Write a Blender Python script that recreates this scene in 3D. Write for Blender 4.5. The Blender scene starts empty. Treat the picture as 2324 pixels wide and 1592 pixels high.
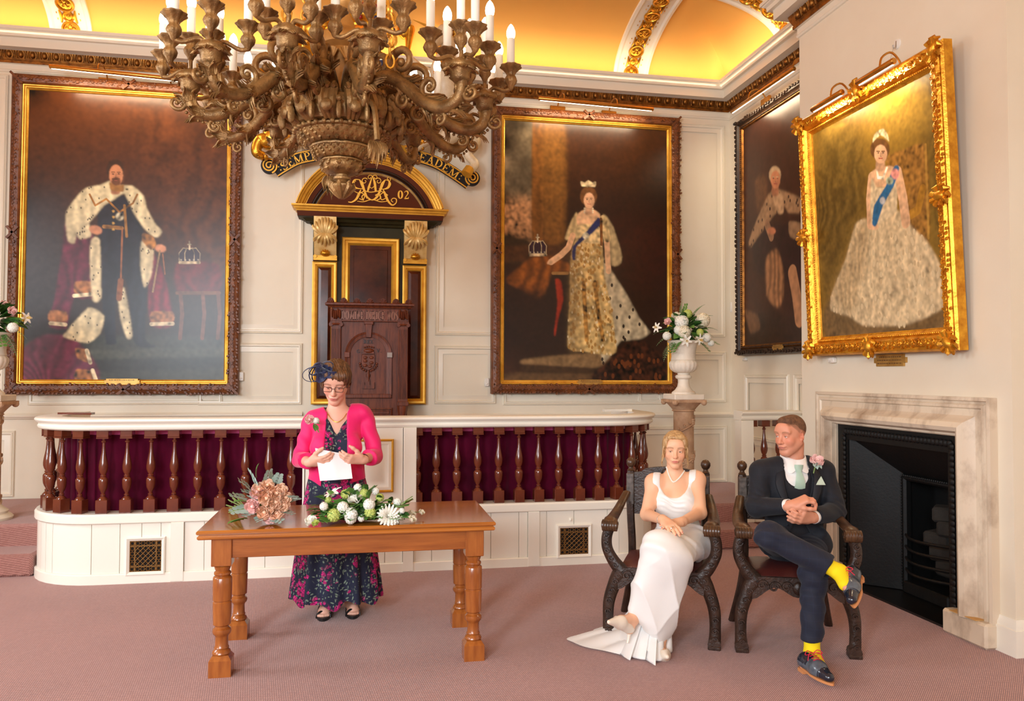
import bpy, math, random
import numpy as np
from mathutils import Vector, Matrix
PI = math.pi
COL = bpy.context.scene.collection
# ---------------------------------------------------------------- camera
F, YAW, PITCH, ROLL, EYE = 1790., .1866, .0305, .0033, 1.55
def _rot():
    f = np.array([math.sin(YAW)*math.cos(PITCH), math.cos(YAW)*math.cos(PITCH), math.sin(PITCH)])
    r = np.array([math.cos(YAW), -math.sin(YAW), 0.]); u = np.cross(r, f)
    c, s = math.cos(ROLL), math.sin(ROLL)
    return c*r+s*u, -s*r+c*u, f
CR, CU, CF = _rot()
cam_d = bpy.data.cameras.new('camera'); cam = bpy.data.objects.new('camera', cam_d); COL.objects.link(cam)
cam.matrix_world = Matrix(((CR[0], CU[0], -CF[0], 0), (CR[1], CU[1], -CF[1], 0), (CR[2], CU[2], -CF[2], EYE), (0, 0, 0, 1)))
cam_d.sensor_fit = 'HORIZONTAL'; cam_d.sensor_width = 36; cam_d.lens = F/2324*36; cam_d.clip_start = .05
bpy.context.scene.camera = cam
# ---------------------------------------------------------------- world, light, exposure
sc = bpy.context.scene
sc.view_settings.view_transform = 'Standard'; sc.view_settings.look = 'None'
sc.view_settings.gamma = 1; sc.view_settings.use_curve_mapping = False
sc.view_settings.exposure = 0.04
w = bpy.data.worlds.new('world'); sc.world = w; w.use_nodes = True
w.node_tree.nodes['Background'].inputs[0].default_value = (.75, .85, 1, 1)
w.node_tree.nodes['Background'].inputs[1].default_value = .6
def area(name, loc, target, sx, sy, power, col=(1, 1, 1), spread=PI):
    l = bpy.data.lights.new(name, 'AREA'); l.shape = 'RECTANGLE'; l.size = sx; l.size_y = sy
    l.energy = power; l.color = col; l.spread = spread
    o = bpy.data.objects.new(name, l); COL.objects.link(o); o.location = loc
    d = Vector(target)-Vector(loc); o.rotation_euler = d.to_track_quat('-Z', 'Y').to_euler()
    return o
# daylight through the tall windows behind and to the left of the photographer
DAY = (.84, .93, 1.0)
for i, (x, pw) in enumerate(((-3.7, 340), (-1.5, 180), (1.8, 8))):
    area('window_daylight', (x, -3.3, 2.5), (x*.5+.2, 3, .6), 1.5, 2.8, pw, DAY, 2.5)
for y, pw in ((1.2, 110), (4.6, 120)):
    area('window_daylight_side', (-5.3, y, 2.5), (-.5, y+.5, .5), 1.4, 2.6, pw, DAY, 2.5)
# cove lighting hidden behind the cornice
WARM = (1.0, .79, .5)
area('cove_strip_back', (-.7, 8.175, 4.80), (-.7, 7.75, 5.4), 9.1, .05, 25, WARM)
area('cove_strip_right', (3.935, 7.2, 4.80), (3.5, 7.2, 5.4), 2.0, .05, 6, WARM)
area('cove_strip_left', (-5.28, 3, 4.80), (-4.9, 3, 5.4), 9, .05, 24, WARM)
# ---------------------------------------------------------------- pixel -> point on a known plane (metres)
def _ray(x, y): return (x-1162)/F*CR-(y-796)/F*CU+CF
def onY(x, y, Y): d = _ray(x, y); return np.array([0, 0, EYE])+d*(Y/d[1])
def onX(x, y, X): d = _ray(x, y); return np.array([0, 0, EYE])+d*(X/d[0])
def onZ(x, y, z=0): d = _ray(x, y); return np.array([0, 0, EYE])+d*((z-EYE)/d[2])
YB, XA, XC, ZP = 8.35, 4.11, 3.566, .345      # back wall, alcove wall, chimney breast, platform height
# ---------------------------------------------------------------- mesh helpers
def unit(v):
    v = np.asarray(v, float); n = np.linalg.norm(v); return v/n if n > 1e-12 else v
class MB:
    def __init__(s): s.v = []; s.f = []; s.n = 0; s.mi = []
    def add(s, v, f, M=None, mi=0):
        v = np.asarray(v, float).reshape(-1, 3)
        if M is not None: v = v@np.asarray(M)[:3, :3].T+np.asarray(M)[:3, 3]
        s.v.append(v); o = s.n; s.f += [tuple(i+o for i in q) for q in f]; s.mi += [mi]*len(f); s.n += len(v); return s
    def box(s, a, b, M=None, ch=0, mi=0):
        x0, y0, z0 = a; x1, y1, z1 = b
        if ch:
            c = ch; P = []
            for z, i in ((z0, c), (z0+c, 0), (z1-c, 0), (z1, c)):
                for x, y in ((x0+i+(c if not i else 0), y0+i), (x1-i-(c if not i else 0), y0+i), (x1-i, y0+i+(c if not i else 0)), (x1-i, y1-i-(c if not i else 0)), (x1-i-(c if not i else 0), y1-i), (x0+i+(c if not i else 0), y1-i), (x0+i, y1-i-(c if not i else 0)), (x0+i, y0+i+(c if not i else 0))):
                    P.append((x, y, z))
            f = [tuple(range(7, -1, -1)), tuple(range(24, 32))]
            for r in range(3):
                for k in range(8): f.append((r*8+k, r*8+(k+1) % 8, r*8+8+(k+1) % 8, r*8+8+k))
            return s.add(P, f, M, mi)
        P = [(x0, y0, z0), (x1, y0, z0), (x1, y1, z0), (x0, y1, z0), (x0, y0, z1), (x1, y0, z1), (x1, y1, z1), (x0, y1, z1)]
        return s.add(P, [(3, 2, 1, 0), (4, 5, 6, 7), (0, 1, 5, 4), (1, 2, 6, 5), (2, 3, 7, 6), (3, 0, 4, 7)], M, mi)
    def lathe(s, prof, n=16, M=None, mod=None, mi=0):
        prof = [p for p in prof]; m = len(prof); P = []
        for r, z in prof:
            for k in range(n):
                a = 2*PI*k/n; rr = r*(mod(a, z) if mod else 1); P.append((rr*math.cos(a), rr*math.sin(a), z))
        f = [(i*n+k, i*n+(k+1) % n, (i+1)*n+(k+1) % n, (i+1)*n+k) for i in range(m-1) for k in range(n)]
        f.append(tuple(range(n-1, -1, -1))); f.append(tuple((m-1)*n+k for k in range(n)))
        return s.add(P, f, M, mi)
    def tube(s, path, r, n=8, M=None, flat=1., up=None, cap=True, mi=0):
        path = np.asarray(path, float); m = len(path)
        r = np.full(m, float(r)) if np.isscalar(r) else np.asarray(r, float)
        t = np.gradient(path, axis=0); t /= np.linalg.norm(t, axis=1)[:, None]+1e-12
        u = np.asarray(up if up is not None else (0, 0, 1.)); 
        if abs(t[0]@u) > .95 and up is None: u = np.array([1., 0, 0])
        P = []
        for i in range(m):
            u = unit(u-t[i]*(u@t[i])); b = np.cross(t[i], u)
            for k in range(n):
                a = 2*PI*k/n; P.append(path[i]+r[i]*(math.cos(a)*b+flat*math.sin(a)*u))
        f = [(i*n+k, i*n+(k+1) % n, (i+1)*n+(k+1) % n, (i+1)*n+k) for i in range(m-1) for k in range(n)]
        if cap: f.append(tuple(range(n-1, -1, -1))); f.append(tuple((m-1)*n+k for k in range(n)))
        return s.add(P, f, M, mi)
    def ball(s, c, r, n=10, m=7, M=None, mi=0):
        r = np.full(3, float(r)) if np.isscalar(r) else np.asarray(r, float); P = []
        for i in range(1, m):
            for k in range(n):
                P.append((math.sin(PI*i/m)*math.cos(2*PI*k/n), math.sin(PI*i/m)*math.sin(2*PI*k/n), -math.cos(PI*i/m)))
        P += [(0, 0, -1), (0, 0, 1)]; b = (m-1)*n
        f = [(i*n+k, i*n+(k+1) % n, (i+1)*n+(k+1) % n, (i+1)*n+k) for i in range(m-2) for k in range(n)]
        f += [(b, (k+1) % n, k) for k in range(n)]+[(b+1, (m-2)*n+k, (m-2)*n+(k+1) % n) for k in range(n)]
        return s.add(np.array(P)*r+np.asarray(c), f, M, mi)
    def prism(s, poly, z0, z1, M=None, inset=0, mi=0):
        n = len(poly); c = np.mean(np.asarray(poly, float), 0); P = [(x, y, z0) for x, y in poly]
        P += [(x, y, z1) for x, y in ((np.asarray(poly)-c)*(1-inset)+c)]
        f = [tuple(range(n-1, -1, -1)), tuple(range(n, 2*n))]+[(k, (k+1) % n, n+(k+1) % n, n+k) for k in range(n)]
        return s.add(P, f, M, mi)
    def grid(s, G, closed=False, M=None, mi=0):
        G = np.asarray(G, float); a, b = G.shape[:2]; bb = b if closed else b-1
        f = [(i*b+k, i*b+(k+1) % b, (i+1)*b+(k+1) % b, (i+1)*b+k) for i in range(a-1) for k in range(bb)]
        return s.add(G.reshape(-1, 3), f, M, mi)
    def rings(s, R, closed=True, cap=True, M=None, mi=0):
        """stack of equal length rings"""
        R = np.asarray(R, float); a, b = R.shape[:2]; s.grid(R, closed, M, mi)
        if cap:
            o = s.n-a*b; s.f += [tuple(o+k for k in range(b-1, -1, -1)), tuple(o+(a-1)*b+k for k in range(b))]; s.mi += [mi]*2
        return s
    def ribbon(s, pts, wid, z0, z1, M=None, mp=None, mi=0):
        """flat calligraphic stroke: polyline in 2-D with a width per point, extruded z0..z1"""
        p = np.asarray(pts, float); m = len(p); wid = np.full(m, float(wid)) if np.isscalar(wid) else np.interp(np.linspace(0, 1, m), np.linspace(0, 1, len(wid)), wid)
        t = np.gradient(p, axis=0); t /= np.linalg.norm(t, axis=1)[:, None]+1e-12; nn = np.c_[-t[:, 1], t[:, 0]]
        L = p+nn*wid[:, None]/2; Q = p-nn*wid[:, None]/2; P = []
        for i in range(m): P += [(*L[i], z0), (*Q[i], z0), (*Q[i], z1), (*L[i], z1)]
        P = np.array(P)
        if mp: P = np.array([mp(*q) for q in P])
        f = [(i*4+k, (i+1)*4+k, (i+1)*4+(k+1) % 4, i*4+(k+1) % 4) for i in range(m-1) for k in range(4)]
        f += [(0, 1, 2, 3), ((m-1)*4+3, (m-1)*4+2, (m-1)*4+1, (m-1)*4)]
        return s.add(P, f, M, mi)
    def frame(s, a0, b0, a1, b1, prof, mp, mi=0, close=True, cap=False):
        """mitred rectangular moulding; prof = (inset, height) list; mp maps (a, b, height) to the room"""
        R = []
        for u, h in prof: R.append([mp(a0+u, b0+u, h), mp(a1-u, b0+u, h), mp(a1-u, b1-u, h), mp(a0+u, b1-u, h)])
        R = np.array(R); n = len(prof)
        f = [(i*4+k, i*4+(k+1) % 4, (i+1)*4+(k+1) % 4, (i+1)*4+k) for i in range(n-1) for k in range(4)]
        if cap: f.append(tuple((n-1)*4+k for k in range(4))); close = False
        if close: f += [((n-1)*4+k, (n-1)*4+(k+1) % 4, (k+1) % 4, k) for k in range(4)]
        return s.add(R.reshape(-1, 3), f, None, mi)
    def sweep(s, path, prof, closed=False, M=None, mi=0):
        """mitred plan sweep: path of (x, y), prof of (out, z); out is to the right of the travel direction"""
        p = np.asarray(path, float); m = len(p); G = []
        for i in range(m):
            a = p[(i-1) % m] if (i or closed) else None; b = p[(i+1) % m] if (i < m-1 or closed) else None
            n1 = None if a is None else unit((p[i]-a)[[1, 0]]*(1, -1)); n2 = None if b is None else unit((b-p[i])[[1, 0]]*(1, -1))
            if n1 is None: nn = n2
            elif n2 is None: nn = n1
            else: nn = n1+n2; nn = nn/(1e-9+nn@n1)
            G.append([(p[i][0]+nn[0]*o, p[i][1]+nn[1]*o, z) for o, z in prof])
        if closed: G.append(G[0])
        return s.rings(np.array(G), True, not closed, M, mi)
ORG = {}
def org(o): return ORG.get(o.name, np.zeros(3))
def link(name, me, mat=None, parent=None, label=None):
    o = bpy.data.objects.new(name, me); COL.objects.link(o)
    if parent is not None: o.parent = parent; ORG[o.name] = org(parent)
    if label: o['label'] = label
    if mat is not None:
        for q in (mat if isinstance(mat, (list, tuple)) else [mat]): me.materials.append(q)
    return o
def mesh(name, mb, parent=None, smooth=40, off=None, flip=True):
    me = bpy.data.meshes.new(name); v = np.concatenate(mb.v) if mb.v else np.zeros((0, 3))
    o0 = off if off is not None else (org(parent) if parent is not None else np.zeros(3))
    me.from_pydata((v-o0).tolist(), [], mb.f)
    if any(mb.mi): me.polygons.foreach_set('material_index', mb.mi)
    if flip:
        import bmesh
        bm = bmesh.new(); bm.from_mesh(me); bmesh.ops.recalc_face_normals(bm, faces=bm.faces); bm.to_mesh(me); bm.free()
    if smooth:
        me.polygons.foreach_set('use_smooth', [True]*len(me.polygons))
        if smooth < 180: me.set_sharp_from_angle(angle=math.radians(smooth))
    me.update(); return me
def part(name, mb, mat, parent=None, label=None, smooth=40, flip=True, **kw):
    return link(name, mesh(name, mb, parent, smooth, flip=flip), mat, parent, label)
def tag(o, label, cat=None, group=None, kind=None):
    if label: o['label'] = label
    if cat: o['category'] = cat
    if group: o['group'] = group
    if kind: o['kind'] = kind
    return o
def root(name, loc, label, cat, group=None):
    o = bpy.data.objects.new(name, None); COL.objects.link(o); o.location = tuple(loc); o.empty_display_size = .1
    ORG[o.name] = np.asarray(loc, float); return tag(o, label, cat, group)
def thing(name, mb, mat, label, cat, group=None, loc=None, smooth=40):
    """single mesh thing with its origin at loc"""
    loc = np.zeros(3) if loc is None else np.asarray(loc, float)
    o = link(name, mesh(name, mb, None, smooth, off=loc), mat); o.location = tuple(loc); ORG[o.name] = loc
    return tag(o, label, cat, group)
def struct(name, mb, mat, smooth=40, flip=True):
    o = part(name, mb, mat, smooth=smooth, flip=flip); o['kind'] = 'structure'; return o
def twin(o, M, parent=None, name=None):
    """copy of a single part placed by a matrix in the parent's frame; shares the mesh"""
    c = o.copy(); COL.objects.link(c); c.parent = parent if parent is not None else o.parent; c.matrix_local = M if isinstance(M, Matrix) else Matrix(np.asarray(M).tolist())
    if c.parent: ORG[c.name] = org(c.parent)
    return c
def copy_tree(o, parent=None):
    c = o.copy(); COL.objects.link(c)
    if parent is not None: c.parent = parent
    for ch in list(o.children): copy_tree(ch, c)
    return c
def mtx(loc=(0, 0, 0), rz=0, ry=0, rx=0, sc=1):
    m = Matrix.Translation(loc)@Matrix.Rotation(rz, 4, 'Z')@Matrix.Rotation(ry, 4, 'Y')@Matrix.Rotation(rx, 4, 'X')
    return m@(Matrix.Diagonal((*sc, 1)) if not np.isscalar(sc) else Matrix.Scale(sc, 4))
def basis(o, x, y, z):
    return Matrix(((x[0], y[0], z[0], o[0]), (x[1], y[1], z[1], o[1]), (x[2], y[2], z[2], o[2]), (0, 0, 0, 1)))
def spline(P, n):
    """Catmull-Rom through the points"""
    P = np.asarray(P, float); m = len(P); Q = np.vstack([2*P[0]-P[1], P, 2*P[-1]-P[-2]]); out = []
    for t in np.linspace(0, m-1-1e-9, n):
        i = int(t); u = t-i; a, b, c, d = Q[i:i+4]
        out.append(.5*(2*b+(c-a)*u+(2*a-5*b+4*c-d)*u*u+(3*b-a-3*c+d)*u**3))
    return np.array(out)
# ---------------------------------------------------------------- materials
def S(r, g, b):
    f = lambda c: (c/255/12.92 if c/255 <= .04045 else ((c/255+.055)/1.055)**2.4)
    return (f(r), f(g), f(b), 1)
def mat(name, col, rough=.5, metal=0, col2=None, nscale=6, mixc=(.4, .65), bump=0, bscale=40, coat=0, spec=.5, emit=None, estr=0, stretch=(1, 1, 1), sheen=0, detail=4, kind='noise', sss=0, attr=None, trans=0):
    m = bpy.data.materials.new(name); m.use_nodes = True; nt = m.node_tree; N = nt.nodes; b = N['Principled BSDF']; L = nt.links.new
    b.inputs['Base Color'].default_value = col; b.inputs['Roughness'].default_value = rough; b.inputs['Metallic'].default_value = metal
    b.inputs['Specular IOR Level'].default_value = spec; b.inputs['Coat Weight'].default_value = coat; b.inputs['Coat Roughness'].default_value = .12
    b.inputs['Sheen Weight'].default_value = sheen
    if sss: b.inputs['Subsurface Weight'].default_value = sss; b.inputs['Subsurface Radius'].default_value = (.012, .005, .003); b.inputs['Subsurface Scale'].default_value = .6
    if trans: b.inputs['Transmission Weight'].default_value = trans
    if emit: b.inputs['Emission Color'].default_value = emit; b.inputs['Emission Strength'].default_value = estr
    if attr:
        a = N.new('ShaderNodeAttribute'); a.attribute_name = attr; L(a.outputs['Color'], b.inputs['Base Color'])
    def coords(scale):
        tc = N.new('ShaderNodeTexCoord'); mp = N.new('ShaderNodeMapping'); mp.inputs['Scale'].default_value = scale
        L(tc.outputs['Object'], mp.inputs['Vector']); return mp.outputs[0]
    def tex(sc_, k):
        if k == 'wave':
            t = N.new('ShaderNodeTexWave'); t.inputs['Scale'].default_value = sc_; t.inputs['Distortion'].default_value = 5; t.inputs['Detail'].default_value = 3; t.inputs['Detail Scale'].default_value = 1.6
        elif k == 'voronoi': t = N.new('ShaderNodeTexVoronoi'); t.inputs['Scale'].default_value = sc_
        else: t = N.new('ShaderNodeTexNoise'); t.inputs['Scale'].default_value = sc_; t.inputs['Detail'].default_value = detail; t.inputs['Roughness'].default_value = .6
        L(coords(stretch), t.inputs['Vector']); return t
    if col2 is not None:
        t = tex(nscale, kind); r = N.new('ShaderNodeValToRGB'); e = r.color_ramp.elements
        e[0].position, e[1].position = mixc; e[0].color = col; e[1].color = col2
        L(t.outputs[0], r.inputs[0]); L(r.outputs[0], b.inputs['Base Color'])
    if bump:
        t = tex(bscale, 'noise'); q = N.new('ShaderNodeBump'); q.inputs['Strength'].default_value = bump; q.inputs['Distance'].default_value = .01
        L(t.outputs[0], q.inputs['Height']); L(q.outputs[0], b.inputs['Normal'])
    return m
# ================================================================ STRUCTURE
CREAM = mat('cream_paint', S(238, 227, 206), .55, col2=S(232, 218, 195), nscale=1.2, mixc=(.35, .75), bump=.06, bscale=30)
CREAM2 = mat('cream_gloss', S(239, 228, 208), .32, bump=.04, bscale=25)
WHITE = mat('white_gloss', S(246, 240, 226), .3, bump=.05, bscale=18)
COVE = mat('yellow_cove', S(247, 188, 96), .8)
RIBW = mat('rib_white', S(246, 238, 222), .6)
GOLD = mat('gilt', S(232, 178, 62), .28, .85, col2=S(170, 108, 28), nscale=14, mixc=(.35, .8), bump=.12, bscale=60)
GOLDP = mat('gold_paint', S(226, 170, 58), .38, .45, col2=S(196, 138, 40), nscale=9, mixc=(.4, .8))
BRONZEGOLD = mat('antique_gilt', S(150, 96, 36), .36, .75, col2=S(96, 56, 18), nscale=20, bump=.2, bscale=80)
MAROON = mat('brown_gloss', S(112, 52, 32), .16, coat=.4, col2=S(92, 40, 26), nscale=5)
GREY = mat('grey_putty', S(176, 166, 152), .6)
def carpet_mat():
    m = bpy.data.materials.new('loop_carpet'); m.use_nodes = True; nt = m.node_tree; N = nt.nodes; b = N['Principled BSDF']; L = nt.links.new
    tc = N.new('ShaderNodeTexCoord'); mp = N.new('ShaderNodeMapping'); mp.inputs['Rotation'].default_value = (0, 0, -PI/4)
    L(tc.outputs['Object'], mp.inputs[0])
    geo = N.new('ShaderNodeNewGeometry'); sp = N.new('ShaderNodeSeparateXYZ'); L(mp.outputs[0], sp.inputs[0])
    ad = N.new('ShaderNodeMath'); L(sp.outputs[1], ad.inputs[0]); L(sp.outputs[2], ad.inputs[1]); cb = N.new('ShaderNodeCombineXYZ'); L(sp.outputs[0], cb.inputs[0]); L(ad.outputs[0], cb.inputs[1])
    br = N.new('ShaderNodeTexBrick'); br.inputs['Scale'].default_value = 1; br.inputs['Brick Width'].default_value = .013; br.inputs['Row Height'].default_value = .0085
    br.inputs['Mortar Size'].default_value = .0025; br.inputs['Mortar Smooth'].default_value = .8; br.offset = .5
    br.inputs['Color1'].default_value = S(208, 154, 142); br.inputs['Color2'].default_value = S(192, 136, 124); br.inputs['Mortar'].default_value = S(116, 64, 58)
    L(cb.outputs[0], br.inputs[0])
    n = N.new('ShaderNodeTexNoise'); n.inputs['Scale'].default_value = 2.2; n.inputs['Detail'].default_value = 6; L(tc.outputs['Object'], n.inputs[0])
    mr = N.new('ShaderNodeMapRange'); mr.inputs[3].default_value = .88; mr.inputs[4].default_value = 1.1; L(n.outputs[0], mr.inputs[0])
    mx = N.new('ShaderNodeMix'); mx.data_type = 'RGBA'; mx.blend_type = 'MULTIPLY'; mx.inputs[0].default_value = 1
    L(br.outputs[0], mx.inputs[6]); L(mr.outputs[0], mx.inputs[7]); L(mx.outputs[2], b.inputs['Base Color'])
    bp = N.new('ShaderNodeBump'); bp.inputs['Strength'].default_value = .5; bp.inputs['Distance'].default_value = .004; bp.invert = True
    L(br.outputs[1], bp.inputs['Height']); L(bp.outputs[0], b.inputs['Normal'])
    b.inputs['Roughness'].default_value = .95; b.inputs['Sheen Weight'].default_value = .3
    return m
CARPET = carpet_mat()
def bw(a, b, h): return (a, YB-h, b)                    # on the back wall: x, z, height
def aw(a, b, h): return (XA-h, a, b)                    # on the alcove wall: y, z
def cw(a, b, h): return (XC-h, a, b)                    # on the chimney breast
struct('floor', MB().box((-5.6, -3.6, -.15), (4.4, 8.5, 0)), CARPET)
wb = struct('wall_back', MB().box((-5.6, YB, 0), (4.4, YB+.15, 5.5)), CREAM)
wa = struct('wall_right', MB().box((XA, -3.6, 0), (XA+.15, YB, 5.5)), CREAM)
struct('wall_left', MB().box((-5.6, -3.6, 0), (-5.45, YB, 5.5)), CREAM)
struct('wall_front', MB().box((-5.6, -3.6, 0), (4.4, -3.45, 5.5)), CREAM)
Y0, Y1, OP0, OP1, OPZ = 3.817, 5.965, 4.19, 5.44, 1.205
m = MB().box((XC, Y0, OPZ), (XA, Y1, 5.5)).box((XC, Y0, 0), (XA, OP0, OPZ)).box((XC, OP1, 0), (XA, Y1, OPZ))
wc = struct('wall_right_breast', m, CREAM)
bb = struct('baseboard_right', MB().sweep([(XA, Y0-.002), (XC, Y0-.002), (XC, Y0+.115)][::-1], [(0, 0), (.03, 0), (.03, .145), (.022, .15), (.022, .165), (.01, .185), (.006, .2), (0, .2)]), WHITE)
# steps and platform
NOSE = [(0, 0), (0, 1)]
def slab(name, a, b, **k): return struct(name, MB().box(a, b, ch=.02), CARPET)
slab('floor_platform', (-5.45, 6.94, 0), (XA, YB, ZP)); slab('floor_dais', (-1.95, 6.43, 0), (2.02, 7.0, ZP-.001))
slab('step_left', (-5.45, 6.62, 0), (-2.46, 6.97, .172)); slab('step_right', (2.5, 6.58, 0), (3.62, 6.97, .172))
# ---- wall panelling (bolection mouldings round raised fields)
PAN = [(0, -.005), (0, .014), (.006, .02), (.014, .012), (.02, .022), (.032, .02), (.04, .004), (.075, .004), (.09, .012), (.09, .0125)]
def panels(host, mp, rects):
    for a0, b0, a1, b1 in rects:
        part('panel_molding', MB().frame(a0, b0, a1, b1, PAN, mp, close=True), CREAM2, host, smooth=30)
def bx(x): return onY(x, 800, YB)[0]
def bz(y, x=828): return onY(x, y, YB)[2]
panels(wb, bw, [(-1.62, bz(757, 600), bx(686), 4.44), (-1.62, bz(919, 600), bx(686), bz(779, 600)), (bx(987), bz(762, 1040), 1.75, 4.44), (bx(986), bz(917, 1040), bx(1125), bz(785, 1040)),
    (bx(66), bz(919, 280), bx(507), 1.9), (bx(1142), bz(919, 1300), bx(1502), 1.9), (3.3, bz(765, 1600), bx(1645), bz(287, 1643)), (3.0, bz(914, 1600), bx(1646), bz(799, 1600)),
    (2.9, ZP+.0, bx(1648), bz(967, 1600)), (-5.2, ZP+.02, bx(39), bz(978, 20)), (-5.2, bz(919, 20), bx(14), 1.9), (-2.7, ZP+.02, -2.2, 1.0), (bx(-150), 2.0, -3.4, 4.44)])
chair_rail = [(0, 0), (.02, .006), (.028, .02), (.04, .03), (.04, .04), (.02, .048), (.012, .06), (0, .062)]
m = MB().sweep([(-5.45, YB), (bx(688), YB)], [(o, z+bz(953, 20)) for o, z in chair_rail]).sweep([(bx(985), YB), (XA, YB), (XA, Y1)], [(o, z+bz(948, 1600)) for o, z in chair_rail])
struct('trim_1', m, CREAM2)
panels(wa, aw, [(onX(1675, 800, XA)[1], onX(1675, 915, XA)[2], onX(1757, 800, XA)[1], onX(1675, 828, XA)[2])][::1] and
    [(7.1, 1.08, 8.0, 1.56), (6.05, 1.08, 7.0, 1.56), (6.05, .4, 7.0, .9), (7.1, .4, 8.0, .9)])
# ---- cornice with egg and dart
def cornice(name, path, dz, eggs):
    P = [(0, 4.47), (.012, 4.475), (.02, 4.49), (.012, 4.5), (.012, 4.548), (.03, 4.552), (.036, 4.575), (.03, 4.58), (.05, 4.62), (.062, 4.668), (.075, 4.672), (.15, 4.672),
         (.152, 4.755), (.16, 4.765), (.168, 4.765), (.185, 4.79), (.215, 4.805), (.222, 4.815), (.232, 4.815), (.235, 4.842), (.2, 4.842), (.19, 4.76), (.05, 4.76), (.03, 4.85), (0, 4.85)]
    o = struct(name, MB().sweep(path, [(a, b+dz) for a, b in P]), CREAM2, smooth=25)
    gilt = MB().sweep(path, [(a, b+dz) for a, b in ((.011, 4.553), (.038, 4.553), (.04, 4.576), (.034, 4.582), (.055, 4.625), (.066, 4.667), (.011, 4.667))])
    part('gilt_band', gilt, BRONZEGOLD, o, smooth=25)
    proto = None; stuff = MB()
    pm = MB().ball((0, 0, 0), (.024, .02, .034), 10, 7)
    for (x0, y0), (x1, y1) in zip(path[:-1], path[1:]):
        d = unit((x1-x0, y1-y0, 0)); n = np.array([d[1], -d[0], 0]); ln = math.hypot(x1-x0, y1-y0)
        if ln < .8: continue
        k = int((ln-.1)/.105); 
        for i in range(k+1):
            s = .07+i*.105
            if s > ln-.05: break
            c = np.array([x0, y0, dz])+d*s+n*.058+np.array([0, 0, 4.632])
            if c[0] < -3.9 or c[1] < 3.0: continue
            B = basis(c, d, n, (0, 0, 1))@Matrix.Rotation(-.25, 4, 'X')
            if proto is None:
                proto = part('egg', pm, BRONZEGOLD, o); proto.matrix_local = B
            else: twin(proto, B, o)
            for sg in (-1, 1):
                a = [(sg*(.026+.010*math.sin(t)), .004, .034-.075*t/PI*1.0) for t in np.linspace(0, PI*.9, 6)]
                stuff.tube(a, .0055, 5, M=B)
            stuff.tube([(.052, .004, .034), (.052, .0, -.03)], .004, 4, M=B)
            for u in (-.026, .026): stuff.ball((u, -.014, -.068), (.012, .01, .008), 6, 4, M=B)
    q = part('egg_surround', stuff, BRONZEGOLD, o); q['kind'] = 'stuff'
    return o
cornice('trim_2', [(-5.45, YB), (XA, YB), (XA, Y1)], 0, True)
cornice('trim_3', [(XA, Y1), (XC, Y1), (XC, Y0), (XA, Y0)], -.095, True)
cornice('trim_4', [(-5.45, -3.4), (-5.45, YB)], 0, True)
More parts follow.
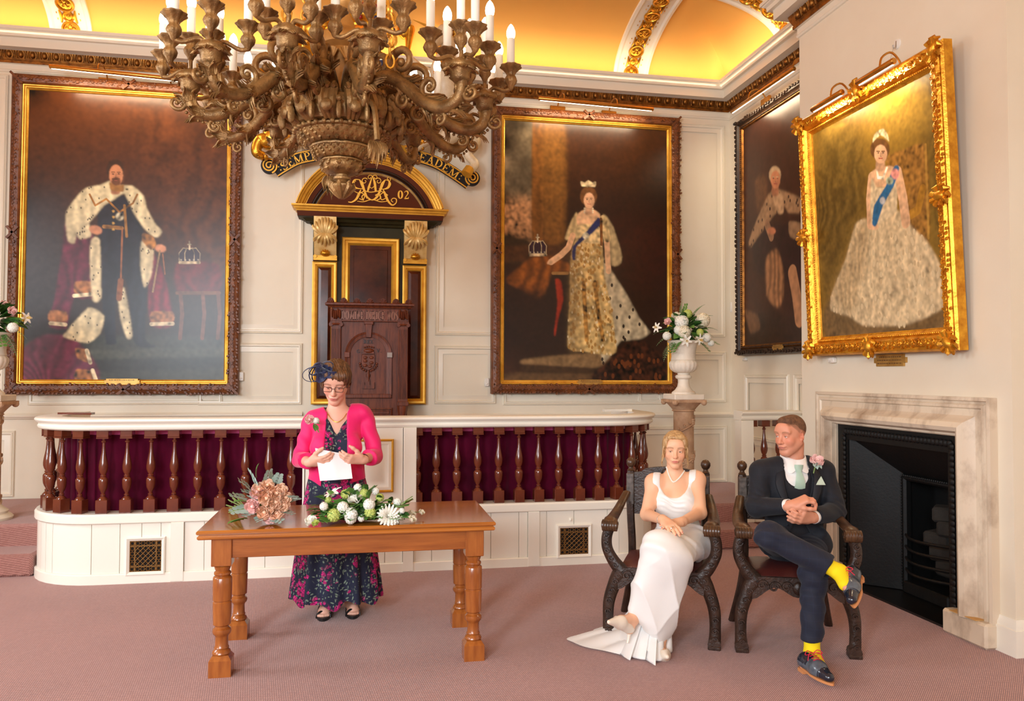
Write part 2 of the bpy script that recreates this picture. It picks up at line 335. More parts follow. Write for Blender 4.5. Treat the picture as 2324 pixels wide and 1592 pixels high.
# ---- coved ceiling
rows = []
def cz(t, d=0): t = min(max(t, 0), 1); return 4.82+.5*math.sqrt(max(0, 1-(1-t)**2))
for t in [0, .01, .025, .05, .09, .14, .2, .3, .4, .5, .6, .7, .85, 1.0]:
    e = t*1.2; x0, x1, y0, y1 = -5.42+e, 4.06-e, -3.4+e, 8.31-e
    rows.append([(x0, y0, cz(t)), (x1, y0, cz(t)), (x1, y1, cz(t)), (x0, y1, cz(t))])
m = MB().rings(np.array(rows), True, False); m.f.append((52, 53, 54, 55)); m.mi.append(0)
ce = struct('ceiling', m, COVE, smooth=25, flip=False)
def rib(name, org_, along, inward, halfw, rosettes=True):
    """transverse rib on the cove: org_ = point on the cove foot, along = unit across the rib, inward = unit into the room"""
    A, I = np.asarray(along, float), np.asarray(inward, float); O = np.asarray(org_, float)
    def pt(t, u, h):
        e = t*1.2; z = cz(t); g = np.array([1.2, .5*(1-t)/max(.02, math.sqrt(max(1e-6, 1-(1-t)**2)))]); g = g/np.linalg.norm(g); n = np.array([g[1], -g[0]])
        p = O+I*(e+n[0]*h)+A*u; p[2] = z+n[1]*h; return p
    ts = [.0]+[1-math.cos(a) for a in np.linspace(.06, PI/2, 22)]
    prof = [(-halfw, 0), (-halfw, .03), (-halfw+.03, .035), (-halfw+.05, .02), (halfw-.05, .02), (halfw-.03, .035), (halfw, .03), (halfw, 0)]
    o = struct(name, MB().grid(np.array([[pt(t, u, h) for u, h in prof] for t in ts])), RIBW, smooth=25)
    # arc-length parameter
    tt = [1-math.cos(a) for a in np.linspace(.02, PI/2, 200)]; q = np.array([pt(t, 0, .02) for t in tt]); s = np.r_[0, np.cumsum(np.linalg.norm(np.diff(q, axis=0), axis=1))]
    def at(sv):
        i = np.interp(sv, s, np.arange(len(s))); i0 = int(min(i, len(s)-2)); t = tt[i0]+(tt[i0+1]-tt[i0])*(i-i0)
        p = pt(t, 0, .022); tg = unit(q[i0+1]-q[i0]); n = unit(np.cross(A, tg)); 
        if n[2] > 0: n = -n
        return p, tg, n
    big = MB(); R = .085
    for k in range(24): a = 2*PI*k/24
    big.lathe([(.0, .008), (R-.025, .006), (R-.022, .012), (R-.018, .02), (R-.006, .022), (R, .012), (R, 0)], 20)
    for k in range(5):
        a = 2*PI*k/5; big.ball((.033*math.cos(a), .033*math.sin(a), .012), (.024, .016, .01), 8, 5, M=Matrix.Rotation(0, 4, 'Z'))
    big.ball((0, 0, .014), (.013, .013, .014), 8, 5)
    small = MB().lathe([(.0, .008), (.03, .006), (.034, .014), (.044, .02), (.052, .014), (.054, 0)], 16).ball((0, 0, .01), (.018, .018, .014), 8, 5)
    links = MB(); pb = ps = None; sv = .075; k = 0
    while sv < s[-1]-.05:
        p, tg, n = at(sv); B = basis(p, tg, np.cross(n, tg), n)
        if k % 2 == 0:
            if pb is None: pb = part('rosette', big, GOLD, o); pb.matrix_local = B
            else: twin(pb, B, o)
        else:
            if ps is None: ps = part('scroll_boss', small, GOLD, o); ps.matrix_local = B
            else: twin(ps, B, o)
            for sg in (-1, 1):
                links.tube([(-.06, sg*.07, .01), (-.02, sg*.062, .012), (.02, sg*.062, .012), (.06, sg*.07, .01)], [.008, .013, .013, .008], 5, M=B)
                for d in (-.03, .03): links.box((d-.008, sg*.1-.004, 0), (d+.008, sg*.1+.004, .004), M=B)
        sv += .128; k += 1
    part('interlace', links, GOLD, o)
rib('trim_5', (2.895, 8.31, 0), (1, 0, 0), (0, -1, 0), .2)
rib('trim_6', (-2.83, 8.31, 0), (1, 0, 0), (0, -1, 0), .19)
rib('trim_7', (4.06, 6.95, 0), (0, 1, 0), (-1, 0, 0), .19)

# ================================================================ BALUSTRADE
def rounded(x0, x1, y0, r, yend, n=10):
    P = [(x0, yend), (x0, y0+r)]+[(x0+r-r*math.cos(a), y0+r-r*math.sin(a)) for a in np.linspace(0, PI/2, n)[1:]]
    P += [(x1-r+r*math.sin(a), y0+r-r*math.cos(a)) for a in np.linspace(0, PI/2, n)]+[(x1, yend)]
    return P
BX0, BX1, BY, BR = -2.42, 2.49, 6.35, .5
bpath = np.array(rounded(BX0, BX1, BY, BR, 7.45)); bs = np.r_[0, np.cumsum(np.linalg.norm(np.diff(bpath, axis=0), axis=1))]
def bat(s):
    i = min(max(int(np.searchsorted(bs, s))-1, 0), len(bs)-2); t = (s-bs[i])/(bs[i+1]-bs[i]); p = bpath[i]*(1-t)+bpath[i+1]*t
    d = unit(bpath[i+1]-bpath[i]); return p, d, np.array([d[1], -d[0]])
SL = 7.45-(BY+BR)+BR*PI/2*.998                   # arc length where the straight starts
def sx(x): return SL+(x-(BX0+BR))
bal = root('balustrade', (0, 6.3, 0), 'white panelled dais balustrade with turned brown balusters and rounded ends', 'balustrade')
RAIL = [(-.09, 1.13), (.055, 1.125), (.07, 1.135), (.075, 1.15), (.066, 1.163), (.07, 1.172), (.085, 1.18), (.095, 1.195), (.092, 1.208), (.078, 1.216), (-.09, 1.216)]
part('handrail', MB().sweep(bpath, RAIL), WHITE, bal, smooth=30)
part('base_wall', MB().sweep(bpath, [(-.09, 0), (.045, 0), (.045, .5), (-.09, .5)]), WHITE, bal, smooth=30)
part('curb', MB().sweep(bpath, [(-.095, .44), (.072, .44), (.08, .448), (.08, .498), (.07, .512), (-.095, .512)]), WHITE, bal, smooth=30)
part('skirting', MB().sweep(bpath, [(0, 0), (.074, 0), (.074, .066), (.066, .074), (0, .074)]), WHITE, bal, smooth=30)
stile = {(-1.396, -1.301), (-.36, -.26), (.318, .403), (1.322, 1.419)}
brk = [.02]+list(np.arange(.25, 1.1, .075))+[SL-.02]+[sx(x) for x in (-1.75, -1.6, -1.466, -1.396, -1.301, -1.16, -.94, -.72, -.5, -.36, -.26, -.02, .18, .318, .403, .547, .83, 1.02, 1.249, 1.322, 1.419, 1.479, 1.709)]
E_ = bs[-1]; brk += [E_-SL-.0]+[E_-x for x in list(np.arange(.25, 1.3, .13))[::-1] if E_-x > E_-SL+.02]+[E_-.02]
for a, b in zip(brk[:-1], brk[1:]):
    st = any(abs(a-sx(p)) < .004 for p, q in stile); h = .078 if st else .058; z0 = .0 if st else .07
    G = []
    for s in np.linspace(a+.0025, b-.0025, 4 if b-a < .3 and (a < SL+.1 or a > E_-SL-.1) else 2):
        p, d, n = bat(s); G.append([(*(p+n*.03), z0), (*(p+n*(h-.006)), z0), (*(p+n*h), z0+.006), (*(p+n*h), .436), (*(p+n*(h-.006)), .44), (*(p+n*.03), .44)])
    part('plank', MB().rings(np.array(G)), WHITE, bal, smooth=25)
def balz(v): return .61-(v-250)*.61/555
BP = [(.012, balz(297)), (.02, balz(300)), (.012, balz(306)), (.011, balz(316)), (.018, balz(321)), (.018, balz(327)), (.011, balz(333)), (.0125, balz(365)), (.016, balz(400)), (.022, balz(430)), (.029, balz(460)), (.033, balz(490)), (.032, balz(510)), (.026, balz(530)), (.018, balz(543)),
      (.0165, balz(547)), (.022, balz(550)), (.022, balz(556)), (.017, balz(560)), (.024, balz(567)), (.031, balz(574)), (.0335, balz(580)), (.033, balz(610)), (.03, balz(635)), (.022, balz(655)), (.013, balz(668)), (.012, balz(676)), (.019, balz(680)), (.019, balz(686)), (.014, balz(690)), (.022, balz(698)), (.033, balz(708)), (.036, balz(716))]
bm_ = MB().lathe(BP[::-1], 16).box((-.042, -.042, balz(294)), (.042, .042, .612), ch=.003).box((-.041, -.041, 0), (.041, .041, balz(714)), ch=.003).prism([(-.042, -.042), (.042, -.042), (.042, .042), (-.042, .042)], balz(294), balz(302), inset=.0)
bm_.prism([(-.028, -.028), (.028, -.028), (.028, .028), (-.028, .028)], balz(303), balz(294), inset=-.45)
pos = [sx(x) for x in (-1.889, -1.725, -1.558, -1.393, -1.224, -1.057, -.88, -.708, -.54, .432, .585, .75, .92, 1.092, 1.26, 1.424, 1.595, 1.77, 1.934)]
pos += [sx(-1.889)-.166*k for k in range(1, 7)]+[sx(1.934)+.166*k for k in range(1, 8)]
bp0 = None
def place_bal(p, ang, host, z=.512):
    global bp0
    B = mtx((p[0], p[1], z), ang); B.translation -= Vector(org(host))
    if bp0 is None: bp0 = part('baluster', bm_, MAROON, host, smooth=35); bp0.data.transform(Matrix.Translation(Vector(org(host)))); bp0.matrix_local = B; return bp0
    c = twin(bp0, B, host); return c
for s in pos:
    p, d, n = bat(s); place_bal(p, math.atan2(d[1], d[0]), bal)
# central pier with a gilt-edged panel
part('pier', MB().box((-.43, 6.29, .51), (.315, 6.42, 1.13)).box((.32, 6.275, .51), (.421, 6.43, 1.13), ch=.003).box((-.54+.09, 6.275, .51), (-.435, 6.43, 1.13), ch=.003), WHITE, bal, smooth=0)
pf = lambda a, b, h: (a, 6.29-h, b)
part('pier_panel_frame', MB().frame(-.26, .625, .243, 1.04, [(0, 0), (0, .014), (.008, .018), (.016, .01), (.018, .008)], pf), GOLDP, bal, smooth=25)
part('pier_panel', MB().frame(-.242, .643, .225, 1.022, [(0, .0), (0, .006), (.02, .008), (.035, .002), (.06, .002), (.075, .008)], pf, cap=True), WHITE, bal, smooth=25)
# ventilation grilles in the base
IRON = mat('brass_grille', S(150, 110, 60), .45, .6); DARK = mat('void_black', S(14, 9, 8), .9)
def grille(x0, x1, z0, z1):
    yf = BY-.058; mp = lambda a, b, h: (a, yf-h, b)
    g = part('grille_frame', MB().frame(x0, z0, x1, z1, [(0, 0), (0, .02), (.008, .024), (.02, .016), (.026, .012), (.026, 0)], mp, close=False), WHITE, bal, smooth=25)
    a0, a1, b0, b1 = x0+.026, x1-.026, z0+.026, z1-.026
    part('grille_back', MB().box((a0, yf-.002, b0), (a1, yf+.0, b1)), DARK, g)
    q = MB(); n = 6; w = (a1-a0)/n; h = (b1-b0)/n
    for i in range(n+1):
        t = .0028; q.box((a0+i*w-t, yf-.010, b0), (a0+i*w+t, yf-.005, b1)) if i in (0, 1, 5, 6) else None
        q.box((a0, yf-.010, b0+i*h-t), (a1, yf-.005, b0+i*h+t)) if i in (0, 1, 5, 6) else None
    for i in range(n):
        for j in range(n):
            cx, cz_ = a0+(i+.5)*w, b0+(j+.5)*h
            if i in (0, 5) or j in (0, 5):
                for k in range(8): 
                    a = [2*PI*(k+u)/8 for u in (0, .5, 1)]; rr = [.46, .3, .46] if k % 2 == 0 else [.46, .3, .46]
                    q.tube([(cx+w*r*math.cos(b), yf-.008, cz_+h*r*math.sin(b)) for r, b in zip(rr, a)], .0022, 4)
            else:
                q.tube([(cx-w/2, yf-.008, cz_-h/2), (cx+w/2, yf-.008, cz_+h/2)], .0028, 4); q.tube([(cx-w/2, yf-.007, cz_+h/2), (cx+w/2, yf-.007, cz_-h/2)], .0028, 4)
    part('lattice', q, IRON, g)
grille(-1.706, -1.433, .058, .337); grille(1.564, 1.854, .058, .326)
part('sensor_knob', MB().ball((1.68, BY-.066, .365), .011, 8, 6).box((1.669, BY-.064, .35), (1.691, BY-.056, .38)), WHITE, bal)
part('rail_flap', MB().prism([(-2.42, 6.95), (-2.14, 6.95), (-2.14, 6.86)], 1.2155, 1.232), MAROON, bal, smooth=0)
part('rail_flap', MB().prism([(2.16, 6.9), (2.44, 6.95), (2.44, 6.99), (2.16, 6.96)], 1.2155, 1.238), WHITE, bal, smooth=0)
# velvet curtain behind the balusters
VELVET = mat('crimson_velvet', S(82, 2, 34), .85, sheen=.08, spec=.1, col2=S(62, 1, 24), nscale=3)
def curtain(name, s0, s1, label):
    G = []; H = []; n = int((s1-s0)/.02)
    for i in range(n+1):
        s = s0+(s1-s0)*i/n; p, d, nn = bat(s); f = .014*math.sin(s*42+1.5*math.sin(s*7))+.012*math.sin(s*19+2)
        G.append([(*(p-nn*(.125+f*k)), z) for z, k in ((.40, 1.3), (.6, 1.15), (.8, 1), (1.0, .8), (1.085, .5))])
        H.append([(*(p-nn*(.125+f*k-.006)), z) for z, k in ((1.083, .5), (1.1, .45), (1.121, .4))])
    r = root(name, (*bat((s0+s1)/2)[0], .4), label, 'curtain', None)
    part('drape', MB().grid(np.array(G)), VELVET, r, smooth=180); part('header', MB().grid(np.array(H)), mat('crimson_lit_header', S(196, 70, 128), .7, sheen=.5), r, smooth=180)  # paler strip: light falling on the curtain's top, put into its colour
curtain('velvet_curtain', .25, sx(-.45), 'crimson velvet curtain behind the left bank of brown balusters')
curtain('velvet_curtain', sx(.42), E_-.25, 'dark crimson velvet curtain behind the right bank of brown balusters')
# short rail behind the groom
rr_ = root('side_railing', (3.55, 6.95, .172), 'short cream side railing with brown balusters behind the groom', 'railing')
part('post', MB().box((3.49, 6.885, .172), (3.615, 7.015, 1.125)).box((3.485, 6.88, .172), (3.62, 7.02, .33), ch=.004), CREAM2, rr_, smooth=0)
part('handrail', MB().sweep([(3.49, 6.95), (XA, 6.95)], RAIL), CREAM2, rr_, smooth=30)
part('curb', MB().box((3.6, 6.9, .172), (XA, 7.0, .512)), CREAM2, rr_, smooth=0)
for x in (3.625+.0, 3.755, 3.905, 4.05): place_bal((x, 6.95), 0, rr_)
# ================================================================ PAINTINGS
def proj(p):
    v = np.asarray(p, float)-np.array([0, 0, EYE]); d = v@CF; return np.array([v@CR/d*F+1162, -(v@CU)/d*F+796])
def homog(src, dst):
    A = []
    for (x, y), (u, v) in zip(src, dst): A += [[x, y, 1, 0, 0, 0, -u*x, -u*y, -u], [0, 0, 0, x, y, 1, -v*x, -v*y, -v]]
    return np.linalg.svd(np.array(A))[2][-1].reshape(3, 3)
def blur(a, r):
    if r < .3: return a
    k = np.exp(-np.arange(-int(3*r)-1, int(3*r)+2)**2/(2*r*r)); k /= k.sum(); n = len(k)//2
    a = np.pad(a, ((n, n), (n, n)), 'edge'); a = np.apply_along_axis(lambda q: np.convolve(q, k, 'valid'), 0, a); return np.apply_along_axis(lambda q: np.convolve(q, k, 'valid'), 1, a)
def lin(c): c = np.asarray(c, float)/255; return np.where(c <= .04045, c/12.92, ((c+.055)/1.055)**2.4)
class Canvas:
    """an oil painting laid out on its own rectangle; z(u, v) are sketch coordinates with scale and offset"""
    def __init__(s, corners, W, H, scale, ox, oy, seed):
        s.W, s.H = W, H; px = [(proj(c)-(ox, oy))*scale for c in corners]        # TL TR BR BL
        s.Hm = homog(px, [(0, 0), (W-1, 0), (W-1, H-1), (0, H-1)]); s.k = (W-1)/np.linalg.norm(px[3]-px[2]); s.c = np.zeros((H, W, 3)); s.rng = np.random.default_rng(seed)
        s.yy, s.xx = np.mgrid[0:H, 0:W].astype(float)
        n = s.rng.standard_normal((H, W)); s.n1 = blur(n, 9); s.n1 /= s.n1.std(); s.n2 = blur(s.rng.standard_normal((H, W)), 2.2); s.n2 /= s.n2.std(); s.n3 = blur(s.rng.standard_normal((H, W)), 28); s.n3 /= s.n3.std()
    def m(s, P):
        P = np.c_[np.asarray(P, float), np.ones(len(P))]@s.Hm.T; return P[:, :2]/P[:, 2:]
    def put(s, mask, col, amt=1, vary=.12, folds=None):
        c = lin(col)[None, None]*(1+vary*s.n2[..., None]+vary*.5*s.n1[..., None])
        if folds is not None: c = c*folds[..., None]
        a = (np.clip(mask, 0, 1)*amt)[..., None]; s.c = s.c*(1-a)+np.clip(c, 0, 1)*a
    def polymask(s, P, soft=1.2, smooth=True):
        P = s.m(P)
        if smooth and len(P) > 3:
            Q = np.vstack([P[-1:], P, P[:2]]); out = []
            for i in range(1, len(Q)-2):
                a, b, c, d = Q[i-1:i+3]
                for t in np.linspace(0, 1, 5, endpoint=False): out.append(b+(c-b)*t+.16*((b-a)-(d-c))*t*(1-t))
            P = np.array(out)
        ins = np.zeros((s.H, s.W), bool); j = len(P)-1
        for i in range(len(P)):
            (x1, y1), (x2, y2) = P[i], P[j]; 
            if y1 != y2:
                k = ((y1 > s.yy) != (y2 > s.yy)) & (s.xx < (x2-x1)*(s.yy-y1)/(y2-y1)+x1); ins ^= k
            j = i
        return blur(ins.astype(float), soft)
    def poly(s, P, col, soft=1.2, **k): s.put(s.polymask(P, soft), col, **k)
    def ell(s, c, r, col, soft=1, ang=0, **k):
        s.poly([(c[0]+r[0]*math.cos(t)*math.cos(ang)-r[1]*math.sin(t)*math.sin(ang), c[1]+r[0]*math.cos(t)*math.sin(ang)+r[1]*math.sin(t)*math.cos(ang)) for t in np.linspace(0, 2*PI, 14)[:-1]], col, soft, **k)
    def line(s, P, w, col, soft=.8, **k):
        Q = s.m(P); d = np.full((s.H, s.W), 1e9)
        for a, b in zip(Q[:-1], Q[1:]):
            ab = b-a; t = np.clip(((s.xx-a[0])*ab[0]+(s.yy-a[1])*ab[1])/(ab@ab+1e-9), 0, 1); d = np.minimum(d, np.hypot(s.xx-a[0]-t*ab[0], s.yy-a[1]-t*ab[1]))
        s.put(np.clip((w*s.k/2-d)/soft+.5, 0, 1), col, **k)
    def dots(s, P, n, r, col):
        mk = s.polymask(P, .5); ys, xs = np.where(mk > .8)
        if len(ys) == 0: return
        for i in s.rng.choice(len(ys), min(n, len(ys)), False):
            d = np.hypot((s.xx-xs[i])*1.6, s.yy-ys[i]); s.put(np.clip(r*s.k-d+.5, 0, 1), col, vary=0)
    def folds(s, freq, amp, slant=0, ph=0):
        u = s.xx/s.W*freq+s.yy/s.H*slant+.5*s.n3+.2*s.n1; return 1+amp*np.sin(u*2*PI+ph)
    def head(s, c, rx, ry, skin, hair, beard=None, bun=1.0):
        x, y = c; s.poly([(x-rx*.5, y+ry*.5), (x+rx*.5, y+ry*.5), (x+rx*.62, y+ry*1.7), (x-rx*.62, y+ry*1.7)], [q*.82 for q in skin])
        s.ell((x-rx*.05, y-ry*.38), (rx*1.18*bun, ry*.9*bun), hair, 1); s.ell((x+rx*.05, y+ry*.1), (rx*.92, ry*.92), skin, .8, vary=.05)
        s.ell((x+rx*.5, y+ry*.25), (rx*.42, ry*.6), [q*.8 for q in skin], 2.5, amt=.6)
        for e in (-.32, .42): s.ell((x+rx*e, y-ry*.02), (rx*.16, ry*.05), (60, 40, 34), .5); s.line([(x+rx*(e-.2), y-ry*.17), (x+rx*(e+.2), y-ry*.17)], ry*.06, hair, .6)
        s.line([(x+rx*.08, y), (x+rx*.0, y+ry*.32), (x+rx*.16, y+ry*.34)], rx*.1, [q*.75 for q in skin], .8); s.line([(x-rx*.2, y+ry*.52), (x+rx*.3, y+ry*.52)], ry*.07, (170, 80, 66), .6)
        if beard: s.ell((x+rx*.05, y+ry*.68), (rx*.62, ry*.42), beard, 1); s.line([(x-rx*.4, y+ry*.42), (x+rx*.5, y+ry*.42)], ry*.12, beard, .8); s.line([(x-rx*.12, y+ry*.56), (x+rx*.22, y+ry*.56)], ry*.05, (150, 80, 66), .6)
    def crown(s, x, y, w, h):
        s.poly([(x-w*.45, y), (x-w*.5, y-h*.45), (x-w*.25, y-h*.68), (x, y-h*.58), (x+w*.25, y-h*.68), (x+w*.5, y-h*.45), (x+w*.45, y)], (44, 22, 40)); s.line([(x-w*.46, y), (x+w*.46, y)], h*.13, (170, 152, 120), vary=.5)
        for sg in (-1, -.45, .45, 1): s.line([(x+sg*w*.48, y-h*.05), (x+sg*w*.5, y-h*.42), (x+sg*w*.3, y-h*.66), (x, y-h*.62)], h*.035, (150, 134, 104), vary=.5)
        s.line([(x, y-h*.6), (x, y-h*.95)], h*.07, (170, 156, 128), vary=.5); s.line([(x-w*.08, y-h*.82), (x+w*.08, y-h*.82)], h*.05, (170, 156, 128), vary=.5)
        for sg in (-.4, -.2, 0, .2, .4): s.ell((x+sg*w, y-h*.12), (w*.035, w*.035), (206, 196, 170), .6)
    def finish(s, name, corners, parent, m):
        W, H = s.W, s.H; TL, TR, BR, BL = [np.asarray(c, float) for c in corners]; u = (s.xx/(W-1))[..., None]; v = (s.yy/(H-1))[..., None]
        G = (TL*(1-u)+TR*u)*(1-v)+(BL*(1-u)+BR*u)*v; me = bpy.data.meshes.new(name)
        i = np.arange(W*H).reshape(H, W); q = np.stack([i[:-1, :-1], i[1:, :-1], i[1:, 1:], i[:-1, 1:]], -1).reshape(-1, 4)
        me.from_pydata((G.reshape(-1, 3)-org(parent)).tolist(), [], q.tolist()); a = me.color_attributes.new('paint', 'FLOAT_COLOR', 'POINT')
        a.data.foreach_set('color', np.c_[np.clip(s.c.reshape(-1, 3), 0, 1), np.ones(W*H)].astype(np.float32).ravel()); return link(name, me, m, parent)
OIL = mat('varnished_oil_paint', (1, 1, 1, 1), .3, attr='paint', spec=.45, bump=.03, bscale=220)
LEAFWOOD = mat('carved_oak', S(124, 68, 30), .42, col2=S(88, 44, 18), nscale=12, bump=.2, bscale=90)
GOLDSLIP = mat('gold_slip', S(238, 186, 78), .3, .6, col2=S(206, 150, 50), nscale=6)
ORNATE = mat('bright_gilt', S(240, 178, 56), .3, .75, col2=S(186, 116, 26), nscale=18, mixc=(.35, .75), bump=.25, bscale=70)
DARKFRAME = mat('ebonised_frame', S(58, 36, 22), .45, col2=S(36, 22, 14), nscale=16, bump=.3, bscale=80)
PLAQ = mat('brass_plaque', S(200, 156, 84), .35, .6, col2=S(176, 130, 60), nscale=12)
OAKLEAF = [(0, 0), (.25, .1), (.2, .26), (.42, .2), (.45, .42), (.68, .25), (.72, .4), (1, 0), (.72, -.4), (.68, -.25), (.45, -.42), (.42, -.2), (.2, -.26), (.25, -.1)]
def leafpiece(mb, B, L, h): mb.prism([(x*L, y*L*.8) for x, y in OAKLEAF], 0, h, M=B, inset=.25)
def mp_basis(mp, a, b, ang, h):
    o = np.array(mp(a, b, h)); e = 1e-3; x = (np.array(mp(a+e*math.cos(ang), b+e*math.sin(ang), h))-o)/e; y = (np.array(mp(a-e*math.sin(ang), b+e*math.cos(ang), h))-o)/e
    return basis(o, x, y, np.cross(x, y) if np.cross(x, y)@(np.array(mp(a, b, h+e))-o) > 0 else -np.cross(x, y))
def plaque(mp, a, b, w, h, z, parent, txt=3):
    c = h*.28; P = [(-w/2, -h/2+c), (-w/2+c, -h/2+c), (-w/2+c, -h/2), (w/2-c, -h/2), (w/2-c, -h/2+c), (w/2, -h/2+c), (w/2, h/2-c), (w/2-c, h/2-c), (w/2-c, h/2), (-w/2+c, h/2), (-w/2+c, h/2-c), (-w/2, h/2-c)]
    p = part('plaque', MB().prism(P, 0, .012, M=mp_basis(mp, a, b, 0, z), inset=.03), PLAQ, parent, smooth=0)
    q = MB(); rg = random.Random(int(w*1e4))
    for r in range(txt):
        y = h*(.26-.26*r); x = -w*.36
        while x < w*.34:
            l = rg.uniform(.006, .02)*w/.3; q.box((x, y-h*.05, .0118), (x+l, y+h*.05, .0128), M=mp_basis(mp, a, b, 0, z)); x += l+.006*w/.3
    part('engraving', q, mat('engraved', S(110, 74, 36), .5), p, smooth=0)
def oakframe(pr, mp, a0, b0, a1, b1, rg):
    part('frame', MB().frame(a0, b0, a1, b1, [(0, 0), (0, .05), (.006, .07), (.02, .085), (.05, .095), (.085, .085), (.098, .07), (.102, .05), (.102, .02)], mp), LEAFWOOD, pr, smooth=25)
    part('gilt_slip', MB().frame(a0+.1, b0+.1, a1-.1, b1-.1, [(0, .02), (0, .066), (.006, .072), (.013, .07), (.017, .056), (.022, .06), (.03, .058), (.034, .044), (.04, .04), (.046, .03), (.046, .0)], mp, close=False), GOLDSLIP, pr, smooth=25)
    q = MB(); W, H = a1-a0, b1-b0
    def run(p, d, n_, L):
        k = int(L/2/.034)
        for half in (0, 1):
            for i in range(k):
                s = L/2-.03-i*.034 if half == 0 else L/2+.03+i*.034; s2 = s
                for off in (-.026, .0, .026):
                    a = p[0]+d[0]*(s2+rg.uniform(-.008, .008))+n_[0]*(.052+off+rg.uniform(-.004, .004)); b = p[1]+d[1]*(s2)+n_[1]*(.052+off)
                    if not (.03 < s2 < L-.03): continue
                    ang = math.atan2(d[1], d[0])+(PI if half == 0 else 0)+(off*22+rg.uniform(-.5, .5))*(-1 if half == 0 else 1)
                    hh = .088 if off == 0 else .078
                    if rg.random() < .12: q.ball(mp(a, b, hh+.006), .012, 6, 4)
                    else: leafpiece(q, mp_basis(mp, a, b, ang, hh), rg.uniform(.036, .046), .013)
        m0 = (p[0]+d[0]*L/2+n_[0]*.05, p[1]+d[1]*L/2+n_[1]*.05)
        for sg in (-1, 1): q.box((-.075, -.011, 0), (.075, .011, .022), M=mp_basis(mp, m0[0], m0[1], math.atan2(d[1], d[0])+sg*.7, .088))
    run((a0, b0), (1, 0), (0, 1), W); run((a0, b1), (1, 0), (0, -1), W); run((a0, b0), (0, 1), (1, 0), H); run((a1, b0), (0, 1), (-1, 0), H)
    for x, y, an in ((a0, b0, .785), (a1, b0, 2.356), (a1, b1, 3.927), (a0, b1, -.785)): q.box((.0, -.011, 0), (.15, .011, .02), M=mp_basis(mp, x, y, an, .082))
    o = part('carved_oak_leaves', q, LEAFWOOD, pr, smooth=30); o['kind'] = 'stuff'
# ---- portrait 1: robed man
Yp = YB-.02; a0, a1, b0, b1 = onY(18, 500, 8.26)[0], onY(545, 560, 8.26)[0], onY(280, 896, 8.26)[2], onY(25, 164, 8.26)[2]
mp1 = lambda a, b, h: (a, Yp-h, b)
p1 = root('portrait', ((a0+a1)/2, Yp, b0), 'large oak leaf framed painting of a man in a white fur cape and dark uniform', 'painting')
i_ = .144; cor = [(a0+i_, Yp-.025, b1-i_), (a1-i_, Yp-.025, b1-i_), (a1-i_, Yp-.025, b0+i_), (a0+i_, Yp-.025, b0+i_)]
c = Canvas(cor, 320, 475, 1.99, 0, 120, 1)
t = c.yy/c.H; c.c = lin((84, 42, 16))*(1-t)[..., None]**1.2+lin((30, 26, 25))*(1-(1-t)**1.2)[..., None]; c.c *= (1+.16*c.n3+.08*c.n2)[..., None]
c.put(c.polymask([(560, 150), (1030, 150), (1030, 1000), (900, 980), (780, 900), (700, 600)], 12), (88, 46, 20), amt=.6, folds=c.folds(7, .35, 1.2))
c.put(c.polymask([(110, 700), (300, 640), (330, 1300), (110, 1320)], 14), (44, 42, 46), amt=.6)  # soft grey patch: window sheen painted into the canvas's lower left
c.poly([(100, 1300), (1030, 1290), (1030, 1500), (90, 1500)], (54, 55, 47), 4); c.poly([(420, 1345), (1030, 1330), (1030, 1372), (420, 1385)], (74, 76, 64), 2.5, amt=.8); c.poly([(420, 1390), (1030, 1376), (1030, 1420), (420, 1440)], (38, 38, 34), 2.5)
RB = (92, 22, 46); c.poly([(300, 760), (285, 860), (245, 1120), (222, 1235), (300, 1245), (335, 1105), (420, 1110), (430, 860), (380, 760)], RB, 1.5, folds=c.folds(16, .35)); c.poly([(690, 900), (745, 1020), (785, 1230), (684, 1235), (670, 1100)], (112, 20, 40), 1.5, folds=c.folds(20, .3))
c.poly([(105, 1335), (200, 1275), (330, 1285), (430, 1400), (436, 1490), (105, 1490)], (100, 34, 56), 2, folds=c.folds(6, .3, 5))
for P in ([(225, 1165), (300, 1170), (300, 1215), (222, 1212)], [(340, 1035), (412, 1035), (415, 1090), (338, 1085)], [(685, 1170), (778, 1170), (782, 1215), (684, 1215)], [(340, 1335), (400, 1345), (405, 1400), (350, 1380)], [(345, 1430), (425, 1440), (430, 1480), (340, 1480)]):
    c.poly(P, (150, 96, 52), 1, vary=.4)
for P in ([(228, 1222), (295, 1228)], [(335, 1098), (410, 1092)], [(684, 1226), (780, 1224)], [(392, 1345), (408, 1400)], [(418, 1435), (432, 1475)]): c.line(P, 18, (204, 186, 150), 1, vary=.35)
UN = (25, 25, 36); c.poly([(440, 680), (500, 640), (570, 650), (640, 740), (650, 840), (668, 1000), (655, 1290), (702, 1322), (690, 1332), (630, 1328), (600, 1290), (578, 1060), (545, 1000), (525, 1100), (522, 1290), (528, 1312), (480, 1316), (468, 1200), (450, 1000), (446, 840)], UN, 1.2, folds=c.folds(14, .25))
ER = (214, 198, 158)
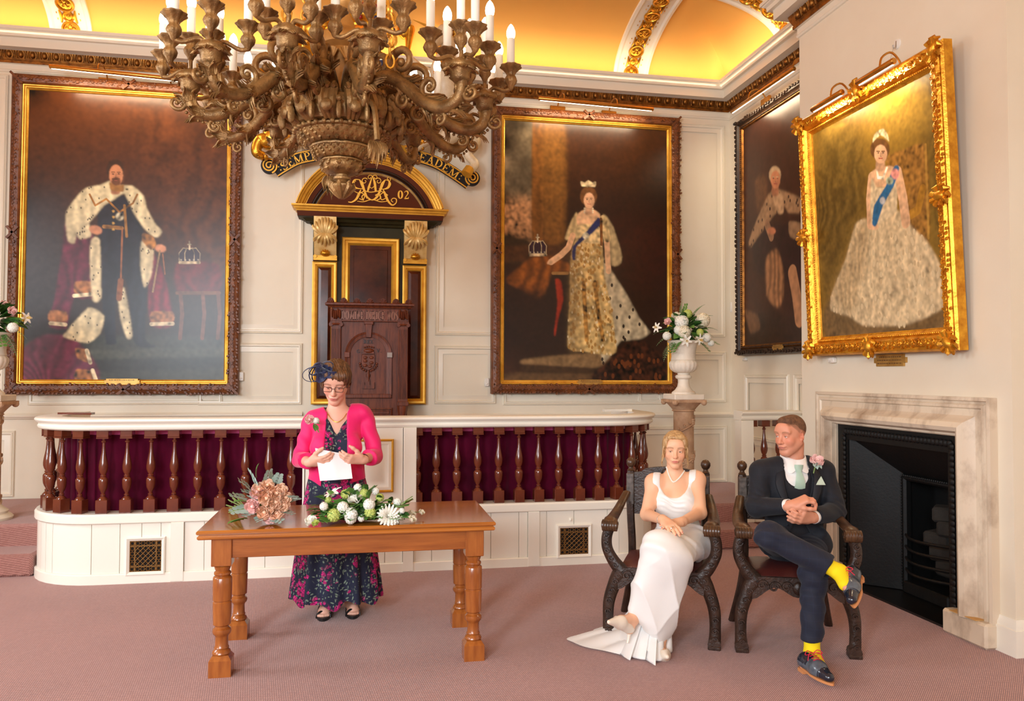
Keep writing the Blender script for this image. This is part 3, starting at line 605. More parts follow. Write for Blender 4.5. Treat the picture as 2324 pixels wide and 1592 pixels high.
for P in ([(385, 612), (450, 598), (500, 578), (545, 600), (600, 602), (650, 648), (662, 700), (700, 770), (732, 806), (715, 832), (688, 828), (640, 780), (600, 715), (562, 636), (520, 660), (470, 690), (440, 725), (400, 770), (350, 806), (336, 862), (308, 850), (298, 790), (300, 720), (340, 660)], [(410, 850), (450, 846), (456, 1108), (418, 1118), (408, 1000)], [(640, 850), (692, 880), (684, 1000), (652, 1062), (634, 960)], [(532, 1085), (562, 1062), (598, 1275), (572, 1288), (545, 1200)], [(300, 1262), (400, 1150), (470, 1190), (450, 1270), (395, 1312), (290, 1285)], [(345, 806), (400, 770), (410, 830), (360, 840)]):
    c.poly(P, ER, 1.3, folds=c.folds(18, .16)); c.dots(P, 26 if len(P) > 10 else 9, 4.5, (52, 40, 30))
for P in ([(405, 640), (430, 690), (480, 660), (540, 720), (600, 680), (620, 640)],): c.line(P, 9, (150, 100, 40), .8, vary=.4)
c.line([(470, 785), (550, 792)], 18, (142, 98, 46), 1, vary=.3); c.line([(562, 690), (572, 830)], 12, (150, 104, 44), 1); c.line([(552, 800), (546, 1030)], 8, (150, 90, 50), .8); c.line([(545, 1030), (538, 1110)], 26, (140, 84, 48), 1.5)
for y in (715, 742, 770, 798): c.ell((512, y), (6, 6), (206, 160, 80), .6)
c.ell((540, 740), (18, 18), (190, 180, 150), 1, vary=.4); c.ell((432, 800), (30, 20), (196, 132, 96), 1, ang=.3); c.ell((725, 884), (26, 18), (200, 136, 98), 1, ang=.2); c.poly([(645, 815), (690, 830), (706, 870), (680, 890), (642, 850)], (166, 110, 46), 1, vary=.3)
c.line([(722, 895), (690, 1080)], 8, (150, 120, 80), .8); c.line([(735, 910), (745, 1000)], 6, (150, 90, 50), .8)
c.poly([(800, 950), (985, 955), (988, 1085), (800, 1080)], (94, 20, 26), 2, folds=c.folds(12, .25)); c.line([(800, 1085), (990, 1085)], 16, (110, 70, 44), 1.5)
for x in (815, 915, 985): c.line([(x, 1085), (x+8, 1180), (x-2, 1290)], 18, (104, 62, 44), 1.5)
c.crown(856, 948, 96, 100); c.head((522, 548), 34, 52, (198, 132, 94), (56, 34, 22), beard=(98, 60, 38)); c.poly([(495, 582), (520, 600), (560, 596), (556, 628), (500, 620)], (150, 104, 52), 1)
c.finish('canvas', cor, p1, OIL); oakframe(p1, mp1, a0, b0, a1, b1, random.Random(3)); plaque(mp1, onY(282, 864, Yp)[0], b0+.125, .33, .06, .062, p1, 1)
# ---- portrait 2: lady in an embroidered gown
a0, a1 = onY(1116, 570, 8.26)[0], onY(1545, 560, 8.26)[0]; b0 = onY(1320, 894, 8.26)[2]
p2 = root('portrait', ((a0+a1)/2, Yp, b0), 'large oak leaf framed painting of a lady in a gold gown and blue sash', 'painting')
cor = [(a0+i_, Yp-.025, b1-i_), (a1-i_, Yp-.025, b1-i_), (a1-i_, Yp-.025, b0+i_), (a0+i_, Yp-.025, b0+i_)]
c = Canvas(cor, 320, 475, 2.1517, 1090, 200, 2)
c.c[:] = lin((40, 20, 10)); c.c *= (1+.2*c.n3+.08*c.n2)[..., None]; c.put(c.polymask([(100, 130), (940, 130), (940, 420), (640, 520), (420, 480)], 20), (62, 32, 14), amt=.7)
c.put(c.polymask([(600, 620), (900, 640), (900, 900), (760, 1000)], 22), (60, 20, 12), amt=.6)
c.poly([(110, 140), (262, 140), (262, 800), (110, 800)], (84, 72, 54), 3, folds=1+.3*c.n1); c.put(c.polymask([(110, 560), (262, 540), (262, 740), (110, 740)], 9), (176, 126, 84), amt=.85, vary=.3); c.poly([(110, 718), (180, 730), (225, 740), (262, 780), (262, 850), (110, 850)], (44, 30, 16), 2)
c.poly([(256, 140), (306, 140), (306, 735), (252, 740)], (116, 72, 28), 1.5, folds=c.folds(22, .2)); c.poly([(306, 140), (412, 140), (412, 740), (306, 740)], (128, 84, 34), 4, amt=.85); c.poly([(120, 775), (420, 765), (420, 840), (120, 850)], (70, 40, 18), 3)
c.poly([(120, 1395), (560, 1390), (620, 1440), (110, 1450)], (92, 66, 40), 3); c.poly([(220, 1325), (600, 1290), (640, 1335), (590, 1372), (225, 1352)], (132, 102, 66), 2); c.poly([(230, 1352), (590, 1372), (560, 1395), (225, 1385)], (60, 40, 22), 2)
c.poly([(130, 930), (240, 835), (330, 818), (440, 862), (430, 902), (350, 905), (325, 1010), (290, 1050), (150, 960)], (128, 70, 20), 2, folds=c.folds(14, .4, 5)); c.poly([(150, 960), (290, 1010), (420, 905), (440, 1240), (160, 1250)], (34, 16, 9), 6); c.line([(355, 905), (425, 905)], 14, (150, 110, 60), 1); c.poly([(365, 935), (395, 945), (404, 1040), (382, 1120), (366, 1210), (360, 1190), (378, 1050)], (150, 40, 16), 1.3)
c.crown(280, 815, 86, 104)
TR_ = [(600, 830), (645, 900), (710, 1000), (780, 1130), (830, 1195), (760, 1235), (690, 1232), (640, 1300), (600, 1352), (590, 1280), (620, 1190), (610, 1000)]
c.poly(TR_, (186, 170, 138), 1.5, folds=c.folds(16, .2, 4)); c.dots(TR_, 16, 9, (44, 34, 26))
c.poly([(600, 615), (650, 680), (692, 820), (680, 862), (640, 866), (606, 760)], (182, 160, 118), 1.3, folds=c.folds(20, .2)); c.poly([(470, 606), (440, 660), (412, 735), (440, 740), (470, 700), (480, 640)], (196, 170, 122), 1.2, folds=c.folds(24, .2))
GW = [(468, 730), (592, 745), (602, 900), (642, 1080), (664, 1290), (600, 1302), (500, 1285), (428, 1268), (436, 1050), (440, 860)]
c.poly(GW, (200, 168, 108), 1.3, vary=.22, folds=c.folds(10, .14)); c.dots(GW, 130, 9, (170, 126, 62)); c.dots(GW, 90, 6, (226, 204, 160)); c.poly([(436, 860), (470, 800), (480, 1270), (430, 1262)], (120, 92, 54), 5, amt=.6)
c.line([(505, 950), (512, 1090), (520, 1230)], 20, (156, 112, 52), 2, vary=.5); c.line([(560, 950), (575, 1090), (600, 1230)], 20, (150, 108, 50), 2, vary=.5)
SKN = (228, 182, 140); c.poly([(468, 640), (480, 612), (515, 590), (545, 590), (582, 612), (586, 650), (560, 690), (490, 690)], SKN, 1); c.poly([(470, 680), (500, 665), (560, 668), (590, 690), (594, 760), (468, 748)], (206, 180, 130), 1, vary=.3)
c.line([(452, 720), (430, 780), (395, 815), (345, 850)], 28, SKN, 1); c.ell((350, 846), (26, 10), SKN, .8, ang=-.5); c.line([(618, 740), (622, 830), (626, 895)], 27, SKN, 1); c.line([(600, 640), (620, 735)], 36, (198, 172, 122), 1.2, vary=.3)
c.poly([(575, 632), (592, 660), (540, 715), (470, 775), (464, 838), (450, 836), (452, 772), (520, 700)], (34, 44, 96), .9); c.line([(590, 640), (592, 765)], 13, (120, 74, 34), 1, vary=.4); c.ell((515, 722), (16, 16), (206, 196, 170), 1, vary=.4)
for y in (588, 598, 608): c.line([(508, y), (550, y)], 7, (226, 210, 180), .8, vary=.3)
c.poly([(540, 1425), (600, 1350), (690, 1270), (760, 1225), (880, 1300), (905, 1440)], (52, 24, 12), 2.5, vary=.5); c.dots([(560, 1420), (690, 1290), (860, 1310), (890, 1430)], 26, 12, (104, 52, 22))
c.head((530, 545), 28, 42, (234, 182, 142), (112, 72, 38), bun=1.25); c.poly([(496, 480), (492, 455), (510, 462), (528, 450), (548, 462), (564, 456), (560, 482)], (212, 190, 150), .8, vary=.3)
c.finish('canvas', cor, p2, OIL); oakframe(p2, mp1, a0, b0, a1, b1, random.Random(5)); plaque(mp1, onY(1335, 870, Yp)[0], b0+.125, .29, .055, .062, p2, 2)
# ---- portrait 3 on the alcove wall
mp3 = lambda a, b, h: (XA-.02-h, a, b)
A1, A0, B0, B1 = onX(1672, 500, 4.03)[1], 6.12, onX(1672, 808, 4.03)[2], onX(1672, 278, 4.03)[2]
p3 = root('portrait', (XA-.02, (A0+A1)/2, B0), 'dark framed painting of a seated wigged man, half hidden by the chimney breast', 'painting')
cor = [(XA-.05, A1-.11, B1-.11), (XA-.05, A0+.11, B1-.11), (XA-.05, A0+.11, B0+.11), (XA-.05, A1-.11, B0+.11)]
c = Canvas(cor, 230, 310, 1.895, 1640, 60, 4)
c.c[:] = lin((58, 30, 18)); c.c *= (1+.2*c.n3+.1*c.n2)[..., None]; c.poly([(90, 1230), (400, 1270), (700, 1300), (700, 1500), (90, 1480)], (48, 28, 18), 5); c.poly([(140, 660), (185, 645), (195, 760), (150, 800)], (96, 60, 34), 3)
c.poly([(120, 900), (180, 860), (330, 850), (420, 930), (380, 1080), (250, 1100), (150, 1060)], (46, 24, 22), 3)
EM = (158, 122, 88); P = [(196, 724), (235, 700), (290, 720), (345, 745), (340, 800), (280, 800), (262, 770), (200, 840), (150, 910), (122, 950), (112, 930), (140, 850)]; c.poly(P, EM, 1.5); c.dots(P, 26, 4, (60, 36, 26)); c.poly([(215, 720), (255, 720), (262, 800), (240, 805), (225, 770)], (188, 150, 112), 1.2)
c.poly([(185, 1000), (235, 960), (262, 1060), (258, 1180), (235, 1210), (190, 1160)], (150, 104, 68), 2, folds=c.folds(18, .3)); c.line([(300, 1060), (318, 1160), (330, 1260)], 36, (176, 126, 88), 1.5); c.poly([(95, 1220), (150, 1240), (160, 1300), (120, 1320)], (110, 76, 50), 2); c.poly([(285, 840), (340, 850), (335, 915), (290, 905)], (150, 116, 84), 1.2)
c.line([(190, 850), (210, 905)], 22, (150, 110, 80), 1); c.ell((210, 880), (18, 16), (190, 120, 84), 1)
c.head((226, 655), 22, 42, (196, 126, 88), (176, 146, 112))
c.finish('canvas', cor, p3, OIL)
part('frame', MB().frame(A0, B0, A1, B1, [(0, 0), (0, .05), (.01, .075), (.03, .085), (.05, .08), (.062, .055), (.07, .05)], mp3), DARKFRAME, p3, smooth=25)
part('gilt_slip', MB().frame(A0+.066, B0+.066, A1-.066, B1-.066, [(0, .0), (0, .05), (.012, .062), (.026, .05), (.036, .05), (.046, .03), (.046, .0)], mp3, close=False), BRONZEGOLD, p3, smooth=25)
q = MB(); rg = random.Random(8)
for (x0, y0, x1, y1) in ((A0, B0, A1, B0), (A0, B1, A1, B1), (A1, B0, A1, B1)):
    L = math.hypot(x1-x0, y1-y0); sx_, sy_ = (x1-x0)/L, (y1-y0)/L; nx, ny = (0, 1 if y0 == B0 else -1) if sy_ == 0 else (-1, 0)
    for i in range(int(L/.05)):
        s = .03+i*.05
        for off in (.03,): leafpiece(q, mp_basis(mp3, x0+sx_*s+nx*off, y0+sy_*s+ny*off, math.atan2(sy_, sx_)+rg.uniform(-.4, .4), .08), .05, .014)
    for i in range(int(L/.022)):
        s = .08+i*.022
        if s < L-.08: q.ball(mp3(x0+sx_*s+nx*.085, y0+sy_*s+ny*.085, .055), .009, 6, 4)
o = part('carved_beading', q, DARKFRAME, p3); o['kind'] = 'stuff'; yy = onX(1765, 789, XA-.1)
plaque(mp3, yy[1], yy[2], .2, .055, .075, p3, 2)
# ---- portrait 4 in the bright gilt frame, leaning off the chimney breast
TL4 = .045; bx0 = XC-.03
mp4 = lambda a, b, h: (bx0-h*math.cos(TL4)-b*math.sin(TL4), a, 1.705+b*math.cos(TL4)-h*math.sin(TL4))
A0, A1, B1 = 4.10, 5.70, 1.87
p4 = root('portrait', (bx0, (A0+A1)/2, 1.705), 'gilt framed painting of a seated woman in a white ballgown above the fireplace', 'painting')
i4 = .145; cor = [mp4(A1-i4, B1-i4, .03), mp4(A0+i4, B1-i4, .03), mp4(A0+i4, i4, .03), mp4(A1-i4, i4, .03)]
c = Canvas(cor, 330, 381, 1.895, 1640, 60, 6)
c.c[:] = lin((142, 108, 38)); c.c *= (1+.1*c.n3+.06*c.n2)[..., None]; c.put(c.polymask([(400, 440), (560, 380), (640, 700), (560, 900), (430, 1200)], 16), (92, 72, 30), amt=.8, folds=c.folds(7, .35, 2)); c.put(c.polymask([(860, 230), (940, 180), (1000, 1000), (900, 900)], 12), (110, 88, 36), amt=.8, folds=c.folds(9, .3)); c.put(c.polymask([(600, 360), (860, 230), (880, 420), (700, 470)], 20), (186, 146, 52), amt=.7)
c.poly([(460, 1170), (1000, 1120), (1010, 1340), (460, 1370)], (116, 90, 54), 6); c.poly([(700, 570), (780, 530), (872, 505), (886, 700), (888, 920), (800, 890), (770, 700)], (150, 106, 46), 1.5, vary=.25); c.line([(872, 510), (886, 910)], 8, (180, 136, 60), 1); c.line([(860, 700), (840, 790), (810, 810)], 24, (176, 126, 44), 1.5)
GN = [(572, 850), (620, 828), (660, 815), (720, 790), (775, 800), (815, 865), (880, 925), (950, 1050), (992, 1130), (968, 1195), (900, 1240), (800, 1282), (690, 1290), (600, 1285), (540, 1245), (466, 1222), (470, 1150), (530, 1000)]
c.poly(GN, (212, 188, 146), 2, folds=c.folds(13, .16, .6)); c.dots(GN, 120, 8, (218, 196, 155)); c.dots(GN, 60, 7, (204, 178, 136)); c.poly([(470, 1150), (540, 990), (575, 870), (640, 860), (560, 1240)], (168, 140, 98), 8, amt=.6, folds=c.folds(22, .25))
SK = (226, 180, 138); c.poly([(632, 640), (660, 612), (720, 600), (758, 620), (750, 680), (700, 690), (642, 690)], SK, 1); c.line([(640, 650), (632, 740), (636, 850)], 30, SK, 1); c.line([(752, 630), (775, 740), (788, 840)], 34, SK, 1); c.ell((650, 862), (22, 14), SK, 1)
c.poly([(640, 655), (660, 690), (700, 690), (740, 650), (748, 795), (640, 852)], (222, 200, 160), 1.2, folds=c.folds(24, .1)); c.poly([(738, 602), (760, 608), (735, 690), (690, 770), (662, 856), (644, 852), (652, 770), (700, 690)], (38, 104, 150), .9); c.ell((742, 635), (18, 22), (226, 150, 140), 1.2, vary=.3); c.ell((718, 664), (16, 16), (170, 180, 150), 1.2, vary=.3); c.ell((688, 750), (12, 16), (190, 190, 190), 1)
c.line([(664, 618), (668, 650), (690, 652), (706, 610)], 8, (236, 220, 190), .8, vary=.3); c.head((678, 545), 30, 44, (228, 178, 138), (104, 68, 34), bun=1.2); c.poly([(645, 500), (650, 470), (668, 450), (690, 440), (708, 462), (716, 495), (700, 480), (680, 468), (660, 482)], (224, 206, 160), .9, vary=.3)
c.finish('canvas', cor, p4, OIL)
part('frame', MB().frame(A0, 0, A1, B1, [(0, -.0), (0, .06), (.012, .075), (.03, .07), (.045, .085), (.085, .085), (.1, .06), (.104, .05), (.112, .056), (.12, .05), (.132, .036), (.15, .028), (.15, 0)], mp4, close=False), ORNATE, p4, smooth=25)
q = MB(); rg = random.Random(11)
def scroll(a, b, ang, r, h, sg=1):
    P = [(r*(1-.75*t)*math.cos(sg*t*4.2)*1.0, r*(1-.75*t)*math.sin(sg*t*4.2), .006+.012*t) for t in np.linspace(0, 1, 10)]
    q.tube(P, [r*.3*(1-.5*t) for t in np.linspace(0, 1, 10)], 5, M=mp_basis(mp4, a, b, ang, h))
for (x0, y0, x1, y1, nx, ny) in ((A0, 0, A1, 0, 0, 1), (A0, B1, A1, B1, 0, -1), (A0, 0, A0, B1, 1, 0), (A1, 0, A1, B1, -1, 0)):
    L = math.hypot(x1-x0, y1-y0); dx, dy = (x1-x0)/L, (y1-y0)/L
    for i in range(int(L/.032)):
        s = .02+i*.032; sg = 1 if i % 2 else -1
        scroll(x0+dx*s+nx*.062, y0+dy*s+ny*.062, math.atan2(dy, dx)+rg.uniform(-.6, .6), rg.uniform(.016, .022), .082, sg)
        leafpiece(q, mp_basis(mp4, x0+dx*s+nx*.042, y0+dy*s+ny*.042, math.atan2(dy, dx)+rg.uniform(-1, 1), .076), .03, .012)
        if i % 2: leafpiece(q, mp_basis(mp4, x0+dx*s+nx*.085, y0+dy*s+ny*.085, math.atan2(dy, dx)+rg.uniform(-1, 1), .076), .026, .01)
    for i in range(int(L/.018)):
        s = .1+i*.018
        if s < L-.1: q.ball(mp4(x0+dx*s+nx*.116, y0+dy*s+ny*.116, .054), .007, 6, 4)
o = part('carved_foliage', q, ORNATE, p4); o['kind'] = 'stuff'
q = MB(); cart = None
for a, b in ((A0+.05, .05), (A1-.05, .05), (A0+.05, B1-.05), (A1-.05, B1-.05), ((A0+A1)/2, .05), ((A0+A1)/2, B1-.03), (A0+.05, B1/2), (A1-.05, B1/2)):
    Bm = mp_basis(mp4, a, b, math.atan2(b-B1/2, a-(A0+A1)/2), .085); Bm.translation -= Vector(org(p4))
    if cart is None:
        q = MB().ball((0, 0, .01), (.05, .035, .03), 12, 8)
        for k in range(9): an = 2*PI*k/9; q.tube([(.03*math.cos(an), .03*math.sin(an), .01), (.07*math.cos(an), .06*math.sin(an), .02), (.085*math.cos(an+.25), .07*math.sin(an+.25), .008)], [.016, .017, .006], 6)
        cart = part('cartouche', q, ORNATE, p4); cart.data.transform(Matrix.Translation(Vector(org(p4)))); cart.matrix_local = Bm
    else: twin(cart, Bm, p4)
yy = onX(2016, 818, XC-.02); pl = root('picture_plaque', (XC-.012, yy[1], yy[2]), 'brass plaque on the wall beneath the gilt framed painting', 'plaque'); plaque(cw, yy[1], yy[2], .34, .085, .001, pl, 3)
# ---- picture lights
BRASS = mat('lacquered_brass', S(214, 152, 70), .25, .9); LED = mat('light_tube', S(255, 240, 215), .5, emit=(1, .86, .62, 1), estr=9)
def picture_light(label, p0, p1, r, out, plates, tiltdown, glow, power, group=None):
    """bar from p0 to p1 standing off the wall; out = unit vector away from the wall"""
    p0, p1 = np.array(p0, float), np.array(p1, float); d = unit(p1-p0); L = np.linalg.norm(p1-p0); o = np.asarray(out, float)
    rt = root('picture_light', (p0+p1)/2, label, 'lamp', group)
    part('bar', MB().tube([p0, p0+d*.006, p1-d*.006, p1], [r*.8, r, r, r*.8], 14), BRASS, rt)
    dn = unit(np.array([0, 0, -1.])-o*.25); part('tube', MB().tube([p0+d*.02+dn*r*.75, p1-d*.02+dn*r*.75], r*.42, 8), LED, rt)
    for s, stand in plates:
        b = p0+d*L*s; w = b-o*stand; x = d
        part('backplate', MB().box((-.085, -.02, -.07), (.085, .012, .07), M=basis(w+np.array([0, 0, -.03]), d, -o, (0, 0, 1)), ch=.005), BRASS, rt)
        A = [w+np.array([0, 0, .0]), w+o*stand*.15+np.array([0, 0, .07]), w+o*stand*.5+np.array([0, 0, .12]), w+o*stand*.9+np.array([0, 0, .08]), b+np.array([0, 0, r*.6])]
        part('arm', MB().tube(spline(A, 14), .0075, 8), BRASS, rt)
    if power:
        l = bpy.data.lights.new('picture_lamp', 'AREA'); l.shape = 'RECTANGLE'; l.size = L*.92; l.size_y = .02; l.energy = power; l.color = (1, .8, .52)
        q = bpy.data.objects.new('picture_lamp', l); COL.objects.link(q); q.parent = rt; c_ = (p0+p1)/2+dn*(r+.012)-org(rt)
        z = -unit(np.array([0, 0, -1.])-o*.35); y = np.cross(z, d); q.matrix_local = basis(c_, d, y, z)
Yl = 8.02
def bl(x, y): return onY(x, y, Yl)
picture_light('brass picture light bar over the man in the white fur cape', bl(112, 150), bl(470, 187), .021, (0, -1, 0), ((.3, .3), (.72, .3)), 0, 1, 13)
picture_light('brass picture light bar over the lady in the gold gown', bl(1222, 223), bl(1483, 248), .021, (0, -1, 0), ((.22, .3), (.68, .3)), 0, 1, 13)
XL = 3.86; picture_light('brass picture light bar over the wigged man beside the chimney breast', onX(1660, 254, XL), onX(1803, 155, XL), .02, (-1, 0, 0), ((.3, .2), (.98, .2)), 0, 1, 9)
XL = 3.31; q0 = np.array([-1, 0, 0])
picture_light('left of the two short brass picture lights on the gilt frame', onX(1843, 250, XL), onX(1912, 208, XL), .021, q0, ((.62, .17),), 0, 1, 6)
picture_light('right of the two short brass picture lights on the gilt frame', onX(1945, 189, XL), onX(2030, 137, XL), .021, q0, ((.62, .17),), 0, 1, 6)
# small wall fittings
PLAST = mat('white_plastic', S(238, 232, 222), .4)
def sensor(x, y, w, h, label, wall='b'):
    p = onY(x, y, YB) if wall == 'b' else onX(x, y, XA if wall == 'a' else XC); q = MB()
    if wall == 'b': q.box((p[0]-w/2, YB-.035, p[2]-h/2), (p[0]+w/2, YB, p[2]+h/2), ch=.006).ball((p[0], YB-.035, p[2]-h*.2), (w*.25, .006, h*.12), 8, 5)
    else:
        X = XA if wall == 'a' else XC; q.box((X-.035, p[1]-w/2, p[2]-h/2), (X, p[1]+w/2, p[2]+h/2), ch=.006).ball((X-.035, p[1], p[2]-h*.2), (.006, w*.25, h*.12), 8, 5)
    thing('wall_sensor', q, PLAST, label, 'sensor', loc=p)
sensor(1662, 698, .06, .115, 'white plastic sensor box on the corner beside the dark framed painting'); sensor(1104, 868, .05, .09, 'small white box on the wall left of the gold gown painting'); sensor(548, 855, .05, .09, 'small white box on the wall right of the fur cape painting')
sensor(1894, 818, .07, .04, 'small white fitting under the left corner of the gilt frame', 'c'); sensor(1694, 816, .07, .03, 'small white fitting under the dark framed painting', 'a')
p = onX(2037, 100, XC); hk = root('wall_hook', p, 'clear hook disc on the wall above the gilt frame', 'hook'); B = basis(p, (0, 1, 0), (0, 0, 1), (-1, 0, 0))
part('disc', MB().lathe([(.035, 0), (.033, .006), (.02, .01)], 16, M=B), PLAST, hk); part('hook', MB().tube(spline([(0, .02, .01), (0, -.02, .014), (.0, -.03, .03), (0, -.01, .036)], 10), .004, 6, M=B), mat('steel', S(190, 186, 180), .3, .9), hk)
part('wire', MB().tube([p+np.array([-.03, 0, -.02]), np.array(onX(2020, 137, XC-.03))], .0015, 5), mat('wire_grey', S(180, 170, 160), .4), hk)
# ================================================================ LETTERING (own serif alphabet made of strokes)
def arc(cx, cy, rx, ry, a0, a1, n=14): return [(cx+rx*math.cos(math.radians(a)), cy+ry*math.sin(math.radians(a))) for a in np.linspace(a0, a1, n)]
TK, TN = .17, .075
def ser(x, y, w=.26): return ([(x-w/2, y), (x+w/2, y)], [TN*.9])
GL = {
 'E': (.62, [([(.16, 0), (.16, 1)], [TK]), ([(.04, .035), (.58, .035), (.6, .22)], [TN]), ([(.04, .965), (.54, .965), (.56, .8)], [TN]), ([(.16, .5), (.42, .5)], [TN]), ([(.42, .4), (.42, .6)], [TN])]),
 'S': (.56, [(arc(.28, .75, .2, .21, 20, 200, 10)+arc(.28, .26, .21, .22, 100, -160, 16)[2:], [TN, TN, TK, TK, TN, TN]), ([(.47, .98), (.47, .76)], [TN]), ([(.07, .02), (.07, .26)], [TN])]),
 'M': (.98, [([(.16, 0), (.18, 1)], [TN]), ([(.18, 1), (.49, .05)], [TK]), ([(.49, .05), (.8, 1)], [TN]), ([(.81, 1), (.82, 0)], [TK]), ser(.16, .03), ser(.82, .03, .3), ser(.12, .97, .2), ser(.85, .97, .2)]),
 'P': (.6, [([(.16, 0), (.16, 1)], [TK]), ([(.1, .965), (.3, .965)]+arc(.32, .73, .22, .235, 90, -90, 10)+[(.2, .495)], [TN, TN, TK, TN, TN]), ser(.16, .03, .3), ser(.1, .97, .2)]),
 'R': (.68, [([(.16, 0), (.16, 1)], [TK]), ([(.1, .965), (.3, .965)]+arc(.32, .74, .2, .225, 90, -90, 10)+[(.2, .515)], [TN, TN, TK, TN, TN]), ([(.34, .5), (.56, .03), (.66, .03)], [TK, TK, TN]), ser(.16, .03, .28), ser(.1, .97, .2)]),
 'A': (.74, [([(.12, 0), (.38, 1)], [TN]), ([(.36, 1), (.62, 0)], [TK]), ([(.2, .36), (.52, .36)], [TN]), ser(.12, .03, .24), ser(.62, .03, .28)]),
 'D': (.72, [([(.16, 0), (.16, 1)], [TK]), ([(.05, .965), (.28, .965)]+arc(.28, .5, .36, .465, 90, -90, 14)+[(.05, .035)], [TN, TN, TK, TK, TN, TN])]),
 'O': (.74, [(arc(.37, .5, .28, .46, 90, 450, 22), [TN, TK, TK, TN, TK, TK, TN])]),
 'I': (.34, [([(.17, 0), (.17, 1)], [TK]), ser(.17, .03), ser(.17, .97)]),
 'N': (.78, [([(.16, 0), (.16, 1)], [TN]), ([(.14, 1), (.64, 0)], [TK]), ([(.64, 0), (.64, 1)], [TN]), ser(.16, .03), ser(.64, .97), ser(.1, .97, .16)]),
 'G': (.74, [(arc(.38, .5, .29, .46, 45, 320, 18), [TN, TN, TK, TK, TN, TN]), ([(.62, .42), (.62, .12)], [TK*.8]), ([(.48, .42), (.72, .42)], [TN]), ([(.6, .96), (.6, .74)], [TN])]),
 'V': (.72, [([(.1, 1), (.36, 0)], [TK]), ([(.36, 0), (.62, 1)], [TN]), ser(.1, .97), ser(.62, .97, .2)]),
 'X': (.72, [([(.1, 1), (.6, 0)], [TK]), ([(.6, 1), (.1, 0)], [TN]), ser(.1, .97), ser(.6, .03), ser(.1, .03, .2), ser(.6, .97, .2)]),
 '1': (.44, [([(.24, 0), (.24, 1)], [TK*1.1]), ([(.06, .8), (.24, .97)], [TN]), ser(.24, .03, .36)]),
 '7': (.56, [([(.06, .8), (.06, .95), (.5, .95)], [TN, TK*.8]), ([(.5, .95), (.28, .45), (.22, 0)], [TN, TK])]),
 '0': (.62, [(arc(.31, .5, .22, .46, 90, 450, 22), [TN, TK*1.2, TK*1.2, TN, TK*1.2, TK*1.2, TN])]),
 '2': (.6, [(arc(.28, .72, .2, .24, 170, -40, 12)+[(.1, .08)], [TN, TN, TK*1.1, TK, TN]), ([(.06, .07), (.54, .09), (.56, .26)], [TK, TN])]),
 ':': (.26, [([(.13, .2), (.13, .34)], [.14]), ([(.13, .66), (.13, .8)], [.14])]), ' ': (.3, []), '.': (.22, [([(.1, .0), (.1, .14)], [.14])]),
}
def lettering(mb, text, h, mp, z0, z1, gap=.1, width=None, centre=True):
    """mp(x, y, z): x along the line (0 = centre), y up"""
    tot = sum(GL[c][0]+gap for c in text)-gap; k = (width/(tot*h)) if width else 1; x = -tot*h*k/2 if centre else 0
    for c in text:
        w, st = GL[c]
        for P, wd in st:
            P = [(x+a*h*k, b*h) for a, b in P]; mb.ribbon(P, [q*h for q in wd], z0, z1, mp=mp)
        x += (w+gap)*h*k
    return tot*h*k
# ================================================================ DOORCASE BEHIND THE THRONE
GREEN = mat('dark_green_paint', S(46, 40, 20), .5, spec=.2, col2=S(56, 50, 28), nscale=6); BROWNP = mat('chocolate_panel', S(84, 36, 18), .2, spec=.3, col2=S(54, 22, 12), nscale=4)
TYMP = mat('tympanum_brown', S(86, 38, 14), .6, spec=.15); BEAD = mat('black_brown_bead', S(38, 16, 12), .3, spec=.4); PALEGOLD = mat('pale_gold', S(228, 196, 130), .4, .3, col2=S(206, 164, 90), nscale=14)
YD = YB-.06
def dx(x, Y=YD): return onY(x, 700, Y)[0]
def dz(y, x=838, Y=YD): return onY(x, y, Y)[2]
dm = lambda a, b, h: (a, YD-h, b)
dc = root('doorcase', (dx(838), YB, ZP), 'gilded brown and green doorcase with rounded pediment and monogram behind the throne', 'doorcase')
zb = dz(918); part('backing', MB().box((dx(709), YD, zb), (dx(967), YB, dz(497))), GREEN, dc, smooth=0)
for xa, xb, yt in ((708, 764, 594), (913, 967, 603)):
    part('side_panel_frame', MB().frame(dx(xa), zb, dx(xb), dz(yt, xa), [(0, 0), (0, .03), (.012, .036), (.03, .034), (.036, .02), (.044, .024), (.056, .012), (.06, .0)], dm, close=False), GOLDP, dc, smooth=25)
    part('side_panel', MB().frame(dx(xa)+.058, zb+.058, dx(xb)-.058, dz(yt, xa)-.058, [(0, 0), (0, .006), (.03, .02), (.032, .02)], dm, cap=True), BROWNP, dc, smooth=0)
part('centre_frame', MB().frame(dx(775), zb, dx(905), dz(541), [(0, 0), (0, .03), (.01, .04), (.03, .036), (.036, .022), (.06, .028), (.07, .016), (.08, .004), (.08, 0)], dm, close=False), GOLDP, dc, smooth=25)
part('centre_panel', MB().frame(dx(775)+.078, zb+.08, dx(905)-.078, dz(541)-.08, [(0, 0), (0, .004), (.04, .004), (.045, .012), (.05, .012)], dm, cap=True), BROWNP, dc, smooth=0)
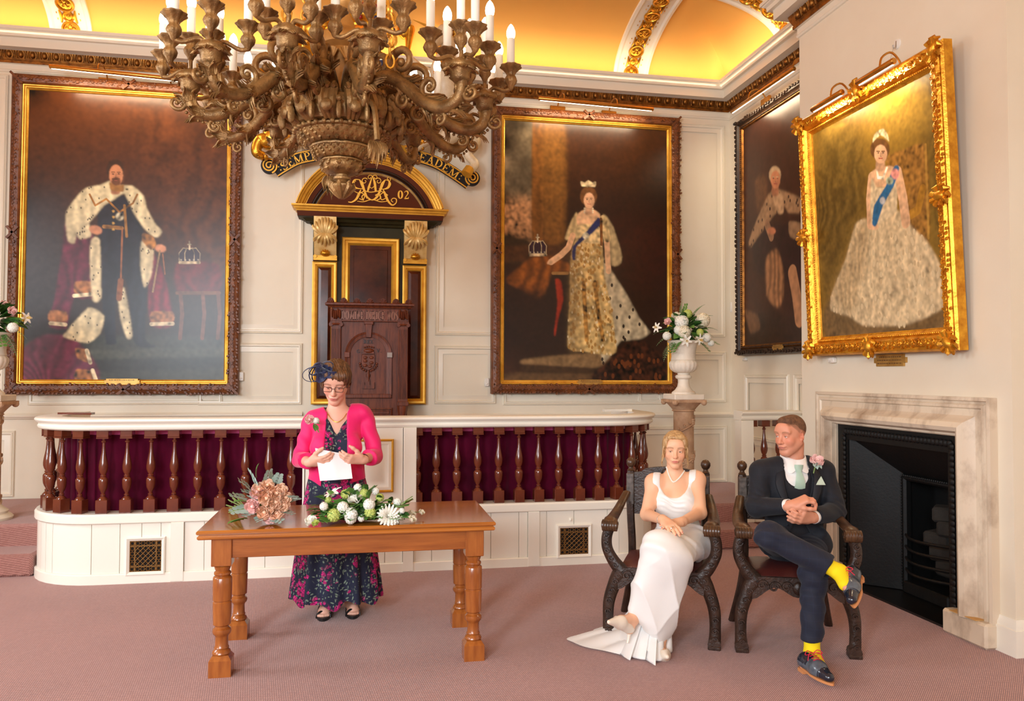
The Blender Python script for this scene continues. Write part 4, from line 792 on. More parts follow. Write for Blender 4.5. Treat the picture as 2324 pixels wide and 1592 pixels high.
def corbel(xa, xb, ya, yb):
    a0, a1, b1, b0 = dx(xa), dx(xb), dz(ya, xa), dz(yb, xa); w, h = a1-a0, b1-b0; cx = (a0+a1)/2; q = MB()
    def sh(t): return .05+.15*(1-(1-t)**2.2)                      # projection grows towards the top
    body = [[(a0+.01, YD-sh(t)*.8, b0+h*t), (a1-.01, YD-sh(t)*.8, b0+h*t), (a1-.01, YD, b0+h*t), (a0+.01, YD, b0+h*t)] for t in np.linspace(.12, 1, 9)]
    c = part('corbel', MB().rings(np.array(body)), PALEGOLD, dc, smooth=25)
    for k in range(9):
        u = (k-4)/4; P = []
        for t in np.linspace(0, 1, 8):
            x = cx+u*w*.5*math.sin(t*PI/2)**.8; tt = .55+.43*t*math.cos(u*1.0); P.append((x, YD-sh(tt)*.8-.012-.02*math.sin(t*PI), b0+h*tt))
        q.tube(P, [.006+.013*math.sin(PI*(t*.8+.15)) for t in np.linspace(0, 1, 8)], 6)
    for k in range(7):
        u = (k-3)/3; P = []
        for t in np.linspace(0, 1, 7):
            x = cx+u*w*.46*math.sin(t*PI/2); tt = .62-(.32-.12*abs(u))*t; P.append((x, YD-sh(tt)*.8-.014-.03*math.sin(t*PI), b0+h*tt))
        q.tube(P, [.006+.012*math.sin(PI*(t*.85+.1)) for t in np.linspace(0, 1, 7)], 6)
    part('acanthus', q, PALEGOLD, c); q = MB().ball((cx, YD-.075, b0+h*.16), (.05, .045, .032), 12, 8)
    for k in range(7): an = PI*k/6; q.tube([(cx, YD-.11, b0+h*.13), (cx+.05*math.cos(an), YD-.1, b0+h*.14+.045*math.sin(an))], [.01, .006], 6)
    part('bud', q, GOLD, c); q = MB().box((a0+.004, YD-.07, b0), (a1-.004, YD, b0+.03)).box((a0+.02, YD-.055, b0+.03), (a1-.02, YD, b0+.055))
    for x in (a0+.02, a1-.02): q.tube([(x, YD-.08, b0+.035), (x, YD, b0+.035)], .018, 10)
    part('bracket', q, GOLDP, c, smooth=30)
corbel(710, 765, 497, 592); corbel(913, 968, 507, 600)
xl, xr = dx(684, 8.08), dx(1002, 8.08); zc = dz(492, 700, 8.1)
def block(name, a0, a1, prof, m):                     # straight cornice returning at both ends
    part(name, MB().sweep([(a0, YB), (a0, YD-.0), (a1, YD-.0), (a1, YB)], prof), m, dc, smooth=25)
g0, g1 = dx(712), dx(966); Z = onY(838, 469, YD-.2)[2]-.17
block('green_cornice', g0, g1, [(0, Z-.01), (.03, Z-.005), (.05, Z+.015), (.08, Z+.02), (.11, Z+.045), (.15, Z+.055), (.15, Z+.06), (0, Z+.06)], GREEN)
block('brown_frieze', g0, g1, [(0, Z+.06), (.16, Z+.06), (.165, Z+.11), (0, Z+.11)], TYMP)
block('gilt_cornice', g0, g1, [(0, Z+.11), (.17, Z+.11), (.175, Z+.125), (.19, Z+.13), (.195, Z+.145), (.215, Z+.155), (.215, Z+.17), (0, Z+.17)], GOLDP)
# segmental pediment: arc through three measured points
yP = YD-.2; A_, B_, C_ = [onY(*p, yP)[[0, 2]] for p in ((671, 462), (838, 346), (1007, 470))]
hw = (C_[0]-A_[0])/2; rise = B_[1]-(A_[1]+C_[1])/2; RA = (hw*hw+rise*rise)/(2*rise); pc = np.array([(A_[0]+C_[0])/2, B_[1]-RA]); an = math.asin(min(1, hw/RA)); zfl = Z+.17
def arch(name, prof, m):
    G = []
    for t in np.linspace(-an, an, 41):
        G.append([(pc[0]+(RA+.68*r)*math.sin(t), YD-h, max(zfl, pc[1]+(RA+.68*r)*math.cos(t))) for r, h in prof])
    part(name, MB().rings(np.array(G)), m, dc, smooth=25)
arch('pediment_gilt', [(0, -.05), (0, .215), (-.018, .215), (-.025, .2), (-.05, .19), (-.056, .175), (-.085, .165), (-.092, .15), (-.115, .14), (-.12, .12), (-.13, .12), (-.13, -.05)], GOLDP)
arch('pediment_band', [(-.13, -.05), (-.13, .115), (-.2, .11), (-.2, -.05)], TYMP)
arch('pediment_bead', [(-.2, -.05), (-.2, .1), (-.21, .12), (-.225, .12), (-.235, .1), (-.245, .085), (-.26, .085), (-.26, -.05)], BEAD)
arch('pediment_fillet', [(-.26, -.05), (-.26, .09), (-.268, .095), (-.278, .075), (-.285, .06), (-.285, -.05)], PALEGOLD)
RI = RA-.19; P = [(pc[0]+RI*math.sin(t), pc[1]+RI*math.cos(t)) for t in np.linspace(-1.35, 1.35, 30)]; P = [(x, z) for x, z in P if z > zfl-.001]
P = [(P[0][0], zfl)]+P+[(P[-1][0], zfl)]
ty = part('tympanum', MB().prism([(x, z) for x, z in P], 0, .06, M=basis((0, YD, 0), (1, 0, 0), (0, 0, 1), (0, -1, 0))), TYMP, dc, smooth=0)
GLT = mat('gold_lettering', S(240, 186, 70), .4, .35)
yt = YD-.06
def zp(u, v):                                                     # monogram sketch coordinates -> wall
    p = onY(560+u/4.15, 300+v/4.15, yt); return (p[0], p[2])
q = MB(); mt = lambda x, y, z: (x, yt-z, y)
def curl(cx, cy, r, a0, turns, n=18): return [(cx+r*(1-.75*t)*math.cos(a0+turns*2*PI*t), cy+r*(1-.75*t)*math.sin(a0+turns*2*PI*t)) for t in np.linspace(0, 1, n)]
wk = .0030
mg_ = 0
for pts, wd in [
    ([(1140, 560), (1150, 520), (1185, 412)], [14, 22, 6]), ([(1185, 412), (1205, 480), (1215, 560)], [6, 24, 20]), ([(1150, 505), (1175, 530), (1208, 505)], [6, 6, 6]),
    ([(1062, 450), (1085, 490), (1105, 545), (1130, 610), (1170, 640)], [10, 30, 22, 22, 10]), ([(1304, 452), (1278, 490), (1258, 545), (1228, 610), (1190, 640), (1160, 640)], [10, 30, 22, 22, 14, 8]),
    ([(1062, 450), (1020, 450), (1005, 480), (1016, 520), (1060, 535), (1110, 535)], [6, 10, 28, 22, 8, 6]), ([(1304, 452), (1335, 460), (1346, 490), (1330, 525), (1290, 540), (1245, 535)], [6, 10, 28, 22, 8, 6]),
    ([(1075, 545), (1055, 590), (1030, 635), (990, 662), (955, 660)], [8, 24, 20, 12, 8]), ([(1285, 545), (1305, 590), (1330, 650), (1370, 690), (1405, 670), (1408, 635), (1380, 625), (1360, 645), (1378, 662)], [8, 26, 22, 14, 10, 10, 8, 8, 8]),
    (curl(1160, 430, 25, -.3, -1.0), [6]), (curl(1210, 430, 25, 3.4, 1.0), [6]), (curl(1110, 465, 32, -.6, -1.1), [8, 6]), (curl(1240, 465, 32, 3.7, 1.1), [8, 6]), (curl(1335, 445, 22, 1.0, -1.0), [6]), (curl(1020, 468, 20, 1.6, .8), [6]),
    ([(1040, 600), (1075, 575), (1110, 600), (1095, 640), (1060, 630)], [8]), ([(1100, 650), (1085, 610), (1120, 590), (1135, 630)], [8, 12]), ([(1330, 600), (1290, 575), (1255, 600), (1270, 640), (1305, 630)], [8]), ([(1210, 600), (1245, 590), (1262, 625), (1225, 645)], [12, 8]),
    ([(1010, 560), (1060, 580), (1110, 560), (1170, 570), (1250, 560), (1310, 580)], [4, 8, 8, 8, 8, 4]), ([(1040, 655), (1100, 660), (1180, 640), (1260, 660), (1330, 655)], [5, 8, 8, 8, 5])]:
    q.ribbon(spline([zp(*p) for p in pts], 5*len(pts)) if len(pts) < 12 else [zp(*p) for p in pts], [w_*wk/2.9 for w_ in wd], .001, .007+mg_*.0007, mp=mt); mg_ += 1
part('monogram', q, GLT, ty, smooth=0)
q = MB()
for tx, u, v in (('17', 868, 560), ('02', 1475, 592)):
    c = zp(u, v); lettering(q, tx, .088, lambda x, y, z: (c[0]+x, yt-z, c[1]-.044+y), .001, .008)
part('date', q, GLT, ty, smooth=0)
# ================================================================ MOTTO SCROLL
BLK = mat('black_ribbon', S(32, 28, 28), .5, spec=.2); YS = YD-.13
cl = spline([onY(*p, YS)[[0, 2]] for p in ((624, 391), (645, 378), (675, 362), (710, 354), (750, 346), (838, 334), (905, 343), (950, 356), (990, 370), (1025, 391), (1050, 408), (1064, 418))], 80)
ms = root('motto_scroll', (pc[0], YS, cl[40][1]), 'black and gold curling motto ribbon above the doorcase pediment', 'scroll')
ml = np.r_[0, np.cumsum(np.linalg.norm(np.diff(cl, axis=0), axis=1))]
def onr(s, off):
    p = np.array([np.interp(s, ml, cl[:, 0]), np.interp(s, ml, cl[:, 1])]); e = .01; p2 = np.array([np.interp(s+e, ml, cl[:, 0]), np.interp(s+e, ml, cl[:, 1])]); p0 = np.array([np.interp(s-e, ml, cl[:, 0]), np.interp(s-e, ml, cl[:, 1])])
    d = unit(p2-p0); return p+off*np.array([-d[1], d[0]])
mr = lambda x, y, z: (x, YS-z, y)
ml_ = ml[-1]; ss = np.linspace(0, ml_, 90)
rb = part('ribbon', MB().ribbon([onr(s, 0) for s in ss], .128, 0, .02, mp=mr), BLK, ms, smooth=0)
for sg in (-1, 1): part('gilt_edge', MB().ribbon([onr(s, sg*.052) for s in ss], .012, .018, .026, mp=mr), GOLDP, ms, smooth=0)
for (x, y, d) in ((612, 378, 1), (1071, 406, -1)):
    c = onY(x, y, YS); cm = MB().lathe([(.082, 0), (.082, .03), (.07, .036), (.0, .036)], 28, M=basis(c, (1, 0, 0), (0, 0, 1), (0, -1, 0)))
    cu = part('curl', cm, BLK, ms, smooth=30)
    part('gilt_spiral', MB().ribbon([(c[0]+.078*(1-.86*t)*math.cos(d*(-1.2+t*2*PI*2.3)+(0 if d == 1 else PI)), c[2]+.078*(1-.86*t)*math.sin(d*(-1.2+t*2*PI*2.3)+(0 if d == 1 else PI))) for t in np.linspace(0, 1, 60)], .014, .03, .044, mp=mr), GOLDP, cu, smooth=0)
q = MB()
def along(s0): return lambda x, y, z: (lambda p: (p[0], YS-z, p[1]))(onr(s0+x, y-.042))
def sat(px): return float(np.interp(onY(px, 370, YS)[0], cl[:, 0], ml))
lettering(q, ':SEMPER', .084, along((sat(633)+sat(737))/2), .019, .026, width=sat(737)-sat(633)); lettering(q, ':EADEM:', .084, along((sat(943)+sat(1047))/2), .019, .026, width=sat(1047)-sat(943))
part('lettering', q, GLT, ms, smooth=0)
# ================================================================ COAT OF ARMS (crown, shield, lion, unicorn, chain)
YC = YD-.2; SIL = mat('unicorn_cream', S(226, 208, 176), .4, col2=S(206, 180, 140), nscale=8); REDP = mat('heraldic_red', S(160, 30, 30), .4); BLUEP = mat('heraldic_blue', S(34, 44, 84), .4)
ca = root('coat_of_arms', onY(835, 200, YC), 'large gilded royal coat of arms with lion and unicorn above the motto ribbon', 'coat of arms')
def pc3(x, y, o=0): return onY(x, y, YC-o)
def limb(name, pts, rad, m, parent, n=8, fl=1.): return part(name, MB().tube(spline([pc3(*p) for p in pts], 6*len(pts)), np.interp(np.linspace(0, 1, 6*len(pts)), np.linspace(0, 1, len(rad)), rad), n, flat=fl), m, parent, smooth=60)
E_S = onY(835, 230, YC); q = MB().prism([(-.34, .42), (-.3, .46), (0, .43), (.3, .46), (.34, .42), (.34, -.1), (.22, -.36), (0, -.48), (-.22, -.36), (-.34, -.1)], 0, .06, M=basis(E_S+np.array([0, .05, 0]), (1, 0, 0), (0, 0, 1), (0, -1, 0)), inset=.03)
shd = part('shield', q, BLUEP, ca, smooth=0); part('shield_rim', MB().tube([E_S+np.array([.44*math.cos(t), -.02, .5*math.sin(t)]) for t in np.linspace(0, 2*PI, 40)], .035, 8), GOLD, ca)
part('shield_quarter', MB().box((E_S[0]-.3, YC-.03, E_S[2]), (E_S[0], YC-.015, E_S[2]+.4)), REDP, ca, smooth=0); part('shield_quarter', MB().box((E_S[0], YC-.03, E_S[2]-.3), (E_S[0]+.28, YC-.015, E_S[2])), REDP, ca, smooth=0)
for sx_, sz in ((-.15, .3), (-.15, .2), (-.15, .1), (.15, -.1), (.14, -.2), (.15, .2), (-.12, -.2)):
    part('charge', MB().tube(spline([(E_S[0]+sx_-.1, YC-.04, E_S[2]+sz), (E_S[0]+sx_-.03, YC-.045, E_S[2]+sz+.03), (E_S[0]+sx_+.04, YC-.045, E_S[2]+sz-.01), (E_S[0]+sx_+.1, YC-.04, E_S[2]+sz+.03)], 12), [.008]+[.02]*10+[.01], 6), GOLD, ca)
cc = onY(835, 52, YC-.1); q = MB().lathe([(.24, -.12), (.25, -.1), (.24, -.07), (.23, -.03), (.25, 0), (.25, .02), (.2, .02)], 24, M=Matrix.Translation(cc)); cr = part('crown', q, GOLD, ca)
part('cap', MB().ball(cc+np.array([0, 0, .06]), (.2, .2, .16), 14, 9), REDP, cr)
for k in range(8):
    a = 2*PI*k/8; part('crown_arch', MB().tube([cc+np.array([math.cos(a)*.25*math.cos(t)*(1+.2*math.sin(2*t)), math.sin(a)*.25*math.cos(t)*(1+.2*math.sin(2*t)), .02+.26*math.sin(t)]) for t in np.linspace(0, PI/2, 9)], .022, 6), GOLD, cr)
part('orb', MB().ball(cc+np.array([0, 0, .33]), .06, 10, 7).box(cc+np.array([-.015, -.015, .38]), cc+np.array([.015, .015, .5])).box(cc+np.array([-.05, -.015, .43]), cc+np.array([.05, .015, .46])), GOLD, cr)
for k in range(10): a = 2*PI*k/10; part('jewel', MB().ball(cc+np.array([.25*math.cos(a), .25*math.sin(a), -.05]), .025, 6, 5), REDP if k % 2 else BLUEP, cr)
limb('mantling', [(800, 20), (760, 10), (735, 60), (720, 40), (700, 80)], [.05, .06, .04, .06, .02], GOLD, ca); limb('mantling', [(870, 20), (905, 30), (915, 80), (930, 60), (925, 120)], [.05, .06, .04, .06, .02], GOLD, ca)
# lion, standing on its hind legs at the left
li = part('lion', MB().tube(spline([pc3(630, 300), pc3(640, 240), pc3(665, 180, .05), pc3(690, 120, .08), pc3(700, 90, .1)], 24), np.interp(np.linspace(0, 1, 24), [0, .3, .6, 1], [.12, .13, .17, .12]), 12), GOLD, ca, smooth=60)
part('lion_head', MB().ball(pc3(706, 70, .12), (.12, .14, .13), 12, 9).ball(pc3(716, 78, .25), (.06, .06, .05), 8, 6), GOLD, li, smooth=60)
q = MB(); rg = random.Random(4)
for k in range(40):
    a, b = rg.uniform(0, 2*PI), rg.uniform(-.6, 1.2); c = pc3(702, 80, .08); d = np.array([math.cos(a)*math.cos(b), math.sin(a)*math.cos(b), math.sin(b)]); q.tube([c+d*.1, c+d*.17+np.array([0, 0, -.02]), c+d*.22+np.array([0, 0, -.07])], [.03, .028, .006], 5)
part('mane', q, GOLD, li)
limb('hind_leg', [(630, 290), (612, 320), (590, 318), (582, 345), (600, 356)], [.12, .1, .06, .05, .045], GOLD, li); limb('hind_leg', [(640, 290), (668, 310), (690, 300), (700, 322), (718, 330)], [.11, .09, .05, .045, .04], GOLD, li)
limb('foreleg', [(690, 130), (735, 120), (765, 150)], [.09, .06, .05], GOLD, li); limb('foreleg', [(680, 160), (730, 185), (770, 190)], [.08, .06, .05], GOLD, li); limb('tail', [(615, 290), (580, 270), (575, 220), (600, 190), (590, 160)], [.03, .025, .02, .03, .05], GOLD, li)
q = MB(); 
for x, y in ((586, 350), (594, 356), (604, 358), (712, 332), (722, 333)): q.ball(pc3(x, y, .04), (.025, .04, .03), 8, 6)
part('paw', q, GOLD, li)
# unicorn at the right
un = part('unicorn', MB().tube(spline([pc3(1040, 300), pc3(1025, 250), pc3(1010, 200, .05), pc3(1012, 150, .06), pc3(1018, 110, .08), pc3(1010, 85, .1)], 30), np.interp(np.linspace(0, 1, 30), [0, .3, .55, .75, 1], [.13, .14, .16, .1, .08]), 12), SIL, ca, smooth=60)
part('unicorn_head', MB().tube(spline([pc3(1022, 78, .1), pc3(1006, 76, .12), pc3(990, 92, .16), pc3(980, 106, .2)], 16), np.interp(np.linspace(0, 1, 16), [0, .3, .7, 1], [.07, .09, .06, .045]), 10), SIL, un, smooth=60)
part('horn', MB().tube([pc3(990, 68, .14), pc3(938, 45, .22)], [.022, .003], 8), GOLDP, un)
q = MB()
for i in range(14): t = i/13; c = onY(1016+8*math.sin(t*3), 66+t*110, YC-.02); q.tube(spline([c, c+np.array([.05, -.05, .03]), c+np.array([.1, -.03, -.02]), c+np.array([.11, -.01, -.07])], 7), [.02, .025, .025, .02, .015, .01, .004], 5)
part('mane', q, GOLDP, un); part('ear', MB().tube([pc3(1008, 62, .12), pc3(1010, 50, .12)], [.02, .004], 6), SIL, un)
limb('hind_leg', [(1040, 290), (1070, 320), (1062, 350), (1078, 372), (1068, 386)], [.13, .1, .05, .045, .05], SIL, un); limb('hind_leg', [(1030, 300), (1000, 320), (975, 318), (955, 330), (932, 340)], [.11, .08, .05, .045, .05], SIL, un)
limb('foreleg', [(1005, 180), (960, 160), (925, 130)], [.08, .055, .04], SIL, un); limb('foreleg', [(1005, 200), (960, 210), (925, 200)], [.08, .055, .04], SIL, un)
part('hoof', MB().tube([pc3(1066, 382, .03), pc3(1058, 396, .05)], [.05, .06], 8), GOLDP, un); part('hoof', MB().tube([pc3(934, 338, .03), pc3(918, 343, .05)], [.05, .06], 8), GOLDP, un)
part('coronet', MB().tube([pc3(1018, 122, .08)+np.array([.11*math.cos(t), .11*math.sin(t), 0]) for t in np.linspace(0, 2*PI, 20)], .025, 6), GOLD, un)
q = MB(); P = spline([pc3(1000, 130, .22), pc3(985, 190, .24), pc3(1000, 250, .2), pc3(985, 300, .18), pc3(950, 330, .16)], 22)
for i in range(21):
    d = unit(P[i+1]-P[i]); s_ = unit(np.cross(d, (0, 1, 0) if i % 2 else (1, .3, 0))); q.tube([P[i]+d*.03*math.cos(t)+s_*.02*math.sin(t) for t in np.linspace(0, 2*PI, 9)], .007, 5)
part('chain', q, GOLD, un)
for i, pp in enumerate((((690, 335), (720, 300), (760, 310), (790, 330)), ((880, 330), (910, 300), (950, 310), (960, 340)), ((640, 345), (660, 320), (690, 330)))): limb('compartment_leaf', pp, [.05, .06, .03], GOLD, ca, fl=.5)
# ================================================================ THRONE
OAKD = mat('dark_carved_oak', S(112, 54, 30), .42, spec=.3, col2=S(80, 34, 18), nscale=8, stretch=(6, 6, .8), bump=.08, bscale=60)
YT = 7.86; tx = lambda x, y=800: onY(x, y, YT)[0]; tz = lambda y, x=838: onY(x, y, YT)[2]
L_, R_ = tx(749), tx(927); TC = (L_+R_)/2
th = root('throne', (TC, 7.6, ZP), 'tall dark carved oak throne with arched back panel behind the balustrade', 'chair')
tm = lambda a, b, h: (a, YT-h, b)
part('back_board', MB().box((L_+.01, YT, ZP), (R_-.01, YT+.05, tz(692))), OAKD, th, smooth=0)
part('cornice', MB().sweep([(L_-.0, YT+.06), (L_-.0, YT), (R_+.0, YT), (R_+.0, YT+.06)], [(0, tz(700)), (.02, tz(700)), (.03, tz(696)), (.05, tz(694)), (.05, tz(690)), (.03, tz(688)), (0, tz(688))]), OAKD, th, smooth=25)
for k in range(7):
    c = np.array([L_+(R_-L_)*(k+.0)/6, YT+.0, tz(689)]); q = MB().prism([(.038*math.cos(t), .052*math.sin(t)) for t in np.linspace(0, PI, 10)], -.02, .02, M=basis(c, (1, 0, 0), (0, 0, 1), (0, -1, 0)), inset=.1)
    for a in np.linspace(.3, PI-.3, 6): q.tube([c+np.array([.006*math.cos(a), -.02, .008*math.sin(a)]), c+np.array([.034*math.cos(a), -.022, .045*math.sin(a)])], [.003, .007], 5)
    part('shell_crest', q, OAKD, th)
part('frieze', MB().box((L_, YT-.03, tz(731)), (R_, YT, tz(702)), ch=.004), OAKD, th, smooth=0)
q = MB(); lettering(q, 'DOMINE DIRIGE NOS', tz(707)-tz(727), lambda x, y, z: (TC+x, YT-.03-z, tz(727)+y), .0, .008, width=(R_-L_)*.72); part('carved_motto', q, mat('worn_oak', S(128, 70, 40), .4), th, smooth=0)
for x in (L_+.055, R_-.055):
    q = MB()
    for k in range(5): q.ball((x+(k-2)*.018, YT-.05, tz(715)+.01*math.cos(k*2)), (.014, .03, .045), 8, 6)
    part('scroll_corbel', q, OAKD, th)
    q = MB().box((x-.048, YT-.03, tz(914)), (x+.048, YT, tz(738)), ch=.003)
    for k in range(6): q.box((x-.042+k*.0155, YT-.037, tz(906)), (x-.042+k*.0155+.008, YT-.028, tz(748)), ch=.002)
    part('pilaster', q, OAKD, th, smooth=20); q = MB().box((x-.056, YT-.045, tz(736)), (x+.056, YT, tz(731)))
    for sg in (-1, 1): q.tube([(x+sg*.048, YT-.05, tz(738)), (x+sg*.048, YT, tz(738))], .02, 10)
    q.tube([(x-.04, YT-.04, tz(737)), (x+.04, YT-.04, tz(737))], .012, 8); part('capital', q, OAKD, th, smooth=30); part('pilaster_base', MB().box((x-.058, YT-.05, tz(922)), (x+.058, YT, tz(912)), ch=.004), OAKD, th, smooth=0)
ax0, ax1, azs, azb = tx(783), tx(889), tz(806), tz(897); ac = ((ax0+ax1)/2, azs); ar = (ax1-ax0)/2
for r0, r1, h in ((ar, ar-.02, .03), (ar-.02, ar-.05, .018)):
    pth = [(ac[0]-r0, azb)]+[(ac[0]-r0*math.cos(t), azs+r0*math.sin(t)) for t in np.linspace(0, PI, 18)]+[(ac[0]+r0, azb)]
    pt2 = [(ac[0]-r1, azb)]+[(ac[0]-r1*math.cos(t), azs+r1*math.sin(t)) for t in np.linspace(0, PI, 18)]+[(ac[0]+r1, azb)]
    part('arch_molding', MB().rings(np.array([[(a[0], YT, a[1]), (a[0], YT-h, a[1]), (b[0], YT-h*.8, b[1]), (b[0], YT, b[1])] for a, b in zip(pth, pt2)])), OAKD, th, smooth=30)
part('arch_sill', MB().box((ax0, YT-.03, azb-.03), (ax1, YT, azb+.01), ch=.004), OAKD, th, smooth=0)
part('keystone', MB().prism([(-.022, -.06), (.022, -.06), (.036, .085), (-.036, .085)], 0, .045, M=basis((ac[0], YT, azs+ar), (1, 0, 0), (0, 0, 1), (0, -1, 0)), inset=.08).box((ac[0]-.045, YT-.05, azs+ar+.07), (ac[0]+.045, YT, azs+ar+.1), ch=.004), OAKD, th, smooth=0)
for sg, m in ((-1, OAKD), (1, mat('pewter_block', S(140, 124, 116), .35, .3))): part('impost', MB().box((ac[0]+sg*(ar-.02)-.026, YT-.04, azs-.026), (ac[0]+sg*(ar-.02)+.026, YT, azs+.026), ch=.003), m, th, smooth=0)
q = MB(); K = (tz(780)-tz(840))/60; s0 = np.array([ac[0]+.0, YT, 0])
def tp(x, y, h=.012): return np.array([tx(x), YT-h, tz(y)])
q.prism([(tx(821)-ac[0], tz(805)), (tx(851)-ac[0], tz(805)), (tx(852)-ac[0], tz(826)), (tx(846)-ac[0], tz(836)), (0, tz(842)), (tx(826)-ac[0], tz(836)), (tx(820)-ac[0], tz(826))], 0, .018, M=basis((ac[0], YT, 0), (1, 0, 0), (0, 0, 1), (0, -1, 0)), inset=.06)
for x, y in ((829, 812), (829, 820), (843, 812), (843, 824), (829, 830), (840, 832)): q.ball(tp(x, y, .02), (.022, .012, .016), 8, 5)
for k in range(11): a = PI+PI*k/10; q.ball(tp(836+19*math.cos(a), 826-19*math.sin(a)*.9, .012), (.012, .012, .012), 6, 5)
q.tube([tp(836, 842), tp(836, 866)], .012, 8).tube([tp(836, 850), tp(836, 856)], .02, 8)
for x in (824, 836, 847): q.box(tp(x-3.5, 882, .02), tp(x+3.5, 868 if x != 836 else 862, 0)); 
q.box(tp(822, 883, .016), tp(850, 874, 0)); part('carved_arms', q, OAKD, th, smooth=30)
q = MB().ball(tp(837, 797, .016), (.05, .02, .026), 12, 8)
for k in range(5): q.ball(tp(827+k*5, 789-2*math.sin(PI*k/4), .02), .009, 6, 5)
q.box(tp(825, 803, .026), tp(849, 799, 0)); part('carved_crown', q, OAKD, th, smooth=40); q = MB(); 
for t_, x, y, wd in (('REX', 836, 776, .09), ('G.', 815, 798, .05), ('V.', 860, 796, .05)):
    lettering(q, t_, .036, lambda a, b, z, x=x, y=y: (tx(x)+a, YT-z, tz(y)-.018+b), 0, .01, width=wd)
part('carved_letters', q, BEAD, th, smooth=0)
part('seat', MB().box((L_+.02, 7.28, .78), (R_-.02, YT, .84), ch=.01), OAKD, th, smooth=0)
part('lower_panel', MB().frame(tx(780), tz(948), tx(892), tz(926), [(0, 0), (0, .012), (.015, .016), (.02, .004), (.03, .004), (.035, .01)], tm, cap=True), OAKD, th, smooth=20)
for x in (L_+.06, R_-.06):
    part('arm_post', MB().lathe([(.035, .84), (.035, .9), (.045, .93), (.03, .98), (.026, 1.05), (.032, 1.12), (.045, 1.2), (.048, 1.24)], 14, M=Matrix.Translation((x, YT-.1, 0)), mod=lambda a, z: 1+.08*math.cos(8*a)), OAKD, th)
    part('arm', MB().box((x-.035, 7.3, 1.0), (x+.035, YT, 1.05), ch=.01), OAKD, th, smooth=0); part('leg', MB().box((x-.035, 7.3, ZP), (x+.035, 7.37, 1.0), ch=.006), OAKD, th, smooth=0)
# ================================================================ FIREPLACE
MARB = mat('veined_marble', S(226, 208, 184), .3, col2=S(158, 132, 108), nscale=3.2, mixc=(.5, .72), stretch=(1, 1.5, .8), detail=10, bump=.03, bscale=60)
CAST = mat('black_cast_iron', S(13, 13, 13), .55, spec=.35, bump=.15, bscale=50); ASH = mat('grey_brick_log', S(50, 46, 41), .9, col2=S(34, 31, 28), nscale=9, bump=.4, bscale=30)
fp = root('fireplace', (XC, 4.81, 0), 'veined marble fireplace surround on the right wall behind the groom', 'fireplace')
FO, FI, FT = 5.69, 5.446, 1.425; F1 = 3.925
FPR = [(0, -.0), (0, .05), (-.02, .055), (-.026, .042), (-.04, .04), (-.046, .05), (-.062, .052), (-.07, .04), (-.11, .05), (-.125, .065), (-.15, .105), (-.18, .118), (-.205, .105), (-.216, .075), (-.222, .06), (-.232, .058), (-.236, .03), (-.24, .03), (-.24, 0)]
MF = basis((XC, 0, 0), (0, 1, 0), (0, 0, 1), (-1, 0, 0))
def fsw(name, path): part(name, MB().sweep(path, FPR, M=MF), MARB, fp, smooth=25)
fsw('jamb', [(FO, .14), (FO, 1.17)]); fsw('lintel', [(FO, 1.17), (FO, FT), (F1, FT), (F1, 1.17)]); fsw('jamb', [(F1, 1.17), (F1, .14)])
for a, b in ((3.92, 4.27), (5.36, 5.7)): part('plinth_block', MB().box((XC-.1, a, 0), (XC, b, .145), ch=.014), MARB, fp, smooth=20)
part('stained_patch', MB().box((XC-.105, 3.99, .146), (XC-.02, 4.2, .15)), mat('bare_stone', S(214, 168, 104), .8), fp)
fi = root('fire_grate', (XC, 4.81, 0), 'black cast iron fireplace insert and grate inside the marble surround', 'grate')
fm = lambda a, b, h: (XC-h, a, b)
ya, yb, zt = 4.165, 5.465, 1.215
def quad(name, P, m=CAST): part(name, MB().add(P, [(0, 1, 2, 3)]), m, fi, smooth=0)
ia, ib, iz = ya+.14, yb-.14, zt-.12; ga, gb, gz, gd = 4.56, 5.06, .84, .26
part('face_plate', MB().frame(ya, -.15, yb, zt, [(0, 0), (0, .01), (.02, .012), (.14, .012), (.14, -.02)], fm, close=False), CAST, fi, smooth=0)
q = MB()
for pth in ([(ya+.1, .02), (ya+.1, zt-.08), (yb-.1, zt-.08), (yb-.1, .02)],):
    for (p, r) in zip(pth[:-1], pth[1:]):
        L = math.hypot(r[0]-p[0], r[1]-p[1]); k = int(L/.035)
        for i in range(k): t = (i+.5)/k; q.ball(fm(p[0]+(r[0]-p[0])*t, p[1]+(r[1]-p[1])*t, .018), (.016, .024, .024), 7, 5)
o = part('rope_molding', q, CAST, fi); o['kind'] = 'stuff'
quad('cheek', [fm(ib, 0.02, 0), fm(ib, iz, 0), fm(gb, gz, -gd), fm(gb, .02, -gd)]); quad('cheek', [fm(ia, 0.02, 0), fm(ia, iz, 0), fm(ga, gz, -gd), fm(ga, .02, -gd)]); quad('hood', [fm(ia, iz, 0), fm(ib, iz, 0), fm(gb, gz, -gd), fm(ga, gz, -gd)])
part('grate_frame', MB().frame(ga, -.06, gb, gz, [(-.005, -gd), (-.005, -gd+.025), (.02, -gd+.03), (.035, -gd+.015), (.035, -gd-.02)], fm, close=False), CAST, fi, smooth=20)
q = MB()
for (p, r) in (((ga, gz-.0), (gb, gz)), ((ga, .05), (ga, gz)), ((gb, .05), (gb, gz))):
    L = math.hypot(r[0]-p[0], r[1]-p[1]); k = int(L/.02)
    for i in range(k): t = (i+.5)/k; q.ball(fm(p[0]+(r[0]-p[0])*t, p[1]+(r[1]-p[1])*t, -gd+.03), .009, 6, 4)
o = part('bead_edge', q, CAST, fi); o['kind'] = 'stuff'
